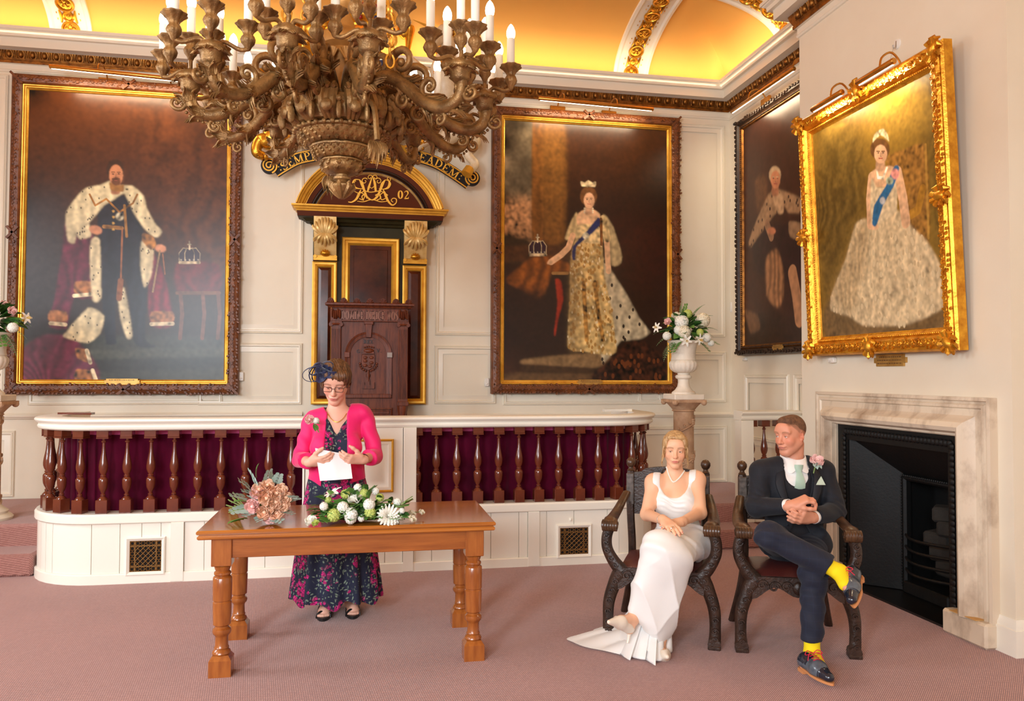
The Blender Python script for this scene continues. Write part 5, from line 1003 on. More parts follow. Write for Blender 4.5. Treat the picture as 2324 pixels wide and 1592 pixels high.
part('fireback', MB().box((XC+gd+.22, ga-.1, 0), (XC+gd+.25, gb+.1, 1.0)).box((XC+gd, ga-.12, 0), (XC+gd+.25, ga-.02, 1)).box((XC+gd, gb+.02, 0), (XC+gd+.25, gb+.12, 1)).box((XC+gd, ga-.1, gz+.03), (XC+gd+.25, gb+.1, gz+.1)), CAST, fi, smooth=0)
for k, z in enumerate((.42, .34, .26, .18)):
    part('grate_bar', MB().tube([fm(ga+(gb-ga)*t, z, -gd+.1*math.sin(PI*t)) for t in np.linspace(0, 1, 12)], .011, 6), CAST, fi)
for k in range(5): part('fire_brick', MB().box((-.09, -.09, 0), (.09, .09, .1), M=mtx((XC+gd+.1, ga+.14+.06*(k % 3), .2+.09*k), .2*k), ch=.015), ASH, fi, smooth=0)
part('hearth', MB().box((XC-.045, 4.27, -.02), (XC+.45, 5.36, .015)), mat('black_slate', S(18, 17, 17), .35, bump=.06), fi, smooth=0)
part('ash_pan', MB().box((XC+gd-.05, ga+.03, .015), (XC+gd+.2, gb-.03, .1), ch=.01), CAST, fi, smooth=0)
# ================================================================ CHANDELIER
BRZ = mat('dull_bronze_gilt', S(170, 128, 76), .4, .5, col2=S(108, 78, 44), nscale=16, mixc=(.35, .7), bump=.35, bscale=90)
TANB = mat('tan_gilt', S(190, 140, 76), .45, .4, col2=S(160, 112, 56), nscale=8, bump=.1, bscale=40); CHG = mat('chain_gilt', S(222, 166, 66), .35, .7)
CNDL = mat('candle_tube', S(244, 236, 222), .5, sss=.0); BULB = mat('lit_bulb', S(255, 246, 230), .3, emit=(1, .88, .68, 1), estr=7)
CHX, CHY = -.108, 3.89
ch = root('chandelier', (CHX, CHY, 2.4), 'huge carved bronze chandelier with lit electric candles on scrolling arms', 'chandelier')
CM = Matrix.Translation((CHX, CHY, 0))
def zmap(z): return np.interp(z, [2.4, 2.55, 2.648, 2.73, 2.82, 2.965, 3.0, 3.22, 5.3], [2.4, 2.52, 2.585, 2.645, 2.715, 2.86, 2.91, 3.12, 5.3])
def cpart(name, mb, m=BRZ, par=None, **k):
    for v in mb.v:
        if name != 'suspension_chains': v[:, 2] = zmap(v[:, 2])
    return part(name, mb, m, par or ch, **k)
def lob(n, a): return lambda t, z: 1+a*abs(math.sin(n*t/2))
q = MB().lathe([(.004, 2.395), (.014, 2.405), (.02, 2.42), (.034, 2.44), (.05, 2.462), (.052, 2.478), (.04, 2.49), (.026, 2.5)], 20, M=CM, mod=lob(7, .18)); fin = cpart('finial', q)
q = MB()
for k in range(7):
    a = 2*PI*k/7; d = np.array([math.cos(a), math.sin(a), 0]); q.tube([np.array([CHX, CHY, z])+d*r for r, z in ((.01, 2.4), (.03, 2.43), (.055, 2.465), (.05, 2.49), (.06, 2.5))], [.006, .012, .014, .011, .004], 6)
cpart('finial_leaf', q, par=fin)
cpart('neck', MB().lathe([(.026, 2.5), (.03, 2.508), (.042, 2.515), (.042, 2.528), (.03, 2.535), (.03, 2.545), (.045, 2.552)], 20, M=CM))
cpart('knop', MB().lathe([(.045, 2.55), (.075, 2.562), (.092, 2.585), (.095, 2.61), (.09, 2.628), (.1, 2.632), (.1, 2.642), (.09, 2.648)], 28, M=CM, mod=lob(9, .06)))
cpart('lower_bowl', MB().lathe([(.09, 2.648), (.118, 2.655), (.128, 2.67), (.134, 2.69), (.142, 2.71), (.15, 2.713), (.152, 2.724), (.142, 2.73)], 36, M=CM, mod=lob(20, .05)))
cpart('bowl', MB().lathe([(.142, 2.73), (.165, 2.74), (.188, 2.758), (.2, 2.78), (.207, 2.8), (.222, 2.806), (.222, 2.818), (.21, 2.824)], 40, M=CM, mod=lob(26, .04)))
q = MB()
for z, r, n, s in ((2.655, .122, 18, .013), (2.672, .132, 22, .011), (2.69, .138, 24, .011), (2.704, .143, 26, .009), (2.742, .17, 26, .014), (2.76, .19, 28, .013), (2.778, .2, 30, .012), (2.795, .207, 34, .01), (2.57, .08, 10, .018), (2.6, .094, 11, .016), (2.62, .093, 14, .011)):
    for k in range(n):
        a = 2*PI*(k+.5*(int(z*1000) % 2))/n; B = mtx((CHX+r*math.cos(a), CHY+r*math.sin(a), z), a); q.tube([(0, 0, -s*.7), (s*.5, 0, 0), (s*.35, .3*s, s*.8), (0, .7*s, s*.9)], [s*.35, s*.7, s*.6, s*.2], 5, M=B)
o = cpart('repousse_leaves', q); o['kind'] = 'stuff'
bd = None
for k in range(36):
    a = 2*PI*k/36; M_ = mtx((CHX+.226*math.cos(a)-CHX, .226*math.sin(a), zmap(2.815)-2.4), a)
    if bd is None: bd = part('bead', MB().ball((CHX, CHY, 2.4), .0125, 8, 6), BRZ, ch); bd.matrix_local = M_
    else: twin(bd, M_, ch)
cpart('rim', MB().lathe([(.2, 2.82), (.235, 2.835), (.25, 2.87), (.25, 2.91), (.235, 2.945), (.19, 2.965), (.16, 2.968)], 40, M=CM))
lf = None
for k in range(14):
    a = 2*PI*k/14; M_ = mtx((0, 0, 0), a)
    if lf is None:
        q = MB()
        for sg in (-1, 0, 1):
            P = [(.222, sg*.018, 2.83-2.4), (.262, sg*.022, 2.86-2.4), (.276, sg*.024, 2.9-2.4), (.258, sg*.026, 2.945-2.4), (.268, sg*.03, 2.965-2.4), (.284, sg*.03, 2.955-2.4)]
            q.tube(spline(P, 14), np.interp(np.linspace(0, 1, 14), [0, .3, .7, 1], [.01, .021, .02, .008]), 7)
        q.ball((.29, 0, .47), (.018, .03, .03), 8, 6).ball((.278, .055, .45), (.018, .014, .045), 8, 6).ball((.285, .055, .5), (.015, .015, .015), 8, 6)
        lf = cpart('acanthus_lobe', MB().add(np.concatenate(q.v)+org(ch), q.f)); lf.matrix_local = M_
    else: twin(lf, M_, ch)
sb = None
for k in range(26):
    a = 2*PI*k/26; M_ = mtx((.165*math.cos(a), .165*math.sin(a), zmap(2.975)-2.4), a)
    if sb is None: sb = part('collar_bead', MB().ball((CHX, CHY, 2.4), .012, 8, 6), BRZ, ch); sb.matrix_local = M_
    else: twin(sb, M_, ch)
cpart('collar', MB().lathe([(.15, 2.965), (.15, 2.985), (.11, 2.99), (.1, 3.0), (.078, 3.005)], 32, M=CM))
cpart('drum', MB().lathe([(.078, 3.0), (.08, 3.03), (.082, 3.1), (.085, 3.16), (.1, 3.18), (.1, 3.2), (.085, 3.22)], 32, M=CM), TANB)
q = MB()
for k in range(9):
    a = 2*PI*k/9; d = np.array([math.cos(a), math.sin(a), 0]); c = np.array([CHX, CHY, 3.185])+d*.095
    for u in np.linspace(-1, 1, 7): q.tube([c+np.array([0, 0, -.05])+d*.012, c+np.array([-math.sin(a), math.cos(a), 0])*u*.036+np.array([0, 0, .02-.015*u*u])+d*.018], [.003, .008], 5)
    q.ball(c+np.array([0, 0, -.05])+d*.015, (.012, .012, .012), 6, 5)
cpart('shell_collar', q, TANB)
cpart('urn', MB().lathe([(.085, 3.22), (.11, 3.24), (.115, 3.27), (.1, 3.3), (.06, 3.33), (.05, 3.36), (.03, 3.4), (.03, 3.42), (.05, 3.44), (.055, 3.47), (.04, 3.5), (.015, 3.53), (.012, 5.3)], 28, M=CM), TANB)
q = MB()
for k in range(4):
    a = .7+PI/2*k; P0 = np.array([CHX+.34*math.cos(a), CHY+.34*math.sin(a), 2.96]); P1 = np.array([CHX+.2*math.cos(a), CHY+.2*math.sin(a), 5.2]); n = int(np.linalg.norm(P1-P0)/.05); d = unit(P1-P0); s1 = unit(np.cross(d, (1, 0, 0))); s2 = np.cross(d, s1)
    for i in range(n):
        c = P0+d*(.05*i+.03); s = s1 if i % 2 else s2; q.tube([c+d*.034*math.cos(t)+s*.02*math.sin(t) for t in np.linspace(0, 2*PI, 11)], .0065, 5)
o = cpart('suspension_chains', q, CHG); o['kind'] = 'stuff'
# ---- one arm, then ten copies
def A3(r, z, y=0): return np.array([r, y, z-2.4])
AN = [math.radians(a) for a in (-80, -107, -140, -173, -41, -8, 24, 57, 89, 122, 154)]
base = org(ch)
def ap(name, mb, m, par, sm=60): return link(name, mesh(name, mb, None, sm, off=np.zeros(3)), m, par)
main = spline([A3(.13, 2.88), A3(.2, 2.94), A3(.3, 2.94), A3(.4, 2.87), A3(.5, 2.785), A3(.6, 2.745), A3(.67, 2.765), A3(.698, 2.825), A3(.69, 2.89)], 40)
q = MB().tube(main, np.interp(np.linspace(0, 1, 40), [0, .2, .5, .75, 1], [.032, .034, .03, .026, .024]), 10)
arm = ap('arm', q, BRZ, ch); 
def spiral(c, r, a0, turns, sg=1, y=0): return [np.array([c[0]+r*(1-.8*t)*math.cos(a0+sg*turns*2*PI*t), y, c[1]-2.4+r*(1-.8*t)*math.sin(a0+sg*turns*2*PI*t)]) for t in np.linspace(0, 1, 22)]
for c, r, a0, tn, sg in (((.36, 3.0), .075, 3.9, 1.3, -1), ((.22, 3.02), .06, -1.9, 1.2, 1), ((.52, 2.855), .05, 4.4, 1.2, -1), ((.745, 2.79), .04, 2.6, 1.1, 1), ((.58, 2.695), .032, 1.4, 1.1, -1), ((.37, 2.82), .045, 1.5, 1.2, 1)):
    ap('scroll', MB().tube(spiral(c, r, a0, tn, sg), np.linspace(r*.3, r*.12, 22), 7).ball((c[0], 0, c[1]-2.4), r*.26, 8, 6), BRZ, arm)
rg = random.Random(2)
def leafq(q, p, d, side, L, w):
    """acanthus leaf: a curled, ribbed, tapering blade"""
    d, side = unit(d), unit(side); n = np.cross(d, side)
    for u in (-1, -.5, 0, .5, 1):
        P = [p+d*L*t*(1-.25*abs(u))+side*u*w*math.sin(PI*(.15+.75*t))+n*L*(.25*t-.55*t*t*t) for t in np.linspace(0, 1, 6)]; q.tube(P, [w*.2, w*.34, w*.36, w*.32, w*.24, w*.08], 5)
for i, (sv, L, w) in enumerate(((5, .09, .022), (12, .1, .023), (19, .09, .022), (26, .085, .02), (32, .07, .018))):
    q = MB(); t = unit(main[sv+1]-main[sv-1]); sd = np.array([0, 1., 0]); nn = np.cross(t, sd)
    for a in (.4, 1.57, 2.75):
        s_ = sd*math.cos(a)+nn*math.sin(a); o_ = np.cross(s_, t); leafq(q, main[sv]+o_*.024, t+o_*.28, s_, L*rg.uniform(.85, 1.1), w)
    ap('acanthus', q, BRZ, arm)
q = MB()
for i in range(5, 36): t = unit(main[min(i+1, 39)]-main[i-1]); n_ = np.array([t[2], 0, -t[0]]); q.ball(main[i]+n_*.036*(1 if n_[2] < 0 else -1), .008, 6, 4)
o = ap('arm_beading', q, BRZ, arm); o['kind'] = 'stuff'
fb = ap('flower_bowl', MB().lathe([(.026, 2.84-2.4), (.04, 2.86-2.4), (.04, 2.885-2.4), (.055, 2.9-2.4), (.06, 2.912-2.4), (.05, 2.93-2.4), (.02, 2.95-2.4)], 22, M=Matrix.Translation((.69, 0, 0)), mod=lob(11, .08)), BRZ, arm)
q = MB()
for k in range(8):
    a = 2*PI*k/8; d = np.array([math.cos(a), math.sin(a), 0]); leafq(q, np.array([.69, 0, .495])+d*.035, d+np.array([0, 0, .15]), np.array([-math.sin(a), math.cos(a), 0]), .05, .017)
ap('petals', q, BRZ, arm)
cupm = MB().lathe([(.006, -.075), (.011, -.07), (.017, -.055), (.027, -.042), (.031, -.028), (.026, -.014), (.019, -.005), (.024, .008), (.036, .022), (.05, .033), (.052, .038), (.047, .043), (.024, .034), (.0, .034)], 36, mod=lambda a, z: 1+(.07 if z > .0 else .05)*math.sin(9*a))
cup = can = blb = None
for k in range(5):
    if k == 4: c = np.array([.69, 0, 3.1-2.4-.036]); P = [(.69, 0, .54), (.69, .006, .58), c+(0, 0, -.07)]
    else:
        a = PI/4+PI/2*k+.25; d = np.array([math.cos(a), math.sin(a), 0]); c = np.array([.69, 0, 3.035-2.4-.036])+d*.145; P = [np.array([.69, 0, .525])+d*.02, np.array([.69, 0, .55])+d*.05, np.array([.69, 0, .525])+d*.11, np.array([.69, 0, .53])+d*.14, c+(0, 0, -.068)]
    ap('stem', MB().tube(spline(P, 14), .0095, 7), BRZ, arm)
    T = Matrix.Translation(Vector(c))
    if cup is None:
        cup = ap('cup', cupm, BRZ, arm); can = ap('candle', MB().lathe([(.0185, .03), (.019, .16), (.019, .172), (.015, .176)], 16), CNDL, arm)
        blb = ap('bulb', MB().lathe([(.014, .174), (.0195, .185), (.0215, .2), (.02, .215), (.014, .231), (.006, .243), (.001, .247)], 14), BULB, arm)
        for o in (cup, can, blb): o.matrix_local = T
    else:
        for o in (cup, can, blb): twin(o, T, arm)
arm.matrix_local = Matrix.Rotation(AN[0], 4, 'Z')
for i, a in enumerate(AN[1:]):
    c = copy_tree(arm, ch); c.matrix_local = Matrix.Rotation(a, 4, 'Z')
# pendant leaf masks between the arms
pm_ = None
for k in (0, 5):
    a = AN[0]+2*PI*(k+.5)/11; M_ = mtx((.36*math.cos(a), .36*math.sin(a), 2.57-2.4), a)@Matrix.Scale(.85, 4)
    if pm_ is None:
        q = MB().ball((0, 0, -.02), (.02, .03, .045), 10, 7)
        for u in np.linspace(-1, 1, 5): leafq(q, np.array([.0, u*.03, .03]), np.array([.3, u*.2, -1]), np.array([0, 1., 0]), .14*(1-.3*abs(u)), .018)
        pm_ = ap('leaf_pendant', q, BRZ, ch); pm_.matrix_local = M_
    else: twin(pm_, M_, ch)
q = MB()
for k in (0, 5):
    a = AN[0]+2*PI*(k+.5)/11; d = np.array([math.cos(a), math.sin(a), 0]); q.tube(spline([np.array([CHX, CHY, 2.82])+d*.24, np.array([CHX, CHY, 2.76])+d*.33, np.array([CHX, CHY, 2.6])+d*.365], 8), .014, 6)
part('pendant_brackets', q, BRZ, ch)['kind'] = 'stuff'
# ================================================================ TABLE
OAK = mat('golden_oak', S(172, 98, 40), .3, coat=.35, col2=S(132, 68, 24), nscale=5, stretch=(.5, 6, 6), mixc=(.35, .7), bump=.05, bscale=30)
OAKTOP = mat('polished_oak_top', S(192, 118, 46), .16, coat=.6, col2=S(160, 90, 32), nscale=5, stretch=(.4, 6, 6), mixc=(.3, .75))
OAKLEG = mat('turned_oak', S(172, 100, 42), .26, coat=.4, col2=S(138, 72, 28), nscale=6, stretch=(5, 5, .7), mixc=(.35, .7))
tb = root('table', (-.05, 4.62, 0), 'oak refectory table with turned legs and polished top in front of the officiant', 'table')
T0, T1, U0, U1 = -.822, .714, 4.235, 4.985
m = MB()
for z0, z1, e in ((.731, .752, 0), (.705, .727, .004)):
    m = MB().frame(T0+e, U0+e, T1-e, U1-e, [(.006, z0), (0, z0+.006), (0, z1-.006), (.006, z1)], lambda a, b, h: (a, b, h), cap=True); m.f.append((3, 2, 1, 0)); m.mi.append(0)
    part('tabletop' if e == 0 else 'draw_leaf', m, OAKTOP, tb, smooth=0)
part('top_bearer', MB().box((T0+.012, U0+.012, .722), (T1-.012, U1-.012, .735)), OAK, tb, smooth=0)
lx0, lx1, ly0, ly1 = -.705, .605, 4.325, 4.905
part('apron', MB().box((lx0, ly0-.035, .6), (lx1, ly0-.01, .705), ch=.003), OAK, tb, smooth=0); part('apron', MB().box((lx0, ly1+.01, .6), (lx1, ly1+.035, .705), ch=.003), OAK, tb, smooth=0)
for x in (lx0, lx1): part('apron', MB().box((x-.012, ly0, .6), (x+.012, ly1, .705), ch=.003), OAK, tb, smooth=0)
lz = lambda v: .7*(1530-v)/975
prof = [(.034, lz(748)), (.042, lz(758)), (.038, lz(778)), (.034, lz(790)), (.042, lz(800)), (.043, lz(812)), (.036, lz(826)), (.044, lz(832)), (.0475, lz(840)), (.048, lz(900)), (.047, lz(998)), (.043, lz(1003)), (.043, lz(1008)), (.047, lz(1014)), (.046, lz(1100)), (.044, lz(1172)), (.034, lz(1184)), (.034, lz(1192)), (.045, lz(1205)), (.047, lz(1222)), (.044, lz(1238)), (.036, lz(1250)), (.032, lz(1262)), (.033, lz(1325)), (.038, lz(1338)), (.034, lz(1345)), (.044, lz(1360)), (.047, lz(1375)), (.04, lz(1392))]
leg = None
for x, y in ((lx0, ly0), (lx1, ly0), (lx0, ly1), (lx1, ly1)):
    if leg is None:
        q = MB().box((-.05, -.05, lz(748)), (.05, .05, .705), ch=.003).lathe(prof[::-1], 22)
        q.prism([(-.055, -.055), (.055, -.055), (.055, .055), (-.055, .055)], 0, .082).prism([(-.055, -.055), (.055, -.055), (.055, .055), (-.055, .055)], .082, .105, inset=.28)
        leg = part('leg', MB().add(np.concatenate(q.v)+org(tb), q.f), OAKLEG, tb, smooth=35); leg.matrix_local = Matrix.Translation((x-org(tb)[0], y-org(tb)[1], 0))
    else: twin(leg, Matrix.Translation((x-org(tb)[0], y-org(tb)[1], 0)), tb)
# ================================================================ FLOWERS
PEACH = mat('peach_rose', S(255, 218, 190), .6, sss=.15, col2=S(255, 204, 170), nscale=12); PINKR = mat('blush_rose', S(255, 212, 206), .6, sss=.15); WHITEF = mat('white_petal', S(250, 246, 234), .6, sss=.1); CREAMF = mat('cream_petal', S(246, 234, 208), .6, sss=.1)
LIME = mat('lime_petal', S(196, 208, 110), .6); LEAFD = mat('dark_leaf', S(44, 84, 36), .4, col2=S(66, 108, 48), nscale=9); LEAFM = mat('mid_leaf', S(88, 134, 58), .45, col2=S(112, 156, 70), nscale=9); EUC = mat('eucalyptus', S(170, 192, 182), .6, col2=S(136, 164, 150), nscale=8); STEM = mat('green_stem', S(116, 140, 74), .5); STAM = mat('yellow_stamen', S(214, 176, 70), .6); FERN = mat('fern_green', S(110, 140, 96), .55)
def petal(q, base, d, side, L, w, cup, curl=0, n=(5, 4)):
    """curved petal surface leaving base along d"""
    d, side = unit(d), unit(side); nn = np.cross(side, d); G = []
    for i in range(n[0]):
        t = i/(n[0]-1); ww = w*math.sin(PI*min(1, .18+.72*t))**.7; row = []
        for j in range(n[1]):
            u = 2*j/(n[1]-1)-1; row.append(base+d*L*t+side*u*ww+nn*(cup*(t*t*.6+.5*u*u*math.sin(PI*t))-curl*t**4)*L)
        G.append(row)
    q.grid(np.array(G))
def rose_mesh(r):
    q = MB().ball((0, 0, -.05*r), (.3*r, .3*r, .4*r), 8, 6)
    for li, (n, rad, tilt, L, w, cup, cl) in enumerate(((3, .06, 1.62, .8, .3, .15, -.1), (4, .14, 1.5, .85, .36, .2, .0), (5, .22, 1.32, .95, .42, .3, .1), (5, .3, 1.08, 1.0, .5, .38, .3), (6, .34, .8, 1.05, .52, .38, .45), (6, .36, .5, 1.05, .54, .3, .5))):
        for k in range(n):
            a = 2*PI*(k+.5*(li % 2))/n+li*.37; ca, sa = math.cos(a), math.sin(a); petal(q, np.array([ca, sa, 0])*rad*r+np.array([0, 0, -.42*r]), np.array([ca*math.cos(tilt), sa*math.cos(tilt), math.sin(tilt)]), np.array([-sa, ca, 0]), r*L, r*w, cup, cl, (5, 5))
    return q
def hydr_mesh(r, n=46, seed=1, fs=.3):
    rg = random.Random(seed); q = MB().ball((0, 0, 0), r*.9, 10, 7)
    for i in range(n):
        z = 1-1.7*(i+.5)/n; a = i*2.399; rr = math.sqrt(max(0, 1-z*z)); c = np.array([rr*math.cos(a), rr*math.sin(a), z]); s = unit(np.cross(c, (.3, .2, 1))); t = np.cross(c, s)
        for k in range(4):
            b = PI/2*k+rg.random(); d = s*math.cos(b)+t*math.sin(b); e = np.cross(c, d); p = c*r*.95; L = r*fs
            q.add([p, p+d*L*.5+e*L*.36+c*L*.12, p+d*L+c*L*.02, p+d*L*.5-e*L*.36+c*L*.12], [(0, 1, 2, 3)])
    return q
def dahlia_mesh(r):
    q = MB()
    for li in range(6):
        n = 18-2*li; tilt = .05+li*.26
        for k in range(n):
            a = 2*PI*(k+.5*(li % 2))/n; ca, sa = math.cos(a), math.sin(a); petal(q, np.array([ca, sa, 0])*.1*r, np.array([ca*math.cos(tilt), sa*math.cos(tilt), math.sin(tilt)]), np.array([-sa, ca, 0]), r*(1-.11*li), r*.13, .1, 0, (4, 3))
    q.ball((0, 0, .12*r), (.14*r, .14*r, .2*r), 8, 5); return q
def lily_mesh(r):
    q = MB()
    for k in range(6):
        a = 2*PI*k/6; ca, sa = math.cos(a), math.sin(a); petal(q, np.zeros(3), np.array([ca*.75, sa*.75, .66]), np.array([-sa, ca, 0]), r*1.15, r*.27, -.1, -.55 if k % 2 else -.4, (6, 4))
    return q
def leaf_mesh(L, w, bend=.2, n=6):
    q = MB(); G = []
    for i in range(n):
        t = i/(n-1); ww = w*math.sin(PI*min(1, .05+.95*t))**.8; G.append([(L*t, u*ww, L*bend*(t-t*t*1.6)+abs(u)*ww*.3) for u in (-1, -.5, 0, .5, 1)])
    return q.grid(np.array(G))
def frond_mesh(L, n=12, w=.25):
    q = MB(); P = [np.array([L*t, 0, L*(.25*t-.45*t*t)]) for t in np.linspace(0, 1, n+1)]; q.tube(P, np.linspace(.003, .001, n+1), 4)
    for i in range(1, n):
        for sg in (-1, 1):
            l = L*w*math.sin(PI*(.12+.86*i/n)); p = P[i]; d = np.array([.5, sg, -.15]); d = unit(d)*l; e = np.array([1, 0, 0])*l*.16; q.add([p, p+d*.4+e, p+d, p+d*.4-e], [(0, 1, 2, 3)])
    return q
def sprig_mesh(L, n=7, rl=.02):
    q = MB(); P = [np.array([L*t, .04*L*math.sin(5*t), L*(.2*t-.2*t*t)]) for t in np.linspace(0, 1, n+1)]; q.tube(P, .0018, 4)
    for i in range(1, n+1):
        for sg in (-1, 1):
            r = rl*(1.1-.5*i/n); c = P[i]+np.array([.2*r, sg*r*1.1, .2*r]); q.add([c+np.array([r*math.cos(b)*.9, r*math.sin(b), .12*r*math.cos(b)]) for b in np.linspace(0, 2*PI, 9)[:-1]], [tuple(range(8))])
    return q
PROTO = {}
def flower(kind, mk, m, host, pos, d, spin=0, sc=1., core=None):
    """place one bloom or leaf (local z axis along d; leaves run along local x)"""
    z = unit(d); x = unit(np.cross((0, 1, 0.01), z)); y = np.cross(z, x); p = np.asarray(pos)-org(host)
    B = basis(p, x, y, z)@Matrix.Rotation(spin, 4, 'Z')@Matrix.Scale(sc, 4)
    key = (kind, m.name)
    if key not in PROTO:
        o = link(kind, mesh(kind, mk(), None, 60, off=np.zeros(3), flip=False), m, host); PROTO[key] = o.data
    else: o = link(kind, PROTO[key], None, host)
    o.matrix_local = B; return o
def blade(kind, mk, m, host, pos, d, roll=0, sc=1.):
    x = unit(d); y = unit(np.cross((0, 0, 1), x) if abs(x[2]) < .95 else (0, 1, 0)); z = np.cross(x, y); B = basis(np.asarray(pos)-org(host), x, y, z)@Matrix.Rotation(roll, 4, 'X')@Matrix.Scale(sc, 4)
    key = (kind, m.name)
    if key not in PROTO: o = link(kind, mesh(kind, mk(), None, 60, off=np.zeros(3), flip=False), m, host); PROTO[key] = o.data
    else: o = link(kind, PROTO[key], None, host)
    o.matrix_local = B; return o
rg = random.Random(21)
# ---- bride's bouquet lying on the table
BC = onZ(607, 1150, .84); 
def bpx(x, y, off=0): return onY(x, y, BC[1]-off)
bq = root('bridal_bouquet', (BC[0], BC[1], .753), 'bouquet of peach roses and grey-green eucalyptus lying on the table', 'bouquet')
part('core', MB().ball((BC[0]+.01, BC[1]+.02, .85), (.1, .08, .085), 12, 8), LEAFD, bq)
for x, y, r, mm in ((588, 1112, 1, PEACH), (604, 1132, 1.05, PEACH), (583, 1118, .95, PINKR), (573, 1150, 1.05, PINKR), (599, 1163, 1.0, PEACH), (627, 1120, 1.05, PEACH), (638, 1112, .9, PEACH), (625, 1140, 1.0, PEACH), (642, 1146, .95, PEACH), (627, 1165, 1.0, PEACH), (607, 1102, .9, PEACH), (612, 1176, .85, PINKR), (647, 1130, .9, PEACH)):
    ex = ((x-607)/52)**2+((y-1138)/48)**2; p = bpx(x, y, .075*math.sqrt(max(0, 1-ex*.8))+.02); d = p-np.array([BC[0]-.02, BC[1]+.07, .85]); flower('rose', lambda: rose_mesh(.036), mm, bq, p, d+np.array([0, -.05, .02]), rg.random()*6, r*.95)
for x, y, dx_, dz_, k in ((560, 1105, -.6, .6, 0), (566, 1120, -.9, .4, 0), (575, 1092, -.3, 1, 0), (583, 1085, .0, 1, 1), (610, 1088, .2, 1, 0), (628, 1092, .5, .9, 0), (560, 1140, -1, .1, 1), (553, 1160, -.8, -.3, 0), (570, 1172, -.4, -.4, 0), (590, 1182, .1, -.3, 0), (625, 1182, .6, -.3, 0), (650, 1165, .8, -.2, 0), (577, 1135, -.5, .5, 0), (655, 1135, 1, .2, 0), (548, 1130, -1, .3, 0)):
    p = bpx(x, y, .05); p[2] = max(p[2], .775)
    blade('eucalyptus_sprig', lambda: sprig_mesh(.08, 4, .019), EUC, bq, p-unit(np.array([dx_, -.2, dz_]))*.03, np.array([dx_, -.45, max(dz_, -.12)]), rg.uniform(-.6, .6), rg.uniform(.8, 1.15)) if k == 0 else blade('leaf', lambda: leaf_mesh(.08, .022), LEAFM, bq, p, np.array([dx_, -.3, max(dz_, 0)]), rg.uniform(-.5, .5))
q = MB()
for i in range(15):
    a = rg.uniform(-.04, .04); e = onZ(rg.uniform(512, 532), rg.uniform(1128, 1172), .775); e[2] = rg.uniform(.765, .83); q.tube([np.array([BC[0]-.02, BC[1]+a*.5, .84]), (np.array([BC[0]-.1, BC[1]+a, .82])), e], .0035, 5)
part('stems', q, STEM, bq)
for i in range(3): p = bpx(545+8*i, 1172+5*i, .05); p[2] = .775+.005*i; blade('leaf', lambda: leaf_mesh(.08, .022), LEAFM, bq, p, np.array([-.6, -.6, .05]), .2)
# ---- long spray of white flowers
FC = onZ(822, 1165, .8)
fa = root('flower_spray', (FC[0], FC[1], .753), 'low spray of white blooms, berries and green foliage on the table', 'flowers')
def fpx(x, y, off=0): return onY(x, y, FC[1]-off)
part('base', MB().ball((FC[0]-.01, FC[1]+.03, .806), (.2, .085, .052), 14, 7), LEAFD, fa)
flower('rose', lambda: rose_mesh(.036), WHITEF, fa, fpx(806, 1127, .02), (0, -.5, 1), 0, 1.25); flower('dahlia', lambda: dahlia_mesh(.058), WHITEF, fa, fpx(882, 1171, .09), (.1, -1, .35)); flower('lily', lambda: lily_mesh(.05), WHITEF, fa, fpx(757, 1126, .02), (-.5, -.2, 1))
for x, y, r, mm in ((778, 1152, .8, WHITEF), (796, 1168, 1.0, WHITEF), (838, 1146, .85, WHITEF), (796, 1188, .8, WHITEF), (758, 1170, .95, LIME), (840, 1165, .85, LIME), (784, 1122, .7, LIME), (826, 1120, .7, LIME), (812, 1108, .6, WHITEF), (902, 1140, .6, WHITEF), (852, 1115, .55, WHITEF), (735, 1150, .6, WHITEF), (745, 1135, .5, LIME), (862, 1130, .6, LIME), (820, 1178, .5, WHITEF), (912, 1160, .45, WHITEF)):
    p = fpx(x, y, .075 if y > 1140 else .02); p[2] = max(p[2], .785); flower('blossom_cluster', lambda: hydr_mesh(.036, 44, 3, .5), mm, fa, p, (rg.uniform(-.3, .3), -.7, .7), rg.random()*6, r)
for x, y, s, mm in ((705, 1182, .8, WHITEF), (935, 1166, .55, CREAMF), (936, 1178, .55, CREAMF), (957, 1163, .45, CREAMF), (910, 1175, .4, CREAMF), (716, 1188, .5, LIME)):
    p = onZ(x, y, .785); flower('rose', lambda: rose_mesh(.036), mm, fa, p, (-.4 if x < 800 else .4, -.5, .8), 0, s)
for i in range(50):
    u = rg.uniform(-1, 1); x = 820+u*105; y = rg.uniform(1112+34*u*u, 1186); p = fpx(x, y, .07*(y-1110)/76); p[2] = max(p[2], .772); up = .7 if y < 1145 else .1
    if i % 3 == 0: blade('vine_leaf', lambda: MB().prism([(a*.06, b*.055) for a, b in ((0, 0), (.15, .35), (.1, .6), (.45, .5), (.6, .75), (.7, .35), (1, 0), (.7, -.35), (.6, -.75), (.45, -.5), (.1, -.6), (.15, -.35))], 0, .002), LEAFM, fa, p, np.array([u+rg.uniform(-.4, .4), -.6, up]), rg.uniform(-.6, .6), rg.uniform(.8, 1.2))
    else: blade('leaf', lambda: leaf_mesh(.08, .022), LEAFM if i % 2 else LEAFD, fa, p, np.array([u+rg.uniform(-.5, .5), -.5, up]), rg.uniform(-.6, .6), rg.uniform(.6, .95))
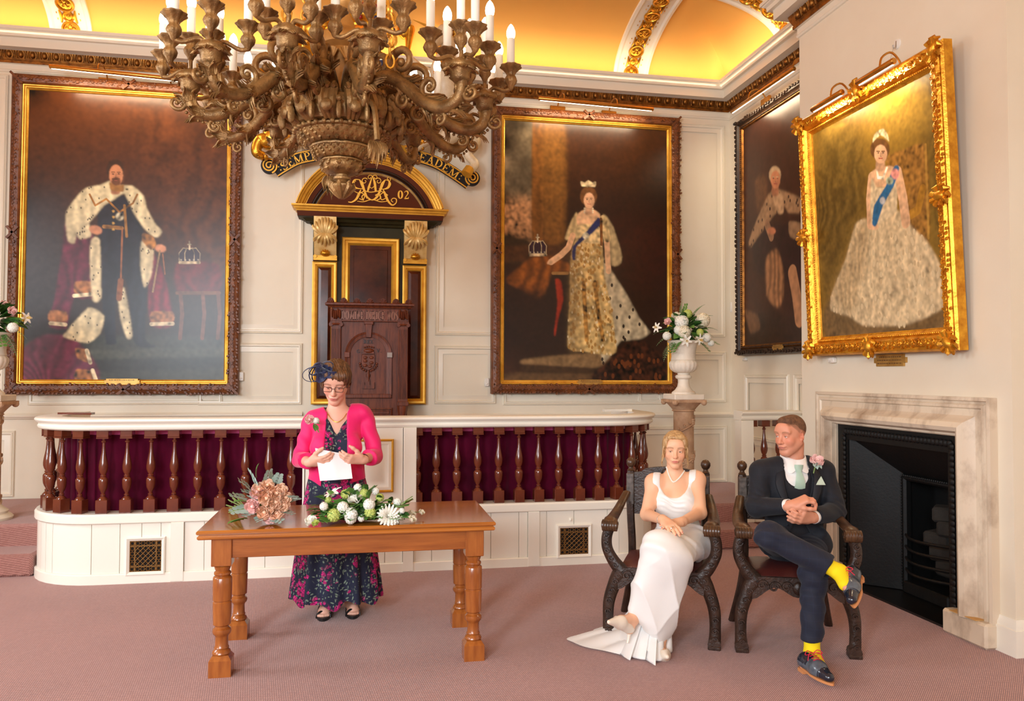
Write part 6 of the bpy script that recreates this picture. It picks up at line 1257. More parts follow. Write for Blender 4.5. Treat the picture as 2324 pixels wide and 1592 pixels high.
for i in range(95):
    u = rg.uniform(-1, 1); a = rg.uniform(.0, 1.5); p = np.array([FC[0]-.01+.215*u, FC[1]+.03-.09*math.cos(a)*math.sqrt(1-.7*u*u), .775+.088*math.sin(a)*(1-.5*u*u)]); d = np.array([u*.7+rg.uniform(-.6, .6), -.7*math.cos(a)-.2, rg.uniform(-.35, .25)+.2*math.sin(a)]); p[2] = max(p[2], .78)
    if p[2] < .8: d[2] = abs(d[2])
    if i % 4 == 0: blade('vine_leaf', None, LEAFM, fa, p, d, rg.uniform(-.3, .3), rg.uniform(.8, 1.15))
    else: blade('leaf', lambda: leaf_mesh(.08, .022), LEAFM if i % 3 else LEAFD, fa, p, d, rg.uniform(-.3, .3), rg.uniform(.6, .95))
q = MB(); 
for x, y in ((935, 1166), (957, 1163), (705, 1182), (936, 1178)): q.tube(spline([np.array([FC[0]+(.15 if x > 800 else -.15), FC[1]-.02, .79]), (onZ(x, y, .77)+FC+np.array([.1 if x > 800 else -.1, 0, 0]))/2, onZ(x, y, .78)], 8), .0022, 5)
part('stems', q, STEM, fa)
# ================================================================ PEDESTALS, URNS AND THEIR FLOWERS
STONE = mat('tan_carved_stone', S(202, 164, 130), .7, col2=S(172, 132, 100), nscale=7, bump=.3, bscale=50); URNM = mat('weathered_white_urn', S(240, 228, 212), .6, col2=S(214, 198, 178), nscale=4, mixc=(.45, .8), bump=.15, bscale=30); PEDW = mat('cream_pedestal', S(232, 218, 196), .5)
def pedestal(X, Y, lab1, lab2, lab3, fl):
    T = Matrix.Translation((X, Y, 0)); z0 = ZP
    pd = root('pedestal', (X, Y, z0), lab1, 'pedestal', None)
    part('base', MB().lathe([(.19, z0), (.195, z0+.02), (.175, z0+.04), (.155, z0+.05), (.16, z0+.07), (.12, z0+.1), (.105, z0+.12)], 28, M=T), PEDW, pd)
    part('shaft', MB().lathe([(.1, z0+.11), (.098, z0+.3), (.097, z0+.6), (.098, 1.2)], 24, M=T), STONE, pd)
    q = MB(); 
    q.tube([(X+.1*math.cos(t), Y+.1*math.sin(t), z0+.12+(1.2-z0-.12)*t/(2*PI*2.2)) for t in np.linspace(0, 2*PI*2.2, 60)], .011, 6)
    rg = random.Random(3)
    for k in range(26):
        t = 2*PI*2.2*(k+.5)/26; z = z0+.12+(1.2-z0-.12)*(k+.5)/26+.05; a = t+.3
        if k % 4 == 1:
            for j in range(10): q.ball((X+.1*math.cos(a+(j % 3-1)*.14), Y+.1*math.sin(a+(j % 3-1)*.14), z-.02*(j//3)), .013, 6, 4)
        else: B = mtx((X+.098*math.cos(a), Y+.098*math.sin(a), z), a)@Matrix.Rotation(PI/2, 4, 'Y'); q.prism([(-.035*x+.02, .03*y) for x, y in OAKLEAF], 0, .012, M=B, inset=.2)
    o = part('vine_carving', q, STONE, pd); o['kind'] = 'stuff'
    part('capital', MB().lathe([(.1, 1.2), (.115, 1.205), (.105, 1.215), (.11, 1.23), (.135, 1.26), (.16, 1.285), (.165, 1.29)], 28, M=T, mod=lambda a, z: 1+.06*abs(math.sin(4*a))*(z > 1.22)).prism([(-.165, -.165), (0, -.15), (.165, -.165), (.15, 0), (.165, .165), (0, .15), (-.165, .165), (-.15, 0)], 1.288, 1.315, M=T), STONE, pd, smooth=30)
    for k in range(4): a = PI/4+PI/2*k; part('volute', MB().ball((X+.205*math.cos(a), Y+.205*math.sin(a), 1.288), (.03, .03, .028), 8, 6), STONE, pd)
    ur = root('urn', (X, Y, 1.315), lab2, 'urn', None)
    part('plinth', MB().box((X-.15, Y-.15, 1.315), (X+.15, Y+.15, 1.368), ch=.006), URNM, ur, smooth=0)
    part('foot', MB().lathe([(.115, 1.368), (.112, 1.385), (.085, 1.405), (.06, 1.44), (.053, 1.48), (.055, 1.51), (.075, 1.52), (.08, 1.535), (.074, 1.548), (.055, 1.555), (.06, 1.57)], 28, M=T), URNM, ur)
    part('gadrooned_bowl', MB().lathe([(.06, 1.57), (.09, 1.58), (.12, 1.605), (.132, 1.64), (.132, 1.67), (.12, 1.69), (.114, 1.695)], 72, M=T, mod=lambda a, z: 1+.05*abs(math.sin(9*a))*(z < 1.69)), URNM, ur)
    part('body', MB().lathe([(.114, 1.692), (.122, 1.697), (.118, 1.71), (.115, 1.73), (.118, 1.78), (.128, 1.83), (.14, 1.86), (.152, 1.872), (.152, 1.882), (.14, 1.886), (.12, 1.87), (.1, 1.84)], 36, M=T), URNM, ur)
    fw = root('urn_flowers', (X, Y, 1.87), lab3, 'flowers', None); C = np.array([X, Y, 1.98])
    part('moss', MB().ball((X, Y, 1.88), (.12, .12, .06), 12, 7), LEAFD, fw)
    for u, v, dpt, kd, mm, s in fl:
        p = C+np.array([u, -dpt, v]); d = p-C+np.array([0, -.1, .03])
        if kd == 'h': flower('hydrangea', lambda: hydr_mesh(.062, 80, 2, .42), mm, fw, p, d, u*7, s)
        elif kd == 'l':
            o = flower('lily', lambda: lily_mesh(.075), mm, fw, p, d, u*9, s); z = unit(d); q = MB(); 
            for k in range(5): q.tube([p+z*.01, p+z*.06*s+np.array([.012*math.cos(k*1.3), 0, .012*math.sin(k*1.3)])], [.0015, .003], 4)
            part('stamens', q, STAM, fw)
        elif kd == 'r': flower('rose', lambda: rose_mesh(.036), mm, fw, p, d, u*5, s)
        elif kd == 'f': blade('fern_frond', lambda: frond_mesh(.24), FERN, fw, C+np.array([u, -dpt, v])*.35, np.array([u, -dpt*.8, v]), 0, s)
        elif kd == 'b': blade('leaf_branch', lambda: sprig_mesh(.2, 5, .036), LEAFM, fw, C+np.array([u, -dpt, v])*.4, np.array([u, -dpt*.8, v]), .2, s)
    rg = random.Random(int(X*100))
    for i in range(90):
        a = rg.uniform(0, 2*PI); e = rg.uniform(-.5, 1.2); d = np.array([math.cos(a)*math.cos(e)*1.2, math.sin(a)*math.cos(e)*.9, math.sin(e)*.8]); p = C+d*rg.uniform(.06, .13); blade('broad_leaf', lambda: leaf_mesh(.12, .032, .15), LEAFD if i % 3 else LEAFM, fw, p, d+np.array([0, 0, -.1]), rg.uniform(-.7, .7), rg.uniform(.7, 1.25))
FLR = [(-.06, .08, .1, 'h', WHITEF, 1.05), (-.05, -.02, .14, 'h', CREAMF, 1.0), (.17, .1, .06, 'h', CREAMF, 1.15), (-.1, .0, .12, 'h', WHITEF, .7), (.02, .16, .06, 'h', LIME, .7), (-.06, -.1, .2, 'l', WHITEF, 1.0), (.07, -.09, .19, 'l', WHITEF, .95), (-.29, .02, .08, 'l', WHITEF, .9), (-.2, .08, .1, 'r', PINKR, .9), (-.22, -.06, .13, 'h', WHITEF, .65), (.18, -.07, .13, 'h', WHITEF, .7), (.24, -.12, .1, 'h', WHITEF, .5), (.1, -.02, .16, 'h', LIME, .55), (-.08, .14, .02, 'r', CREAMF, 1.2), (.1, .15, 0, 'r', PINKR, .7),
    (-.3, -.1, .1, 'f', FERN, 1), (-.26, -.25, .12, 'f', FERN, 1.1), (-.32, .0, .05, 'f', FERN, .9), (.3, .2, 0, 'f', FERN, .9), (.34, .05, .05, 'f', FERN, .9), (.2, .3, 0, 'f', FERN, .9), (.35, -.14, .08, 'b', LEAFM, 1), (.22, -.2, .12, 'b', LEAFM, .9), (-.16, -.22, .15, 'b', LEAFM, .8), (-.05, .32, 0, 'f', FERN, .7), (.03, .28, .0, 'b', LEAFM, .7), (.3, -.02, .05, 'f', FERN, .8)]
pedestal(3.05, 7.2, 'tan carved stone pedestal on the dais behind the seated bride', 'white gadrooned urn on the tan pedestal behind the seated bride', 'white lilies and hydrangeas in the urn behind the seated bride', FLR)
pedestal(-3.03, 7.2, 'carved pedestal cut by the left edge of the picture', 'white urn on the pedestal at the left edge of the picture', 'white and green flowers in the urn at the left edge', [(-a if abs(a) > .15 else a, b, c, k, m_, s) for a, b, c, k, m_, s in FLR])
# ================================================================ CARVED ARMCHAIRS
CHOAK = mat('black_brown_carved_oak', S(62, 42, 32), .36, spec=.5, col2=S(40, 26, 20), nscale=14, bump=.35, bscale=70); ARMW = mat('worn_brown_arm', S(92, 62, 40), .32, col2=S(52, 34, 24), nscale=9, bump=.2, bscale=45); LEATH = mat('oxblood_leather', S(92, 40, 36), .35, coat=.2, bump=.12, bscale=40)
def bar(q, P, w, d, n=8, up=(0, 1, 0)):
    """flattened rounded bar; w across, d along up"""
    q.tube(P, np.asarray(w)/2 if not np.isscalar(w) else w/2, n, flat=d, up=up)
def carved_chair(M, label):
    """origin between the front feet on the floor, facing -y"""
    loc = np.array(M.translation); r = root('carved_armchair', loc, label, 'chair', None); r.rotation_euler = M.to_euler()
    L = lambda name, q, m, par=None, sm=40: link(name, mesh(name, q, None, sm, off=np.zeros(3)), m, par or r)
    for s in (-1, 1):
        P = spline([(s*.30, 0, .015), (s*.305, .0, .1), (s*.30, 0, .22), (s*.265, .0, .33), (s*.225, .0, .4)], 24); q = MB(); bar(q, P, np.interp(np.linspace(0, 1, 24), [0, .3, .7, 1], [.07, .062, .075, .1]), .7, 10)
        lg = L('leg', q, CHOAK); q = MB()
        for i in range(3, 22, 3):
            c = P[i]+np.array([0, -.026, 0]); q.tube([c+np.array([.018*math.cos(a)*(1-a/9), -.003, .018*math.sin(a)*(1-a/9)]) for a in np.linspace(0, 6.5, 12)], .005, 5)
        L('scroll_carving', q, CHOAK, lg)['kind'] = 'stuff'; L('foot', MB().tube([(s*.30-.0, -.03, .03), (s*.30, .035, .03)], .036, 12).box((s*.3-.035, -.035, 0), (s*.3+.035, .04, .022), ch=.004), CHOAK, lg)
        P = spline([(s*.225, 0, .4), (s*.275, 0, .46), (s*.31, 0, .53), (s*.312, 0, .6), (s*.29, 0, .665)], 20); q = MB(); bar(q, P, np.interp(np.linspace(0, 1, 20), [0, .4, 1], [.085, .066, .06]), .75, 10)
        ap_ = L('arm_support', q, CHOAK); q = MB()
        for i in range(3, 18, 3):
            c = P[i]+np.array([0, -.026, 0]); q.tube([c+np.array([.016*math.cos(-a)*(1-a/9), -.003, .016*math.sin(-a)*(1-a/9)]) for a in np.linspace(0, 6.5, 12)], .005, 5)
        L('scroll_carving', q, CHOAK, ap_)['kind'] = 'stuff'
        P = spline([(s*.29, -.035, .665), (s*.29, .0, .695), (s*.295, .12, .69), (s*.285, .28, .72), (s*.255, .42, .80)], 20); q = MB(); bar(q, P, np.interp(np.linspace(0, 1, 20), [0, .15, .6, 1], [.085, .088, .07, .05]), .55, 10, up=(0, 0, 1))
        q.tube([(s*.29-.043, -.03, .668), (s*.29+.043, -.03, .668)], .034, 12); am = L('arm', q, ARMW); q = MB()
        for s2 in (-1, 1): q.tube([(s*.29+s2*.044, -.03+.026*math.cos(a)*(1-a/11), .668+.026*math.sin(a)*(1-a/11)) for a in np.linspace(0, 9, 18)], .004, 5)
        for u in (-1.4, -.7, 0, .7, 1.4): q.tube([(s*.29+u*.022, -.03-.0345*math.cos(t), .668+.0345*math.sin(t)) for t in np.linspace(-.9, 1.1, 7)], .0028, 4)
        L('leaf_carving', q, ARMW, am)['kind'] = 'stuff'
        P = spline([(s*.29, .56, .0), (s*.24, .5, .25), (s*.225, .46, .45), (s*.235, .45, .7), (s*.235, .47, .93)], 20); q = MB(); bar(q, P, .05, .9, 8); bl_ = L('rear_post', q, CHOAK)
        L('panel_carving', MB().box((s*.235-.024, .432, .72), (s*.235+.024, .5, .92), ch=.004).box((s*.235-.013, .428, .74), (s*.235+.013, .434, .9)), mat('grey_bloom_oak', S(104, 92, 84), .4, col2=S(60, 50, 44), nscale=30), bl_, 0)
        L('finial', MB().lathe([(.018, .925), (.024, .935), (.016, .945), (.014, .955), (.024, .965), (.03, .98), (.029, .997), (.018, 1.012), (.002, 1.018)], 24, M=Matrix.Translation((s*.235, .475, 0))), ARMW, bl_)
        q = MB(); bar(q, [(s*.225, 0, .39), (s*.225, .46, .39)], .05, 1.2, 8, up=(0, 0, 1)); L('side_rail', q, CHOAK)
    q = MB(); n = 21; G = []
    for i in range(n):
        x = -.245+.49*i/(n-1); u = abs(x)/.245; zb = .345-.028*math.cos(u*PI*2)-.02*u*u; zt_ = .425; G.append([(x, -.025, zb), (x, -.025, zt_), (x, .02, zt_), (x, .02, zb)])
    sr = L('front_rail', q.rings(np.array(G)), CHOAK, sm=30); q = MB()
    for s in (-1, 1):
        for cx, cz_, rr in ((.06, .375, .03), (.125, .37, .034), (.19, .38, .03)): q.tube([(s*cx+rr*math.cos(s*a)*(1-a/9), -.03, cz_+rr*math.sin(a)*(1-a/9)) for a in np.linspace(0, 7, 14)], .007, 5)
    q.ball((0, -.028, .37), (.03, .018, .036), 10, 7); L('rail_carving', q, CHOAK, sr)['kind'] = 'stuff'
    q = MB(); G = []
    for t in np.linspace(0, 1, 9): y = -.0+.46*t; h = .03*math.sin(PI*min(1, max(0, t)))**.4; G.append([(x, y, .425+(h if abs(x) < .2 else h*.6)) for x in np.linspace(-.225, .225, 9)])
    q.grid(np.array(G)); q.box((-.225, .0, .40), (.225, .46, .426)); L('leather_seat', q, LEATH, sm=60)
    q = MB(); G = []
    for x in np.linspace(-.225, .225, 17): u = abs(x)/.225; z1 = .92+.045*math.cos(u*PI/2)**.7*(1 if u < .75 else .4); G.append([(x, .455, .66), (x, .455, z1), (x, .49, z1), (x, .49, .66)])
    bk = L('back_panel', q.rings(np.array(G)), CHOAK, sm=30); q = MB()
    for s in (-1, 1): q.tube([(s*(.03+.05*a/6), .45, .9+.02*math.sin(a)) for a in np.linspace(0, 9, 20)], .009, 5); q.tube([(s*.12+.03*math.cos(a)*(1-a/9), .45, .8+.05*math.sin(a)*(1-a/9)) for a in np.linspace(0, 7, 16)], .008, 5)
    q.ball((0, .45, .93), (.035, .02, .03), 8, 6); L('crest_carving', q, CHOAK, bk)['kind'] = 'stuff'
    q = MB(); bar(q, [(-.25, .5, .25), (.25, .5, .25)], .035, 1, 8, up=(0, 0, 1)); L('stretcher', q, CHOAK)
    return r
CB = Matrix.Translation((1.702, 4.36, 0))@Matrix.Rotation(math.radians(-27), 4, 'Z')
CG = Matrix.Translation((2.387, 4.06, 0))@Matrix.Rotation(math.radians(-20), 4, 'Z')
carved_chair(CB, 'dark carved oak armchair in which the bride sits'); carved_chair(CG, 'dark carved oak armchair in which the groom sits')
# ================================================================ PEOPLE: smooth implicit bodies meshed with surface nets
class Sdf:
    """list of rounded shapes blended into one continuous surface"""
    def __init__(s): s.p = []
    def cone(s, a, b, ra, rb, k=.02, op='u'): s.p.append(('c', np.asarray(a, float), np.asarray(b, float), ra, rb, k, op)); return s
    def chain(s, pts, rad, k=.02, op='u'):
        for i in range(len(pts)-1): s.cone(pts[i], pts[i+1], rad[i], rad[i+1], k, op)
        return s
    def ell(s, c, r, R=None, k=.02, op='u'): s.p.append(('e', np.asarray(c, float), np.asarray(r, float), np.eye(3) if R is None else np.asarray(R, float), 0, k, op)); return s
    def fn(s, f, k=.004, op='i'): s.p.append(('f', f, 0, 0, 0, k, op)); return s
    def plus(s, o, infl=0, k=None):
        for t, a, b, c, d, kk, op in o.p:
            if t == 'c': s.p.append((t, a, b, c+infl, d+infl, k or kk, op))
            elif t == 'e': s.p.append((t, a, b+infl, c, d, k or kk, op))
        return s
    def bounds(s):
        lo, hi = np.full(3, 9e9), np.full(3, -9e9)
        for t, a, b, c, d, k, op in s.p:
            if op != 'u': continue
            if t == 'c': r = max(c, d); lo = np.minimum(lo, np.minimum(a, b)-r); hi = np.maximum(hi, np.maximum(a, b)+r)
            elif t == 'e': r = b.max(); lo = np.minimum(lo, a-r); hi = np.maximum(hi, a+r)
        return lo, hi
    def field(s, lo, n, h):
        ax = [lo[i]+h*np.arange(n[i]) for i in range(3)]; D = np.full(n, .2, np.float32)
        for t, a, b, c, d, k, op in s.p:
            if t == 'f':
                X, Y, Z = np.meshgrid(*ax, indexing='ij', sparse=True); v = a(X, Y, Z); q = -v if op == 's' else v
                m = np.maximum(k-np.abs(D-q), 0)/k; D = (np.maximum(D, q)+m*m*k*.25).astype(np.float32); continue
            if t == 'c': r = max(c, d)+k+2*h; l, u = np.minimum(a, b)-r, np.maximum(a, b)+r
            else: r = b.max()+k+2*h; l, u = a-r, a+r
            i0 = np.maximum(np.floor((l-lo)/h).astype(int), 0); i1 = np.minimum(np.ceil((u-lo)/h).astype(int)+1, n)
            if (i1 <= i0).any(): continue
            sl = tuple(slice(i0[i], i1[i]) for i in range(3)); X, Y, Z = [ax[i][sl[i]].reshape([-1 if j == i else 1 for j in range(3)]) for i in range(3)]
            if t == 'c':
                e = b-a; L = e@e+1e-12; x, y, z = X-a[0], Y-a[1], Z-a[2]; T = np.clip((x*e[0]+y*e[1]+z*e[2])/L, 0, 1)
                v = np.sqrt((x-T*e[0])**2+(y-T*e[1])**2+(z-T*e[2])**2)-(c+(d-c)*T)
            else:
                x, y, z = X-a[0], Y-a[1], Z-a[2]; R = c
                q = [(x*R[0, i]+y*R[1, i]+z*R[2, i]) for i in range(3)]; k0 = np.sqrt(sum((q[i]/b[i])**2 for i in range(3))); k1 = np.sqrt(sum((q[i]/b[i]**2)**2 for i in range(3)))+1e-9; v = k0*(k0-1)/k1
            o = D[sl]
            if op == 'u': m = np.maximum(k-np.abs(o-v), 0)/k; D[sl] = np.minimum(o, v)-m*m*k*.25
            else: q = -v; m = np.maximum(k-np.abs(o-q), 0)/k; D[sl] = np.maximum(o, q)+m*m*k*.25
        return D
    def mesh(s, h, box=None):
        lo, hi = s.bounds() if box is None else (np.asarray(box[0], float), np.asarray(box[1], float)); lo = lo-3*h; n = np.ceil((hi+3*h-lo)/h).astype(int)+1
        return nets(lo, h, s.field(lo, tuple(n), h))
def nets(lo, h, d):
    s = d < 0; c = [s[a:s.shape[0]-1+a, b:s.shape[1]-1+b, e:s.shape[2]-1+e] for a in (0, 1) for b in (0, 1) for e in (0, 1)]
    tot = sum(x.astype(np.int8) for x in c); act = (tot > 0) & (tot < 8); I, J, K = np.nonzero(act); idx = np.full(act.shape, -1); idx[I, J, K] = np.arange(len(I))
    cor = [(a, b, e) for a in (0, 1) for b in (0, 1) for e in (0, 1)]; V = {q: d[I+q[0], J+q[1], K+q[2]] for q in cor}; acc = np.zeros((len(I), 3)); cnt = np.zeros(len(I))
    for p in cor:
        for ax in range(3):
            if p[ax] == 0:
                q = list(p); q[ax] = 1; va, vb = V[p], V[tuple(q)]; m = (va < 0) != (vb < 0); t = va[m]/(va[m]-vb[m]); pp = np.tile(np.array(p, float), (m.sum(), 1)); pp[:, ax] = t; acc[m] += pp; cnt[m] += 1
    v = lo+h*(np.c_[I, J, K]+acc/cnt[:, None]); F = []
    for ax in range(3):
        o1, o2 = (ax+1) % 3, (ax+2) % 3; n = s.shape; a = [slice(None)]*3; b = [slice(None)]*3; a[ax] = slice(0, n[ax]-1); b[ax] = slice(1, n[ax])
        sa, sb = s[tuple(a)], s[tuple(b)]; e = np.argwhere(sa != sb); ok = (e[:, o1] > 0) & (e[:, o2] > 0) & (e[:, o1] < n[o1]-1) & (e[:, o2] < n[o2]-1); e = e[ok]
        def cell(d1, d2): q = e.copy(); q[:, o1] += d1; q[:, o2] += d2; return idx[q[:, 0], q[:, 1], q[:, 2]]
        Q = np.stack([cell(-1, -1), cell(0, -1), cell(0, 0), cell(-1, 0)], 1); inn = sa[e[:, 0], e[:, 1], e[:, 2]]; Q[~inn] = Q[~inn][:, ::-1]; F.append(Q)
    F = np.concatenate(F); F = F[(F >= 0).all(1)]
    return v, F
def vnormals(v, f):
    n = np.cross(v[f[:, 2]]-v[f[:, 0]], v[f[:, 3]]-v[f[:, 1]]); N = np.zeros_like(v)
    for i in range(4): np.add.at(N, f[:, i], n)
    return N/(np.linalg.norm(N, axis=1)[:, None]+1e-12)
def relax(v, f, it=1, lam=.5):
    for _ in range(it):
        A = np.zeros_like(v); c = np.zeros(len(v))
        for i in range(4):
            a, b = f[:, i], f[:, (i+1) % 4]; np.add.at(A, a, v[b]); np.add.at(A, b, v[a]); np.add.at(c, a, 1); np.add.at(c, b, 1)
        v = v+lam*(A/np.maximum(c, 1)[:, None]-v)
    return v
def solid(name, v, f, m, parent, col=None, label=None):
    me = bpy.data.meshes.new(name); o0 = org(parent) if parent is not None else np.zeros(3)
    me.vertices.add(len(v)); me.vertices.foreach_set('co', (v-o0).astype(np.float32).ravel()); me.loops.add(len(f)*4); me.loops.foreach_set('vertex_index', f.astype(np.int32).ravel())
    me.polygons.add(len(f)); me.polygons.foreach_set('loop_start', np.arange(0, len(f)*4, 4, dtype=np.int32)); me.polygons.foreach_set('use_smooth', np.ones(len(f), bool)); me.update(); me.validate()
    if col is not None: a = me.color_attributes.new('paint', 'FLOAT_COLOR', 'POINT'); a.data.foreach_set('color', np.c_[col, np.ones(len(v))].astype(np.float32).ravel())
    return link(name, me, m, parent, label)
def cloth(name, S_, h, m, parent, folds=(), label=None, sm=1, colf=None):
    """garment: implicit shell plus soft drapery folds; folds = (direction, wavelength, amplitude, mask)"""
    v, f = S_.mesh(h); v = relax(v, f, sm); n = vnormals(v, f)
    for d, wl, am, mk in folds:
        d = np.asarray(d, float); t = v@d/wl*2*PI; w2 = (1.6 if wl > .02 else .35)*np.sin(v@np.roll(d, 1)/wl*2.1+1)+(1.1 if wl > .02 else .2)*np.sin(v@np.array([.6, -.4, .7])/wl*1.3); a = am*np.sin(t+w2) if am > 0 else -am*(1-2*np.abs(np.sin((t+.35*w2)/2))**.7)
        if mk is not None: a = a*mk(v)
        v = v+n*a[:, None]
    return solid(name, v, f, m, parent, colf(v) if colf else None, label)
def frame3(fwd, up=(0, 0, 1)):
    f = unit(fwd); x = unit(np.cross(up, f)); z = np.cross(x, -f); return np.stack([x, -f, z], 1)      # columns: person's left, back, up
def Rxyz(rx=0, ry=0, rz=0): return np.array(Matrix.Rotation(rz, 3, 'Z')@Matrix.Rotation(ry, 3, 'Y')@Matrix.Rotation(rx, 3, 'X'))
class Head:
    def __init__(s, pos, fwd, up=(0, 0, 1), sc=1.0, male=False, lid=.0042, smile=0):
        s.R = frame3(fwd, up); s.o = np.asarray(pos, float); s.k = sc; s.male = male; s.lid = lid; s.smile = smile
    def w(s, p): return s.o+s.R@(np.asarray(p, float)*s.k)
    def loc(s, v): return ((v-s.o)@s.R)/s.k
    def build(s, B):
        k = s.k; e = lambda c, r, kk=.02, op='u', R=None: B.ell(s.w(c), np.array(r)*k, s.R if R is None else s.R@R, kk*k, op); c = lambda a, b, ra, rb, kk=.015, op='u': B.cone(s.w(a), s.w(b), ra*k, rb*k, kk*k, op)
        m = 1 if s.male else 0
        e((0, .018, .036), (.071, .09, .082)); e((0, -.03, .005), (.059, .06, .08), .03); e((0, -.036, -.045), (.046+.005*m, .05, .056), .03)
        for sg in (-1, 1):
            c((sg*(.042+.006*m), .0, -.045), (sg*(.012+.006*m), -.062, -.094), .021+.002*m, .015+.003*m, .03); e((sg*.036, -.062, -.026), (.024, .022, .024), .02); e((sg*.03, -.074, .029), (.026, .013, .009+.002*m), .014)
        e((0, -.074, -.096), (.021+.005*m, .018, .016+.002*m), .02); e((0, -.07, .05), (.046, .02, .03), .03)
        for sg in (-1, 1): e((sg*.031, -.093, .008), (.0175, .0125, .0125), .012, 's')
        c((0, -.084, .016), (0, -.108, -.026), .0075, .0115, .012); e((0, -.1065, -.029), (.0095+.002*m, .0105, .009), .008)
        for sg in (-1, 1): e((sg*(.0105+.002*m), -.0965, -.031), (.0075, .0095, .007), .006); e((sg*.0065, -.102, -.0385), (.0036, .006, .0028), .003, 's')
        for sg in (-1, 1):
            e((sg*.031, -.0765, .007), (.0158, .0142, .0138), .006)                          # lids over the eyeball
            e((sg*.031, -.0925, .0055-.0035*(s.lid < .004)), (.0138, .014, s.lid), .002, 's')
        e((0, -.088, -.058), (.026, .014, .016), .016); e((0, -.0975, -.0555), (.0205, .0075, .0045), .006); e((0, -.0962, -.0648), (.0175, .008, .0052), .006)
        for sg in (-1, 1): c((0, -.1075, -.0605), (sg*.0235, -.094, -.0605+.004*s.smile), .0014, .001, .003, 's'); e((sg*.026, -.088, -.0605), (.003, .004, .003), .006, 's')
        for sg in (-1, 1):
            Rr = Rxyz(0, 0, sg*.35)@Rxyz(.15); e((sg*.073, .012, -.002), (.0065, .018, .031), .008, 'u', Rr); e((sg*.077, .004, .001), (.006, .0095, .018), .005, 's', Rr); e((sg*.071, .002, -.026), (.006, .008, .009), .006)
        return s
    def box(s, z0=-.125): 
        c = s.w((0, 0, .0)); return (c-.135*s.k, c+.135*s.k)
    def paint(s, v, base, lips, brow, blush=.25, hairline=None):
        p = s.loc(v); C = np.tile(np.asarray(base, float), (len(v), 1)); x, y, z = p[:, 0], p[:, 1], p[:, 2]; ax = np.abs(x); front = y < -.03; face = (np.linalg.norm(p, axis=1) < .16)
        def mix(mask, col, a): 
            nonlocal C; w = (np.clip(mask, 0, 1)*a)[:, None]; C = C*(1-w)+np.asarray(col, float)*w
        g = lambda cx, cy, cz_, rx, ry, rz: np.exp(-(((ax-cx)/rx)**2+((y-cy)/ry)**2+((z-cz_)/rz)**2))
        red = np.asarray(base)*np.array([1.0, .62, .56])
        mix(g(.042, -.065, -.022, .022, .04, .02), red, blush*1.6); mix(g(0, -.112, -.028, .012, .02, .012), red, blush*1.4); mix(g(.075, .01, -.005, .012, .03, .04), red, blush*1.3); mix(g(0, -.09, -.1, .02, .03, .012), red, blush*.7)
        mix(g(.031, -.085, -.008, .014, .02, .006), np.asarray(base)*[.8, .66, .62], .35)
        mix(g(.031, -.085, .0165, .016, .03, .0035), np.asarray(base)*[.7, .52, .46], .6)
        lm = (front & (((ax/.0235)**2+((z+.0605)/(.0088-.004*(ax/.0235)**2))**2) < 1) & (y < -.082)).astype(float); mix(lm, lips, .75); mix(g(0, -.105, -.0605, .021, .03, .0012)*front, np.asarray(lips)*.35, .8)
        bm = np.exp(-((z-(.0265+.006*np.cos((ax-.034)/.02*1.3)-.0))/.0032)**2)*((ax > .013) & (ax < .053) & (y < -.04)); mix(bm, brow, .75)
        lash = np.exp(-((z-(.007+s.lid*.9+.0*ax))/.0016)**2)*np.exp(-((ax-.031)/.0125)**4)*(y < -.07); mix(lash, (.03, .02, .018), .85); mix(g(.031, -.085, .0005, .012, .03, .0014)*0+np.exp(-((z-(.007-s.lid*1.0))/.0012)**2)*np.exp(-((ax-.031)/.012)**4)*(y < -.07), (.1, .06, .05), .5)
        mix(g(.0065, -.102, -.0385, .004, .01, .003), np.asarray(base)*.25, .8)
        return C
    def eyes(s, parent, iris, gaze=(0, -1, 0)):
        for sg in (-1, 1):
            g = unit(s.R@np.asarray(gaze, float)); z = g; x = unit(np.cross((0, 0, 1), z)); Mx = basis(s.w((sg*.031, -.0768, .007)), x, np.cross(z, x), z); r = .0126*s.k; q = MB()
            an = [(0, 2.6), (1, .48), (2, .22)]; th = [np.linspace(PI, .46, 14), np.linspace(.46, .2, 4), np.linspace(.2, .0, 3)]
            for i, t in enumerate(th): q.lathe([(r*math.sin(a)+1e-5, r*math.cos(a)) for a in t], 18, M=Mx, mi=i)
            part('eye', q, [EYEW, iris, PUP], parent, smooth=180, flip=False)
EYEW = mat('eye_white', S(236, 228, 220), .15); PUP = mat('pupil', S(8, 8, 8), .08); BLUEI = mat('blue_iris', S(86, 110, 122), .15); BROWNI = mat('brown_iris', S(82, 58, 40), .15)
SKINM = mat('skin', (1, 1, 1, 1), .48, attr='paint', sss=.12, spec=.4, bump=.02, bscale=300)
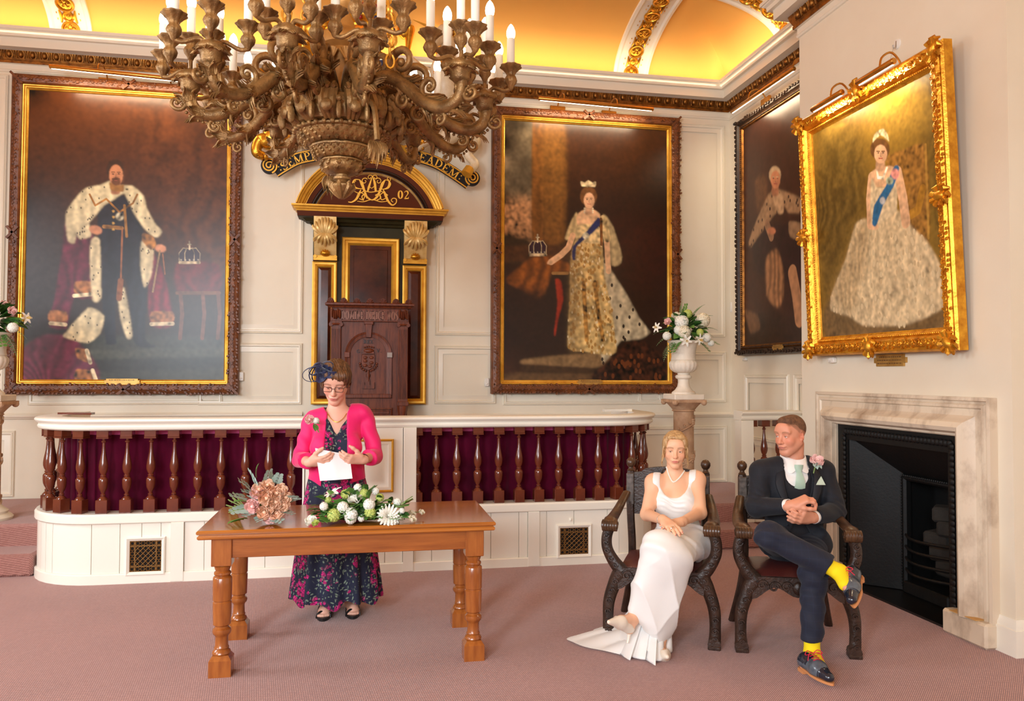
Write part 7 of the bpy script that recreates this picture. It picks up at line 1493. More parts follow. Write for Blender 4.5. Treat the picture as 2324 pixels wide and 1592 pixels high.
def hand(B, wrist, d, palm, side, curl=(.5, .5, .55, .6), spread=.06, sc=1., thumb=.5, tcurl=.5, flexbase=None):
    """wrist joint, direction d of the hand, palm = unit normal of the palm side, side = +1 when the thumb is along cross(d, palm)"""
    d, n = unit(d), unit(palm); n = unit(n-d*(n@d)); t = np.cross(d, n)*side; w = np.asarray(wrist, float); P = lambda a, b, c: w+sc*(d*a+t*b+n*c); tips = []
    B.cone(w-d*.02*sc, P(.03, .004, 0), .024*sc, .021*sc, .02)
    for b, r in ((.026, .0125), (.009, .013), (-.009, .0125), (-.026, .0115)): B.cone(P(.022, b*.75, 0), P(.088-.004*abs(b)/.026, b, -.002), .015*sc, r*sc, .014)
    B.ell(P(.035, .022, .008), np.array([.03, .017, .014])*sc, np.stack([d, t, n], 1), .015)
    for i, (b, L, r) in enumerate(((.027, .072, .0088), (.009, .08, .009), (-.009, .074, .0088), (-.026, .058, .0078))):
        p = P(.088-.004*(i in (0, 3))-.006*(i == 3), b, -.001); a0 = (flexbase[i] if flexbase is not None else curl[i]*.9); sp = spread*(1.5-i)/1.5; q = [p]; a = a0
        for f, c in ((.46, curl[i]*1.1), (.3, curl[i]*.8), (.24, 0)):
            dd = d*math.cos(a)+n*math.sin(a)+t*sp; q.append(q[-1]+unit(dd)*L*f*sc); a += c
        B.chain(q, [r*1.08*sc, r*1.02*sc, r*.93*sc, r*.78*sc], .006); tips.append((q[-1], unit(q[-1]-q[-2]), r*sc))
    p0 = P(.018, .024, .006); a = thumb; v1 = unit(d*math.cos(a)*.8+t*math.sin(a)+n*.35); p1 = p0+v1*.042*sc; v2 = unit(v1*math.cos(tcurl)+(d*.6+n*.5-t*.3)*math.sin(tcurl)); p2 = p1+v2*.032*sc; v3 = unit(v2+(d*.3+n*.3-t*.3)*tcurl); p3 = p2+v3*.024*sc
    B.chain([p0, p1, p2, p3], [.016*sc, .0115*sc, .0105*sc, .0085*sc], .01); tips.append((p3, v3, .009*sc))
    return tips
def body(parent, B, head, hands, h, paint, skin=SKINM, name='body'):
    """one continuous mesh; the head and hands are meshed finer out of the same field"""
    regs = [(*head.box(), .0024)]+[(np.asarray(c)-r, np.asarray(c)+r, .0026) for c, r in hands]
    V, Fc = [], []; nv = 0
    def inb(c, lo, hi): return ((c > lo) & (c < hi)).all(1)
    v, f = B.mesh(h); c = v[f].mean(1); keep = np.ones(len(f), bool)
    for lo, hi, _ in regs: keep &= ~inb(c, lo+h*.6, hi-h*.6)
    V.append(v); Fc.append(f[keep])
    for i, (lo, hi, hh) in enumerate(regs):
        v, f = B.mesh(hh, (lo, hi)); c = v[f].mean(1); k = inb(c, lo, hi)
        for lo2, hi2, _ in regs[:i]: k &= ~inb(c, lo2, hi2)
        V.append(v); Fc.append(f[k])
    o = 0; F2 = []
    for v, f in zip(V, Fc): F2.append(f+o); o += len(v)
    V = np.concatenate(V); Fa = np.concatenate(F2); u = np.unique(Fa); mp_ = np.full(len(V), -1); mp_[u] = np.arange(len(u)); V = V[u]; Fa = mp_[Fa]
    return solid(name, V, Fa, skin, parent, paint(V))
def J(x, y, Y): return onY(x, y, Y)
def cast(o, px, lift=0.):
    """point of the surface of o seen at a photo pixel"""
    og = org(o); d = unit(_ray(*px)); ok, p, n, _ = o.ray_cast(Vector(np.array([0, 0, EYE])-og), Vector(d))
    return None if not ok else np.array(p)+og+np.array(n)*lift
def skinlin(r, g, b): return np.array(S(r, g, b)[:3])
def hairstrands(q, head, roots, r, n=7):
    for P, rr in roots: q.tube(spline([head.w(p) for p in P], n*2), np.interp(np.linspace(0, 1, n*2), [0, .15, .7, 1], [rr*.6, rr, rr*.8, rr*.15]), 5)
# ---------------------------------------------------------------- the officiant standing behind the table
def floral_mat(name, base, scale=1.):
    m = bpy.data.materials.new(name); m.use_nodes = True; nt = m.node_tree; N = nt.nodes; b = N['Principled BSDF']; L = nt.links.new; b.inputs['Roughness'].default_value = .8
    tc = N.new('ShaderNodeTexCoord')
    wn = N.new('ShaderNodeTexNoise'); wn.inputs['Scale'].default_value = 9; L(tc.outputs['Object'], wn.inputs[0]); wm = N.new('ShaderNodeMix'); wm.data_type = 'RGBA'; wm.inputs[0].default_value = .06; L(tc.outputs['Object'], wm.inputs[6]); L(wn.outputs['Color'], wm.inputs[7])
    def vor(sc_, feat='F1', rnd=1, st=(1, 1, 1), rot=0):
        mp = N.new('ShaderNodeMapping'); mp.inputs['Scale'].default_value = st; mp.inputs['Rotation'].default_value = (0, rot, 0); L(wm.outputs[2], mp.inputs[0]); v = N.new('ShaderNodeTexVoronoi'); v.inputs['Scale'].default_value = sc_*scale; v.feature = feat; v.inputs['Randomness'].default_value = rnd; L(mp.outputs[0], v.inputs[0]); return v
    def lt(sock, thr, soft=.04):
        r = N.new('ShaderNodeMapRange'); r.inputs[1].default_value = thr-soft; r.inputs[2].default_value = thr+soft; r.inputs[3].default_value = 1; r.inputs[4].default_value = 0; L(sock, r.inputs[0]); return r.outputs[0]
    def mul(a, c): q = N.new('ShaderNodeMath'); q.operation = 'MULTIPLY'; L(a, q.inputs[0]); L(c, q.inputs[1]); return q.outputs[0]
    def mix(f, a, c):
        q = N.new('ShaderNodeMix'); q.data_type = 'RGBA'; L(f, q.inputs[0])
        if isinstance(a, tuple): q.inputs[6].default_value = a
        else: L(a, q.inputs[6])
        if isinstance(c, tuple): q.inputs[7].default_value = c
        else: L(c, q.inputs[7])
        return q.outputs[2]
    clus, pet, pet2, lf1, lf2 = vor(8, st=(1, 1, .6)), vor(46), vor(90), vor(30, st=(2.6, 1, 1), rot=.9), vor(26, st=(1, 1, 2.4), rot=.75)
    leaves = N.new('ShaderNodeMath'); leaves.operation = 'MAXIMUM'; L(lt(lf1.outputs['Distance'], .26), leaves.inputs[0]); L(lt(lf2.outputs['Distance'], .24), leaves.inputs[1])
    col = mix(mul(leaves.outputs[0], lt(clus.outputs['Distance'], .72, .05)), base, S(120, 136, 116))
    pinkc = mix(lt(pet2.outputs['Distance'], .4, .15), S(150, 10, 84), S(226, 36, 134))
    small = vor(17); lone = mul(lt(small.outputs['Distance'], .22, .02), lt(pet.outputs['Distance'], .55, .05))
    f1 = mul(lt(clus.outputs['Distance'], .44, .05), lt(pet.outputs['Distance'], .56, .04)); mx = N.new('ShaderNodeMath'); mx.operation = 'MAXIMUM'; L(f1, mx.inputs[0]); L(lone, mx.inputs[1])
    L(mix(mx.outputs[0], col, pinkc), b.inputs['Base Color']); return m
def arcs(c, r, n, ax1, ax2, a0=0, a1=2*PI): return [np.asarray(c)+r*(math.cos(a)*np.asarray(ax1)+math.sin(a)*np.asarray(ax2)) for a in np.linspace(a0, a1, n)]
PINKJ = mat('fuchsia_crepe', S(238, 10, 106), .65, sheen=.2, bump=.12, bscale=160); FLOR = floral_mat('navy_floral_dress', S(20, 24, 50)); BRHAIR = mat('brown_hair', S(120, 80, 50), .45, col2=S(72, 46, 28), nscale=26, stretch=(3, 3, .6), bump=.3, bscale=120); NAVYF = mat('navy_sinamay', S(22, 34, 78), .5, sheen=.4, col2=S(14, 22, 54), nscale=40); BLKL = mat('black_leather', S(22, 22, 24), .4)
wo = root('person', (-.12, 5.22, 0), 'standing person in a fuchsia jacket and navy floral dress reading a paper, navy fascinator', 'person')
SL, SR, EL, ER = J(708, 955, 5.26), J(826, 941, 5.26), J(682, 1043, 5.2), J(850, 1035, 5.2); WL, WR = J(705, 1050, 4.98), J(822, 1044, 4.98)
cx = J(765, 1000, 5.24)[0]; z = lambda y: J(765, y, 5.24)[2]
hd = Head(J(762, 868, 5.2), (-.12, -1, -.5), (.05, 0, 1), 1.09, lid=.0022, smile=.25)
T_ = Sdf().ell((cx, 5.25, z(985)), (.15, .1, .15), k=.05).ell((cx, 5.25, z(1045)), (.14, .11, .13), k=.05).ell((cx, 5.26, z(1115)), (.18, .125, .15), k=.06)
for sg in (-1, 1): T_.ell((cx+sg*.075, 5.165, z(1012)), (.075, .065, .075), k=.04)
T_.cone(SL+(.02, 0, .0), (cx, 5.26, z(948)), .055, .07, .05).cone(SR-(.02, 0, 0), (cx, 5.26, z(948)), .055, .07, .05)
A_l = Sdf().cone(SL+(.012, 0, -.02), EL, .038, .036, .02).cone(EL, WL, .036, .026, .02); A_r = Sdf().cone(SR+(-.012, 0, -.02), ER, .038, .036, .02).cone(ER, WR, .036, .026, .02)
B = Sdf().plus(T_, -.009).plus(A_l).plus(A_r).cone((cx, 5.26, z(950)), hd.w((0, .03, -.06)), .058, .054, .03)
hd.build(B)
hL = hand(B, WL, (.8, -.42, .12), (.25, .75, .6), 1, curl=(.42, .5, .55, .6), flexbase=(.25, .3, .35, .4), thumb=.55, sc=.98); hR = hand(B, WR, (-.8, -.42, .1), (-.25, .75, .6), -1, curl=(.42, .5, .55, .6), flexbase=(.25, .3, .35, .4), thumb=.55, sc=.98)
fl_, fr_ = onZ(733, 1409, 0), onZ(801, 1404, 0)
for f0, dx in ((fl_, -.05), (fr_, .03)):
    hp = np.array([cx+(-.085 if f0 is fl_ else .085), 5.27, z(1130)]); an = np.array([f0[0]-dx*.4, f0[1]+.13, .085]); B.cone(hp, (hp+an)/2+(0, -.03, .05), .085, .055, .04).cone((hp+an)/2+(0, -.03, .05), an, .055, .037, .03)
    d = unit(np.array([dx, -1, 0])); s_ = np.array([-d[1], d[0], 0]); hl = an*[1, 1, 0]+(0, 0, .04)-d*.03; B.cone(an, hl, .036, .034, .02).cone(an-(0, 0, .02), f0-d*.05+(0, 0, .043), .036, .03, .03).cone(hl, f0-d*.05+(0, 0, .04), .032, .034, .02)
    for i, u in enumerate((-.032, -.016, 0, .016, .032)): q0 = f0-d*.055+s_*u*.9+(0, 0, .035); B.cone(q0, q0+d*(.052-.006*abs(i-1.5 if dx < 0 else i-2.5))+(0, 0, -.008), .0125, .0098, .008)
SKW = skinlin(232, 176, 152)
def paint_w(v):
    C = hd.paint(v, SKW, skinlin(196, 96, 92), skinlin(120, 84, 62), blush=.42); m = v[:, 2] < .06
    return C
body(wo, B, hd, [(WL+(.06, -.04, 0), .12), (WR+(-.06, -.04, 0), .12), (fl_+(0, .06, .04), .1), (fr_+(0, .06, .04), .1)], .006, paint_w)
hd.eyes(wo, BLUEI, (0, -1, -.5))
# dress: bodice and pleated skirt
S_ = Sdf().plus(T_, .006)
vneck = lambda X, Y, Z: np.maximum.reduce([np.abs(X-cx)*1.0-np.clip((Z-z(985))*.62, 0, .075)+.0*Y, (z(985)-Z)+0*X+0*Y, (Y-5.26)+0*X+0*Z])
S_.fn(vneck, .004, 's').fn(lambda X, Y, Z: np.sqrt((X-cx)**2+(Y-5.25)**2)-.078+np.maximum(0, z(955)-Z), .004, 's').fn(lambda X, Y, Z: z(1130)-Z+0*X+0*Y)
cloth('dress_bodice', S_, .006, FLOR, wo, [((.3, 0, 1), .09, .003, None)])
G = []; rn = np.random.default_rng(3); ph = rn.uniform(0, 6, 4)
for i in range(26):
    t = i/25; zz = z(1085)*(1-t)+.108*t; rx = .18+.098*t**.8; ry = .135+.09*t**.9; row = []
    for k in range(150):
        a = 2*PI*k/150; p = .08*t**.8*(math.sin(11*a+ph[0]+.6*t)+.5*math.sin(17*a+ph[1])+.35*math.sin(5*a+ph[2])); row.append((cx+.005*t+rx*(1+p)*math.cos(a), 5.27+ry*(1+p)*math.sin(a), zz+(.018*math.sin(7*a+ph[3])+.012*math.sin(13*a))*t))
    G.append(row)
sk = part('dress_skirt', MB().grid(np.array(G), True), FLOR, wo, smooth=180); bpy.context.view_layer.update()
# jacket
wx = lambda px: J(px, 1000, 5.1)[0]
zk = [z(1110), z(1081), z(1029), z(981), z(937), z(912)]; lo_ = lambda Z: np.interp(Z, zk, [wx(729), wx(731), wx(735), wx(738), wx(741), wx(738)]); hi_ = lambda Z: np.interp(Z, zk, [wx(799), wx(797), wx(790), wx(787), wx(786), wx(796)])
Jk = Sdf().plus(T_, .013, .035).ell((cx, 5.25, z(1070)), (.178, .136, .12), k=.05)
Jk.cone(SL+(.0, 0, .006), (cx-.06, 5.25, z(944)), .05, .044, .03).cone(SR+(0, 0, .006), (cx+.06, 5.25, z(938)), .05, .044, .03).ell(SL+(-.004, 0, .012), (.046, .052, .04), k=.01).ell(SR+(.004, 0, .012), (.046, .052, .04), k=.01)
CL, CRt = EL+(WL-EL)*.55, ER+(WR-ER)*.5
Jk.cone(SL+(-.008, 0, -.006), EL+(-.004, 0, 0), .053, .05, .01).cone(EL+(-.006, 0, 0), CL, .05, .054, .015).cone(SR+(.008, 0, -.006), ER+(.004, 0, 0), .053, .05, .01).cone(ER+(.006, 0, 0), CRt, .05, .054, .015)
for c0, dd in ((CL, unit(WL-EL)), (CRt, unit(WR-ER))): Jk.fn(lambda X, Y, Z, c=c0, e=dd: np.maximum(-((X-c[0])*e[0]+(Y-c[1])*e[1]+(Z-c[2])*e[2]), np.sqrt((X-c[0])**2+(Y-c[1])**2+(Z-c[2])**2)-.072), .004, 's')
Jk.fn(lambda X, Y, Z: np.maximum.reduce([X-hi_(Z)+0*Y, lo_(Z)-X+0*Y, Y-5.2+0*X+0*Z]), .006, 's')
Jk.fn(lambda X, Y, Z: np.sqrt((X-cx)**2+(Y-5.25)**2)-.086+np.maximum(0, z(940)-Z)*1.2, .006, 's')
Jk.fn(lambda X, Y, Z: z(1086)-.045*np.exp(-((X-wx(735))/.06)**2)-.02*np.exp(-((X-wx(800))/.05)**2)-Z+0*Y, .004)
cloth('jacket', Jk, .0055, PINKJ, wo, [((.5, 0, .86), .11, .004, lambda v: np.clip((np.abs(v[:, 0]-cx)-.12)/.06, 0, 1)), ((.86, .2, -.4), .16, .003, None)])
# hair, glasses, fascinator, jewellery
H_ = Sdf(); he = lambda c, r, k=.02, op='u': H_.ell(hd.w(c), np.array(r)*hd.k, hd.R, k, op)
he((0, .02, .05), (.086, .102, .082)); he((0, .07, -.01), (.074, .05, .075)); he((-.066, .015, -.0), (.024, .05, .062)); he((.07, .02, .005), (.02, .045, .05)); he((.025, -.06, .075), (.062, .036, .034)); he((-.05, -.05, .06), (.035, .03, .045)); he((.055, -.045, .05), (.024, .028, .04))
he((.0, -.105, -.03), (.056, .07, .075), .012, 's'); he((.075, .01, -.015), (.012, .022, .034), .006, 's')
lat = hd.R[:, 0]; cloth('hair', H_, .0035, BRHAIR, wo, [(lat*.9+hd.R[:, 1]*.4, .014, .0016, None), (lat, .045, .003, None)], sm=0)
q = MB(); gl = MB()
for sg in (-1, 1):
    P = [hd.w((sg*.033+.024*np.sign(math.cos(a))*abs(math.cos(a))**.45, -.1025+.0*abs(a), .004+.0155*np.sign(math.sin(a))*abs(math.sin(a))**.5)) for a in np.linspace(0, 2*PI, 26)]; q.tube(P, .0016, 6)
    q.tube([hd.w((sg*.057, -.102, .012)), hd.w((sg*.076, -.06, .012)), hd.w((sg*.079, .0, .008))], .0016, 6); gl.add(P[:-1], [tuple(range(25))])
q.tube(spline([hd.w((-.0095, -.103, .008)), hd.w((0, -.108, .011)), hd.w((.0095, -.103, .008))], 7), .0016, 6)
gs = part('glasses', q, mat('dark_spectacle_frame', S(40, 36, 40), .3), wo); GLS = mat('spectacle_lens', (1, 1, 1, 1), 0, trans=1); GLS.node_tree.nodes['Principled BSDF'].inputs['IOR'].default_value = 1.03; part('lens', gl, GLS, gs, smooth=0)
fc = hd.w((-.055, -.055, .098)); fas = part('fascinator', MB().ball(fc, .024, 10, 7), NAVYF, wo); q = MB(); fwd = -hd.R[:, 1]; up_ = hd.R[:, 2]
for k in range(9):
    a = 2*PI*k/9; d = lat*math.cos(a)+up_*math.sin(a)*.9+fwd*.55; petal(q, fc, d, np.cross(d, fwd+.01), .06+.022*(k % 3 == 0), .03, .55, .5, (7, 5))
part('petals', q, NAVYF, fas, smooth=180); q = MB()
for i, (a, r) in enumerate(((2.3, .055), (3.0, .06), (3.9, .055), (1.2, .05), (3.4, .075))):
    c = fc+(lat*math.cos(a)+up_*math.sin(a))*r*.95+fwd*.02; q.tube(arcs(c, r*.8, 22, lat*(.7+.1*i)+up_*.2, up_*.8+fwd*(.5-.15*i)), .0022, 6, flat=2.6)
for a in (3.4, 3.8): q.tube(spline([fc, fc+lat*math.cos(a)*.06+up_*(.03), fc+lat*math.cos(a)*.1-up_*.03, fc+lat*math.cos(a)*.085-up_*.09], 14), [.004]*12+[.003, .001], 6)
part('loops', q, NAVYF, fas, smooth=180)
q = MB(); q.tube(spline([(cx-.06, 5.19, z(938)), (cx-.035, 5.165, z(950)), (cx, 5.155, z(957)), (cx+.035, 5.165, z(950)), (cx+.06, 5.19, z(938))], 20), .0022, 5); part('necklace', q, GOLD, wo)
w_ = WR+(ER-WR)*.1; e = unit(ER-WR); a1 = unit(np.cross(e, (0, 0, 1))); part('watch_strap', MB().tube(arcs(w_, .031, 22, a1, np.cross(e, a1)), .004, 6, up=e, flat=2.4), BLKL, wo)
p = J(707, 957, 5.09); flower('rose', lambda: rose_mesh(.036), PINKR, wo, p+(-.012, -.006, .012), (-.2, -1, .3), 0, .75); flower('blossom_cluster', lambda: hydr_mesh(.036, 34, 3, .42), WHITEF, wo, p+(.028, -.004, .004), (.2, -1, .2), 0, .55)
for a in (-.6, .2, -1.4): blade('leaf', lambda: leaf_mesh(.08, .022), LEAFM, wo, p+(.012, .004, -.02), np.array([math.cos(a)*.5+.3, -.4, math.sin(a)]), .3, .6)
part('flower_stem', MB().tube([p+(.015, -.002, -.01), p+(.045, .008, -.07)], .004, 6), STEM, wo)
# sandals
for f0, dx in ((fl_, -.05), (fr_, .03)):
    d = unit(np.array([dx, -1, 0])); s_ = np.array([-d[1], d[0], 0]); Mx = basis(f0-d*.1, s_, d, (0, 0, 1)) if np.cross(s_, d)[2] > 0 else basis(f0-d*.1, -s_, d, (0, 0, 1))
    out = [(.047*(1-.25*max(0, -math.sin(a)))*math.cos(a), .128*math.sin(a)) for a in np.linspace(0, 2*PI, 25)[:-1]]; sd = part('sandal', MB().prism(out, 0.0, .02, M=Mx), BLKL, wo, smooth=30); q = MB()
    for yy, hh, ww in ((.075, .044, .044), (.045, .056, .043), (.018, .066, .042), (-.01, .078, .04)):
        q.tube([np.array(Mx@Vector((ww*math.cos(a), yy+.012*math.sin(2*a), .01+hh*math.sin(a)))) for a in np.linspace(0, PI, 12)], .005, 6, flat=1.6)
    q.tube([np.array(Mx@Vector((.0, yy, zz))) for yy, zz in ((.08, .052), (.04, .066), (-.01, .086))], .006, 6); part('strap', q, BLKL, sd)
# the paper
PAPER = mat('white_paper', S(244, 242, 244), .7); YP_ = 4.94
TLp, TRp, BRp, BLp = J(715, 1018, YP_+.02), J(793, 1033, YP_+.02), J(800, 1087, YP_-.05), J(726, 1093, YP_-.05); G = []
for v_ in np.linspace(0, 1, 9):
    row = []
    for u_ in np.linspace(0, 1, 13): p = (TLp*(1-u_)+TRp*u_)*(1-v_)+(BLp*(1-u_)+BRp*u_)*v_; row.append(p+np.array([0, .012*abs(u_-.48)*2-.01*math.sin(v_*5+u_*3)*.5, 0]))
    G.append(row)
thing('paper', MB().grid(np.array(G)), PAPER, 'creased white paper held in both hands by the standing officiant', 'paper', loc=(TLp+BRp)/2, smooth=180)
# ---------------------------------------------------------------- the bride
SATIN = mat('ivory_satin', S(241, 239, 236), .38, sheen=.3, spec=.4, bump=.02, bscale=200); BLOND = mat('blonde_hair', S(214, 176, 124), .42, col2=S(164, 122, 78), nscale=24, stretch=(3, 3, .7), bump=.1, bscale=120); PEARL = mat('pearl', S(244, 238, 226), .2, coat=.4); SILVER = mat('silver', S(220, 218, 214), .2, .9); IVORY = mat('ivory_shoe', S(240, 226, 208), .35)
RB_ = Rxyz(0, 0, math.radians(-27)); fB, lB = RB_@np.array([0, -1, 0]), RB_@np.array([1, 0, 0])
br = root('person', (1.75, 4.5, 0), 'seated person with blonde updo in a white satin wedding dress and pearl necklace', 'person')
YT_ = 4.62
def K(x, y, Y): return J(x, y, Y)
chest, waist, hips = K(1532, 1135, 4.6), K(1538, 1185, 4.6), K(1545, 1222, 4.6); nk = K(1531, 1078, 4.62)
SL, SR = K(1484, 1096, 4.63), K(1581, 1090, 4.57); EL, ER = K(1468, 1168, 4.55), K(1589, 1165, 4.45); WL, WR = K(1507, 1182, 4.24), K(1545, 1186, 4.26)
hd = Head(K(1532, 1021, 4.56), fB*.75+np.array([-.05, -.38, -.13]), (.03, 0, 1), .915, lid=.0031, smile=.3)
T_ = Sdf().ell(chest, (.128, .092, .135), RB_, .05).ell(waist, (.115, .092, .1), RB_, .05).ell(hips+(0, 0, -.0), (.165, .125, .1), RB_, .05)
for sg in (-1, 1): T_.ell(chest+lB*sg*.062+fB*.065+(0, 0, -.0), (.06, .055, .06), RB_, .035)
T_.cone(SL+lB*.02, nk+(0, 0, -.035), .042, .058, .05).cone(SR-lB*.02, nk+(0, 0, -.035), .042, .058, .05)
B = Sdf().plus(T_, -.003).cone(nk+(0, 0, -.03), hd.w((0, .025, -.06)), .05, .046, .03)
for a, b, c in ((SL, EL, WL), (SR, ER, WR)): B.cone(a, b, .046, .038, .04).cone(b, c, .037, .024, .02).ell(a, (.05, .05, .05), k=.04)
hd.build(B)
hL = hand(B, WL, K(1536, 1206, 4.10)-WL, (.1, .35, -.9), 1, curl=(.25, .3, .35, .4), flexbase=(.1, .12, .15, .2), spread=.09, thumb=.5, sc=.97)
hR = hand(B, WR, K(1500, 1196, 4.16)-WR, (0, .35, -.92), -1, curl=(.25, .3, .3, .35), flexbase=(.05, .1, .1, .1), spread=.08, thumb=.4, sc=.95)
# legs: the knee on the picture's left is crossed over the other
H1, H2 = hips-lB*.08+(0, 0, -.01), hips+lB*.08+(0, 0, -.01); K1, K2 = K(1492, 1243, 4.14), K(1530, 1262, 4.12); A1, A2 = K(1438, 1404, 4.2), K(1497, 1474, 4.2)
for a, b, c in ((H2, K1, A1), (H1, K2, A2)): B.cone(a, b, .075, .052, .04).cone(b, c, .05, .03, .03).cone(b, b+(c-b)*.45, .045, .044, .03)
toe1, toe2 = K(1386, 1414, 4.08), onZ(1512, 1500, .012); heel1, heel2 = K(1428, 1428, 4.2), K(1493, 1488, 4.22)
for an, tt, hh in ((A1, toe1, heel1), (A2, toe2+(0, 0, .015), heel2)): B.cone(an, hh, .029, .025, .02).cone(an, an*.45+tt*.55, .028, .025, .02).cone(hh, an*.4+tt*.6-(0, 0, .01), .024, .024, .02).cone(an*.45+tt*.55, tt, .025, .013, .02)
SKB = skinlin(240, 186, 150); bod = body(br, B, hd, [((WL+WR)/2+fB*.08, .17)], .006, lambda v: hd.paint(v, SKB, skinlin(206, 104, 98), skinlin(140, 98, 66), blush=.3)); hd.eyes(br, BROWNI, (-.22, -1, -.28))
# nails and jewellery
q = MB()
for p, d, r in hL[:4]+hR[:4]: q.ball(p+np.array([0, -.0, r*.62])+d*.0, (r*.75, r*.75, r*.35), 8, 5)
part('fingernails', q, mat('nail_polish', S(214, 120, 112), .2), br)['kind'] = 'stuff'
bpy.context.view_layer.update(); q = MB(); P = spline([(1513.4, 1061), (1519, 1080), (1528.5, 1094.6), (1543, 1084), (1556, 1064)], 45)
for x in P:
    p = cast(bod, x, .002)
    if p is not None: q.ball(p, .0048, 7, 5)
part('pearl_necklace', q, PEARL, br)['kind'] = 'stuff'
e = unit(EL-WL); w_ = WL+e*.035; a1 = unit(np.cross(e, (0, 0, 1))); part('bracelet', MB().tube(arcs(w_, .0285, 22, a1, np.cross(e, a1)), .0028, 6), SILVER, br)
part('ring', MB().tube(arcs(hL[2][0]-hL[2][1]*.045+(0, 0, .0), .0105, 14, unit(np.cross(hL[2][1], (0, 0, 1))), (0, 0, 1)), .0018, 6), SILVER, br)
for sg in (-1, 1): part('earring', MB().ball(hd.w((sg*.074, .002, -.036)), .0045, 8, 6), PEARL, br)
# hair
H_ = Sdf(); he = lambda c, r, k=.02, op='u': H_.ell(hd.w(c), np.array(r)*hd.k, hd.R, k, op)
he((0, .026, .046), (.078, .096, .079)); he((0, .085, .005), (.05, .045, .05), .03); he((-.06, -.02, .05), (.022, .05, .045)); he((.06, -.02, .05), (.022, .05, .045)); he((-.071, -.0, -.01), (.012, .03, .05)); he((.071, .0, -.01), (.012, .03, .05)); he((0, -.042, .094), (.06, .04, .02))
he((.0, -.1, -.022), (.058, .075, .094), .012, 's'); he((0, -.02, -.15), (.09, .09, .07), .02, 's')
lat = hd.R[:, 0]; hair = cloth('hair', H_, .0034, BLOND, br, [(hd.R[:, 1]*.45+hd.R[:, 2]*.8+lat*.4, .0075, .0007, lambda v: (hd.loc(v)[:, 0] > -.02)*1.), (hd.R[:, 1]*.45+hd.R[:, 2]*.8-lat*.4, .0075, .0007, lambda v: (hd.loc(v)[:, 0] <= -.02)*1.)], sm=0)
q = MB(); hairstrands(q, hd, [([(sg*.07, -.045, .05), (sg*.08, -.05, .0), (sg*.077, -.045, -.05), (sg*.088, -.04, -.085), (sg*.076, -.04, -.115)], r) for sg in (-1, 1) for r in (.004,)]+[([(sg*.069, -.03, .02), (sg*.083, -.03, -.03), (sg*.084, -.03, -.075), (sg*.075, -.03, -.1)], .0035) for sg in (-1, 1)], .003); part('loose_strands', q, BLOND, hair)
# dress bodice
S_ = Sdf().plus(T_, .008, .035).ell(SL, (.058, .058, .058), k=.04).ell(SR, (.058, .058, .058), k=.04).ell(chest+fB*.05+(0, 0, -.02), (.1, .06, .07), RB_, .04)
def bl_(X, Y, Z): return np.abs((X-chest[0])*lB[0]+(Y-chest[1])*lB[1])+0*Z, Z-chest[2]+0*X+0*Y
def bneck(X, Y, Z): ax, zz = bl_(X, Y, Z); return np.sqrt(ax**2+np.maximum(0, .112-zz)**2)-.084
def barm(X, Y, Z): ax, zz = bl_(X, Y, Z); return np.sqrt(np.minimum(ax-.2, 0)**2+np.maximum(0, .09-zz)**2)-.072
S_.fn(bneck, .004, 's').fn(barm, .004, 's').fn(lambda X, Y, Z: hips[2]+.0-Z+0*X+0*Y)
cm = lambda v: np.exp(-(((v-chest)@lB)/.09)**2-((v[:, 2]-chest[2]+.0)/.05)**2)*((v-chest)@fB > 0)
cloth('dress_bodice', S_, .0055, SATIN, br, [((.25, 0, 1), .034, .0035, cm), ((.4, 0, 1), .06, .003, lambda v: (v[:, 2] < waist[2]+.05)*1.)])
# skirt: draped over the crossed legs
S_ = Sdf().ell(hips+(0, 0, -.02), (.178, .145, .085), RB_, .05).cone(H2, K1, .092, .07, .06).cone(H1, K2, .092, .068, .06).cone(H2+fB*.1+lB*.02, K2+(0, 0, .0), .085, .066, .06)
S_.cone(K1, A1+(.012, 0, .05), .068, .062, .05).cone(K2, A2+(0, 0, .075), .07, .052, .05).cone((K1+K2)/2, (A1+A2)/2+(.01, -.02, .09), .078, .055, .06).cone(K1*.5+K2*.5, A2+(0, -.015, .12), .075, .058, .06).cone(K1, A2*.55+A1*.45+(0, -.015, .1), .07, .05, .06).cone(K2+(.03, 0, -.03), A2+(.035, .02, .08), .06, .045, .05)
S_.cone(K2+(.03, .02, -.02), A2+(.03, .03, .11), .06, .05, .05).cone(hips+fB*.1+lB*.1, K2+(.03, .03, -.02), .09, .06, .05)
hem = lambda X, Y, Z: (.085+.42*np.clip(A2[0]+.0-X, -.06, .3)+.02*np.sin(X*30))-Z+0*Y
S_.fn(hem, .006)
long_ = lambda v: np.clip((K1[2]+.03-v[:, 2])/.25, 0, 1)
lap_ = lambda v: np.clip((v[:, 2]-K1[2]+.1)/.1, 0, 1)
cloth('dress_skirt', S_, .0062, SATIN, br, [((.93, .1, .36), .15, -.010, long_), ((.85, .1, -.5), .24, -.009, long_), ((.5, .4, .77), .09, .004, lap_)], sm=3)
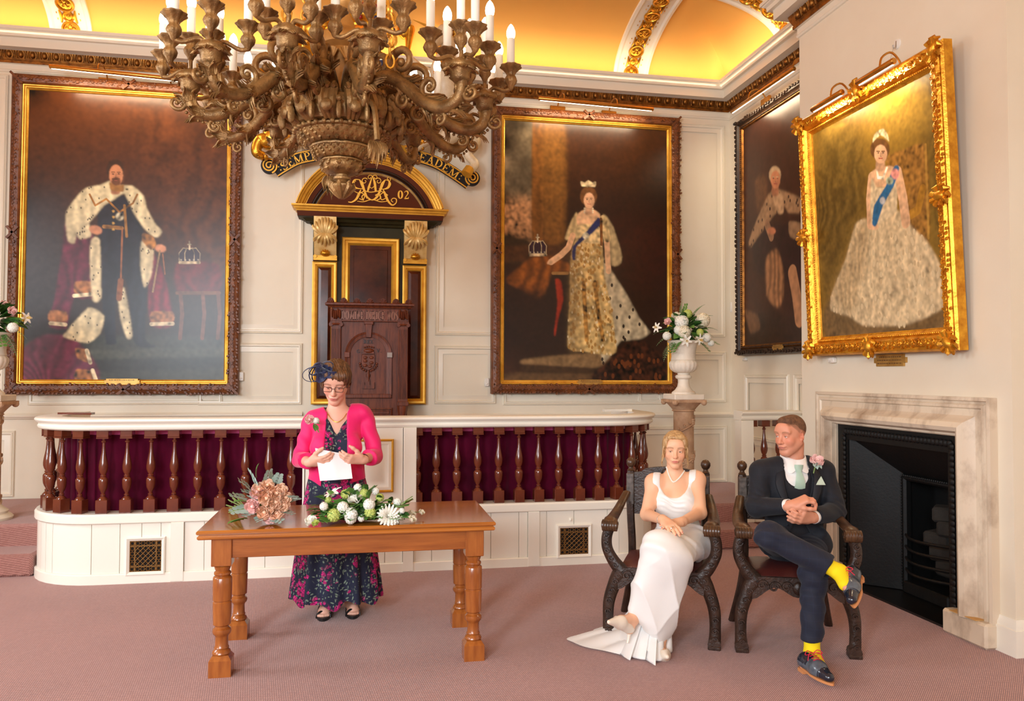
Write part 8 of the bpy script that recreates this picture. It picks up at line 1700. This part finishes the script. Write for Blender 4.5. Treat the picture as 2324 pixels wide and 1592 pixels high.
# back of the skirt falling to the floor behind the shins, running out into a train on the carpet
rn = np.random.default_rng(5); G = []; top = [K(1440, 1372, 4.3), K(1525, 1372, 4.3)]
fl = [onZ(x, y, .012) for x, y in ((1375, 1424), (1396, 1470), (1420, 1494), (1448, 1489), (1474, 1502), (1500, 1488), (1512, 1462))]; fl = spline(fl, 60)
for t in np.linspace(0, 1, 22):
    row = []
    for i, p in enumerate(fl):
        u = i/59; a = top[0]*(1-u)+top[1]*u; q0 = a*(1-t)+p*t; w = abs(math.sin(u*PI*6.5+1.2))*.06*t+math.sin(u*2*PI*2.2)*.02*t; q0 = q0+np.array([.25*w, -w, 0]); q0[2] = max(.006, q0[2]+.0*t)
        row.append(q0)
    G.append(row)
G.append([p+np.array([.01*math.sin(i*.9), .05, .0]) for i, p in enumerate(fl)])
tr = MB().grid(np.array(G)); part('dress_back', tr, SATIN, br, smooth=180)
out = spline([onZ(x, y, .008) for x, y in ((1410, 1487), (1372, 1478), (1340, 1472), (1318, 1466), (1300, 1458), (1286, 1451), (1302, 1444), (1340, 1437), (1352, 1428), (1392, 1428))], 50); inn = spline([onZ(x, y, .02) for x, y in ((1450, 1478), (1448, 1470), (1446, 1462), (1444, 1455), (1442, 1450), (1442, 1446), (1440, 1442), (1438, 1438), (1436, 1434), (1434, 1428))], 50); G = []
for t in np.linspace(0, 1, 14):
    G.append([inn[i]*(1-t)+out[i]*t+np.array([0, 0, (.022*abs(math.sin(i*.22+1.6*t))+.016*abs(math.sin(i*.11+2)))*math.sin(PI*min(1, .12+.88*t))+.05*(1-t)**2]) for i in range(50)])
part('train', MB().grid(np.array(G)), SATIN, br, smooth=180)
# court shoes
for an, tt, hh, nm in ((A1, toe1, heel1, 0), (A2, toe2+(0, 0, .02), heel2, 1)):
    d = unit(tt-hh); side = unit(np.cross(d, (0, 0, 1))); upv = np.cross(side, d); tp2 = tt+d*.018; Sh = Sdf().cone(hh+(0, 0, .004), an*.4+tt*.6-upv*.008, .0315, .0345, .02).cone(an*.4+tt*.6-upv*.006, tp2, .036, .012, .02); md = hh*.62+tt*.38
    Sh.ell(md+upv*.042, (.072, .0245, .034), np.stack([d, side, upv], 1), .006, 's').cone(an+upv*.0, an+upv*.1-d*.02, .036, .05, .006, 's')
    sh = cloth('court_shoe', Sh, .004, IVORY, br); part('heel', MB().tube([hh-upv*.015-d*.008, hh-upv*.05-d*.012, hh-upv*.075-d*.01], [.014, .007, .0065], 8), IVORY, sh)
# ---------------------------------------------------------------- the groom
def suit_mat(name, a, b, sc_=1):
    m = mat(name, a, .8, sheen=.06); nt = m.node_tree; N = nt.nodes; L = nt.links.new; tc = N.new('ShaderNodeTexCoord'); sp = N.new('ShaderNodeSeparateXYZ'); L(tc.outputs['Object'], sp.inputs[0]); o = []
    for ax, n in ((0, 30), (2, 24)):
        f = N.new('ShaderNodeMath'); f.operation = 'MULTIPLY'; f.inputs[1].default_value = n; L(sp.outputs[ax], f.inputs[0]); g = N.new('ShaderNodeMath'); g.operation = 'FRACT'; L(f.outputs[0], g.inputs[0]); h = N.new('ShaderNodeMath'); h.operation = 'LESS_THAN'; h.inputs[1].default_value = .07; L(g.outputs[0], h.inputs[0]); o.append(h)
    mx = N.new('ShaderNodeMath'); mx.operation = 'MAXIMUM'; L(o[0].outputs[0], mx.inputs[0]); L(o[1].outputs[0], mx.inputs[1]); mm = N.new('ShaderNodeMix'); mm.data_type = 'RGBA'; mm.inputs[6].default_value = a; mm.inputs[7].default_value = b; L(mx.outputs[0], mm.inputs[0]); L(mm.outputs[2], N['Principled BSDF'].inputs['Base Color']); return m
SUIT = suit_mat('navy_check_suit', S(15, 18, 28), S(20, 24, 36)); TROU = suit_mat('navy_check_trousers', S(19, 25, 44), S(25, 32, 54)); WSTC = mat('dark_waistcoat', S(20, 20, 28), .8); SHIRT = mat('white_shirt', S(248, 244, 240), .6); TIE = mat('sage_tie', S(178, 204, 184), .45, sheen=.3, bump=.1, bscale=200); SOCK = mat('yellow_sock', S(250, 222, 10), .8, bump=.15, bscale=250); SHOEG = mat('grey_blue_leather', S(92, 102, 112), .28, coat=.3, col2=S(66, 74, 86), nscale=20); SHOED = mat('dark_blue_leather', S(28, 34, 48), .2, coat=.4); WELT = mat('tan_welt', S(206, 138, 86), .5); LACE = mat('red_lace', S(214, 30, 66), .6); PSQ = mat('sage_pocket_square', S(204, 218, 196), .6); SUITL = mat('lapel_navy', S(15, 17, 27), .7)
RG = Rxyz(0, 0, math.radians(-12)); fG, lG = RG@np.array([0, -1, 0]), RG@np.array([1, 0, 0])
gr = root('person', (2.42, 4.2, 0), 'seated person in a dark navy suit, sage tie and bright yellow socks looking aside', 'person')
chest, waist, hips = J(1798, 1108, 4.38), J(1800, 1172, 4.38), J(1802, 1232, 4.36); nk = J(1800, 1046, 4.38)
SL, SR = J(1728, 1072, 4.42), J(1868, 1072, 4.36); EL, ER = J(1718, 1152, 4.34), J(1896, 1160, 4.26); WL, WR = J(1796, 1148, 4.10), J(1842, 1176, 4.10)
hd = Head(J(1795, 988, 4.36), (-.93, -.37, -.12), (-.05, 0, 1), 1.0, male=True, lid=.003, smile=-.2)
T_ = Sdf().ell(chest, (.165, .11, .15), RG, .05).ell(waist, (.15, .115, .12), RG, .05).ell(hips, (.17, .13, .11), RG, .05).cone(SL+lG*.03, nk+(0, 0, -.04), .055, .065, .05).cone(SR-lG*.03, nk+(0, 0, -.04), .055, .065, .05)
B = Sdf().plus(T_, -.012).cone(nk+(0, 0, -.05), hd.w((0, .032, -.06)), .057, .05, .015)
for a, b, c in ((SL, EL, WL), (SR, ER, WR)): B.cone(a, b, .05, .042, .04).cone(b, c, .042, .028, .02)
hd.build(B)
hL = hand(B, WL, J(1834, 1132, 4.06)-WL, (.25, .3, -.9), -1, curl=(.75, .85, .9, .95), flexbase=(.6, .65, .7, .75), spread=.03, thumb=.3, sc=1.04)
hR = hand(B, WR, J(1806, 1172, 4.04)-WR, (-.1, .9, .35), 1, curl=(.55, .6, .65, .7), flexbase=(.3, .35, .4, .45), spread=.03, thumb=.45, sc=1.08)
H1, H2 = hips-lG*.09, hips+lG*.09; K1, K2 = J(1746, 1216, 3.98), J(1846, 1300, 3.92); A1, A2 = J(1906, 1300, 3.80), J(1843, 1486, 3.88)
for a, b, c in ((H1, K1, A1), (H2, K2, A2)): B.cone(a, b, .075, .05, .03).cone(b, c, .046, .034, .02)
toe1, heel1 = J(1932, 1362, 3.63), J(1938, 1305, 3.82); toe2, heel2 = onZ(1882, 1548, .03), onZ(1827, 1512, .035)
for an, tt, hh in ((A1, toe1, heel1), (A2, toe2, heel2)): B.cone(an, hh, .034, .022, .02).cone(an, an*.5+tt*.5, .032, .02, .02).cone(hh, an*.4+tt*.6, .022, .016, .02)
SKG = skinlin(222, 154, 124); HB = skinlin(112, 76, 54)
def paint_g(v):
    C = hd.paint(v, SKG, skinlin(196, 112, 98), skinlin(140, 98, 70), blush=.4); p = hd.loc(v); r = np.linalg.norm(p, axis=1); 
    hl = .06-1.1*np.clip(p[:, 1]+.05, 0, .042)-.6*np.clip(p[:, 1]-.02, 0, .06)+.003*np.sin(p[:, 0]*70)
    m = np.clip((p[:, 2]-hl)/.012, 0, 1)*(r < .16)*(p[:, 1] > -.085)*np.clip((p[:, 1]+.0725+.25*np.clip(.09-p[:, 2], 0, .05))/.012, 0, 1); m = m*(.62+.38*np.clip((p[:, 2]-.03)/.06, 0, 1)); C = C*(1-m[:, None]*.8)+HB*(m[:, None]*.8)
    st = np.exp(-((p[:, 2]+.085)/.04)**2)*(p[:, 1] < .0)*(r < .15)*.12; C = C*(1-st[:, None])+np.array([.12, .09, .08])*st[:, None]
    return C
body(gr, B, hd, [((WL+WR)/2+(.0, -.05, 0), .15)], .0065, paint_g); hd.eyes(gr, BLUEI, (-.15, -1, -.1))
H_ = Sdf().ell(hd.w((0, .0185, .038)), np.array((.0718, .0912, .083))*hd.k, hd.R, .02).ell(hd.w((0, -.035, .09)), np.array((.05, .042, .028))*hd.k, hd.R, .02); 
def hcut(X, Y, Z):
    d = [X-hd.o[0], Y-hd.o[1], Z-hd.o[2]]; yl = (d[0]*hd.R[0, 1]+d[1]*hd.R[1, 1]+d[2]*hd.R[2, 1])/hd.k; zl = (d[0]*hd.R[0, 2]+d[1]*hd.R[1, 2]+d[2]*hd.R[2, 2])/hd.k
    return (.064-1.0*np.clip(yl+.05, 0, .04)-.5*np.clip(yl-.02, 0, .07)-zl)*.7
H_.fn(hcut, .006).ell(hd.w((0, -.1, .03)), np.array((.08, .045, .05))*hd.k, hd.R, .01, 's')
cloth('cropped_hair', H_, .0034, mat('cropped_brown_hair', S(128, 88, 60), .7, col2=S(92, 60, 40), nscale=60, bump=.5, bscale=350), gr, sm=0)
# shirt, collar, tie, waistcoat
S_ = Sdf().plus(T_, -.002).fn(lambda X, Y, Z: waist[2]-.02-Z+0*X+0*Y); cloth('shirt', S_, .007, SHIRT, gr, [((.3, 0, 1), .06, .0025, None)])
q = MB(); G = []; G2 = []
for t in np.linspace(-1, 1, 41):
    a = t*2.75; d = fG*math.cos(a)+lG*math.sin(a); h_ = .012+.045*(1-math.cos(a))/2; b = nk+(0, 0, -.045)+d*(.072+.01*math.cos(a))+fG*.006; u = nk+(0, 0, h_)+d*.067; fold = nk+(0, 0, h_-.045-.035*math.exp(-((abs(a)-.5)/.35)**2))+d*(.083+.022*math.exp(-((abs(a)-.5)/.35)**2))+fG*.006
    if abs(t) < .05: fold = b
    G.append([b, u, u+d*.006+(0, 0, -.002), fold])
part('collar', q.grid(np.array(G)), SHIRT, gr, smooth=60)
kn = nk+fG*.1+(0, 0, -.03); q = MB().rings(np.array([[kn+lG*x*w+fG*(.012*s_)+(0, 0, zz) for x, s_ in ((-1, 0), (-.6, 1), (.6, 1), (1, 0), (.6, -1), (-.6, -1))] for w, zz in ((.027, .016), (.025, 0), (.016, -.03))])); 
low = J(1802, 1180, 4.2); tp_ = [kn+(0, 0, -.026), kn*.6+low*.4+fG*.02, low]; q.rings(np.array([[p+lG*x*w+fG*(.008+.007*s_) for x, s_ in ((-1, 0), (0, 1), (1, 0), (0, -.6))] for p, w in ((kn+(0, 0, -.026)+fG*.0, .015), (kn+(0, 0, -.06)+fG*.012, .024), (kn+(0, 0, -.095)+fG*.018, .03), (kn+(0, 0, -.125)+fG*.004, .032))])); part('tie', q, TIE, gr, smooth=50)
W_ = Sdf().plus(T_, .006)
def lx(X, Y): return (X-chest[0])*lG[0]+(Y-chest[1])*lG[1]
def ly(X, Y): return (X-chest[0])*fG[0]+(Y-chest[1])*fG[1]
zw = J(1800, 1108, 4.25)[2]
W_.fn(lambda X, Y, Z: np.maximum(np.sqrt(lx(X, Y)**2+np.maximum(0, zw+.066-Z)**2)-.066, -ly(X, Y)+0*Z), .004, 's').fn(lambda X, Y, Z: Z-chest[2]-.12+0*X+0*Y).fn(lambda X, Y, Z: hips[2]-.02-Z+0*X+0*Y)
wc_ = cloth('waistcoat', W_, .0065, WSTC, gr)
part('waistcoat_button', MB().ball(J(1788, 1192, 4.235), (.008, .005, .008), 8, 6), SUITL, wc_)
# jacket
Jk = Sdf().plus(T_, .018, .04).ell(hips+(0, .0, .02), (.185, .145, .11), RG, .05).cone(SL+(0, 0, .006), nk-lG*.06+(0, 0, -.03), .06, .055, .03).cone(SR+(0, 0, .006), nk+lG*.06+(0, 0, -.03), .06, .055, .03).ell(SL+(0, 0, .008), (.06, .065, .052), RG, .015).ell(SR+(0, 0, .008), (.06, .065, .052), RG, .015)
CL, CRt = EL+(WL-EL)*.86, ER+(WR-ER)*.86
Jk.cone(SL, EL, .068, .06, .02).cone(EL, CL, .06, .044, .02).cone(SR, ER, .068, .06, .02).cone(ER, CRt, .06, .046, .02)
Jk.cone(hips+lG*.15+fG*.05, J(1866, 1214, 4.22), .055, .03, .06).cone(hips-lG*.15, hips-lG*.16+fG*.06+(0, 0, -.03), .06, .04, .03)
for c0, dd in ((CL, unit(WL-EL)), (CRt, unit(WR-ER))): Jk.fn(lambda X, Y, Z, c=c0, e=dd: np.maximum(-((X-c[0])*e[0]+(Y-c[1])*e[1]+(Z-c[2])*e[2]), np.sqrt((X-c[0])**2+(Y-c[1])**2+(Z-c[2])**2)-.08), .004, 's')
zo = J(1800, 1190, 4.25)[2]; zt2 = nk[2]-.04
Jk.fn(lambda X, Y, Z: np.maximum(np.abs(lx(X, Y))-np.interp(Z, [zo-.12, zo, zt2-.06, zt2+.05], [.10, .03, .088, .068])+0*Y, -ly(X, Y)+.02+0*Z), .005, 's').fn(lambda X, Y, Z: np.sqrt((X-nk[0])**2+(Y-nk[1])**2)-.082+np.maximum(0, nk[2]-.06-Z)*1.5, .005, 's').fn(lambda X, Y, Z: hips[2]-.06-Z+0*X+0*Y, .006)
elb = lambda v: np.exp(-(np.linalg.norm(v-EL, axis=1)/.09)**2)+np.exp(-(np.linalg.norm(v-ER, axis=1)/.09)**2)
cloth('jacket', Jk, .006, SUIT, gr, [((.5, .2, .8), .05, .004, elb), ((.3, 0, .95), .16, .003, None)])
def lapel(sg):
    q = MB(); G = []
    P0 = [nk+lG*sg*.062+fG*.045+(0, 0, -.01), nk+lG*sg*.085+fG*.092+(0, 0, -.06), chest+lG*sg*.083+fG*.128+(0, 0, .02), waist+lG*sg*.045+fG*.142+(0, 0, .02)]; P1 = [nk+lG*sg*.085+fG*.03+(0, 0, -.012), nk+lG*sg*.13+fG*.082+(0, 0, -.075), chest+lG*sg*.125+fG*.118+(0, 0, .0), waist+lG*sg*.05+fG*.146+(0, 0, .015)]
    a, b = spline(P0, 14), spline(P1, 14)
    for i in range(14): G.append([a[i], a[i]*.6+b[i]*.4+fG*.012, b[i]+fG*.010, b[i]-fG*.004])
    part('lapel', q.grid(np.array(G)), SUITL, gr, smooth=60)
lapel(-1); lapel(1)
for c0, e, w0 in ((CL, unit(WL-EL), WL), (CRt, unit(WR-ER), WR)):
    a1 = unit(np.cross(e, (0, 0, 1))); a2 = np.cross(e, a1); q = MB().rings(np.array([[c0+e*s+r*(math.cos(t)*a1+math.sin(t)*a2) for t in np.linspace(0, 2*PI, 21)[:-1]] for s, r in ((-.02, .036), (.02, .037), (.021, .034), (-.02, .033))]), cap=False); part('shirt_cuff', q, SHIRT, gr, smooth=50)
q = MB()
for i in range(3): q.ball(CL-unit(WL-EL)*(.03+.018*i)+(0, -.045, -.006), .0055, 8, 6)
part('sleeve_buttons', q, SUITL, gr)['kind'] = 'stuff'
p = J(1862, 1093, 4.235); part('pocket_square', MB().prism([(-.03, -.022), (.03, -.022), (.004, .03)], 0, .008, M=basis(p, lG, (0, 0, 1), fG), inset=.1), PSQ, gr, smooth=0)
p = J(1854, 1046, 4.21); flower('rose', lambda: rose_mesh(.036), PINKR, gr, p, (-.15, -.6, .8), 0, 1.0)
for a in (-2.6, -1.9, -1.1): blade('leaf', lambda: leaf_mesh(.08, .022), EUC, gr, p+(-.005, .0, -.012), np.array([math.cos(a)*.7, -.6, math.sin(a)*.6]), .3, .6)
part('flower_stem', MB().tube([p+(-.004, .005, -.02), p+(-.015, .012, -.075)], .0035, 6), STEM, gr)
# trousers, socks, shoes
S_ = Sdf().ell(hips+(0, 0, -.02), (.178, .14, .1), RG, .05).cone(H1, K1, .096, .072, .05).cone(K1, A1-(A1-K1)*.15, .074, .059, .03).cone(H2, K2, .096, .07, .05).cone(K2, A2+(0, 0, .07), .07, .056, .03)
for c0, dd in ((A1-(A1-K1)*.15, unit(A1-K1)), (A2+(0, 0, .07), unit(A2-K2))): S_.fn(lambda X, Y, Z, c=c0, e=dd: np.maximum(-((X-c[0])*e[0]+(Y-c[1])*e[1]+(Z-c[2])*e[2]), np.sqrt((X-c[0])**2+(Y-c[1])**2+(Z-c[2])**2)-.066), .004, 's')
kn_ = lambda v: np.exp(-(np.linalg.norm(v-K1, axis=1)/.14)**2)+np.exp(-(np.linalg.norm(v-K2, axis=1)/.14)**2)+.3
cloth('trousers', S_, .006, TROU, gr, [((.4, .5, .7), .06, .004, kn_), ((.2, .1, .95), .13, .004, None)], sm=2)
for A_, e, t_ in ((A1, unit(A1-K1), toe1), (A2, np.array([0, 0, -1.]), toe2)): cloth('sock', Sdf().cone(A_-e*.13, A_, .042, .041, .02).cone(A_, A_*.55+t_*.45, .041, .034, .02), .004, SOCK, gr)
def oxford(an, toe, heel, up):
    d = unit(toe-heel); side = unit(np.cross(d, up)); up = np.cross(side, d); R3 = np.stack([d, side, up], 1); L_ = np.linalg.norm(toe-heel); W = lambda x, y, z_: heel+d*x+side*y+up*z_
    q = Sdf().cone(W(.0, 0, .0), W(L_*.55, 0, .0), .036, .039, .02).cone(W(L_*.55, 0, .0), W(L_*.98, 0, -.004), .041, .027, .02).cone(W(.01, 0, .02), an+up*-.02, .036, .038, .03).cone(an+up*-.03, W(L_*.6, 0, .014), .036, .034, .03)
    q.fn(lambda X, Y, Z: -(((X-heel[0])*up[0]+(Y-heel[1])*up[1]+(Z-heel[2])*up[2])+.018), .006); v, f = q.mesh(.0042); v = relax(v, f, 1); x = (v-heel)@d; z_ = (v-heel)@up; y = (v-heel)@side
    o = solid('oxford_shoe', v, f, [SHOEG, SHOED], gr); mi = ((x[f].mean(1) > L_*.8) | ((x[f].mean(1) < L_*.3) & (z_[f].mean(1) > .012))).astype(np.int32); o.data.polygons.foreach_set('material_index', mi)
    out = []
    for a in np.linspace(0, 2*PI, 33)[:-1]: c = math.cos(a); out.append((L_*.5-.002+(L_*.5+.034)*np.sign(c)*abs(c)**.9, (.0395-.006*(c < 0)-.008*max(0, c)**3)*math.sin(a)))
    part('sole', MB().prism(out, -.032, -.02, M=basis(heel, d, side, up)), WELT, o, smooth=30); part('shoe_heel', MB().prism([(x_, y_) for x_, y_ in [(-.026, -.026), (.025, -.03), (.032, 0), (.025, .03), (-.026, .026), (-.035, 0)]], -.05, -.032, M=basis(heel, d, side, up)), WELT, o, smooth=20)
    lq = MB()
    for i in range(5): x0 = L_*.36+.016*i; hz = .062-.3*.016*i; lq.tube([W(x0, -.022, hz-.004), W(x0+.004, 0, hz+.004), W(x0, .022, hz-.004)], .0022, 5)
    for s_ in (-1, 1): lq.tube(spline([W(L_*.34, 0, .07), W(L_*.33, s_*.03, .085), W(L_*.38, s_*.05, .07), W(L_*.37, s_*.02, .068)], 14), .0022, 5); lq.tube(spline([W(L_*.34, 0, .07), W(L_*.4, s_*.03, .075), W(L_*.46, s_*.045, .045)], 8), .0022, 5)
    part('laces', lq, LACE, o)
    part('toecap_seam', MB().tube([W(L_*.78, .037*math.cos(a), .034*math.sin(a)-.002) for a in np.linspace(-.3, PI+.3, 16)], .0022, 5), SHOED, o)
oxford(A2, toe2+(0, 0, .022), heel2+(0, 0, .018), np.array([0, 0, 1.])); oxford(A1, toe1, heel1, unit(np.array([-.8, -.45, .3])))
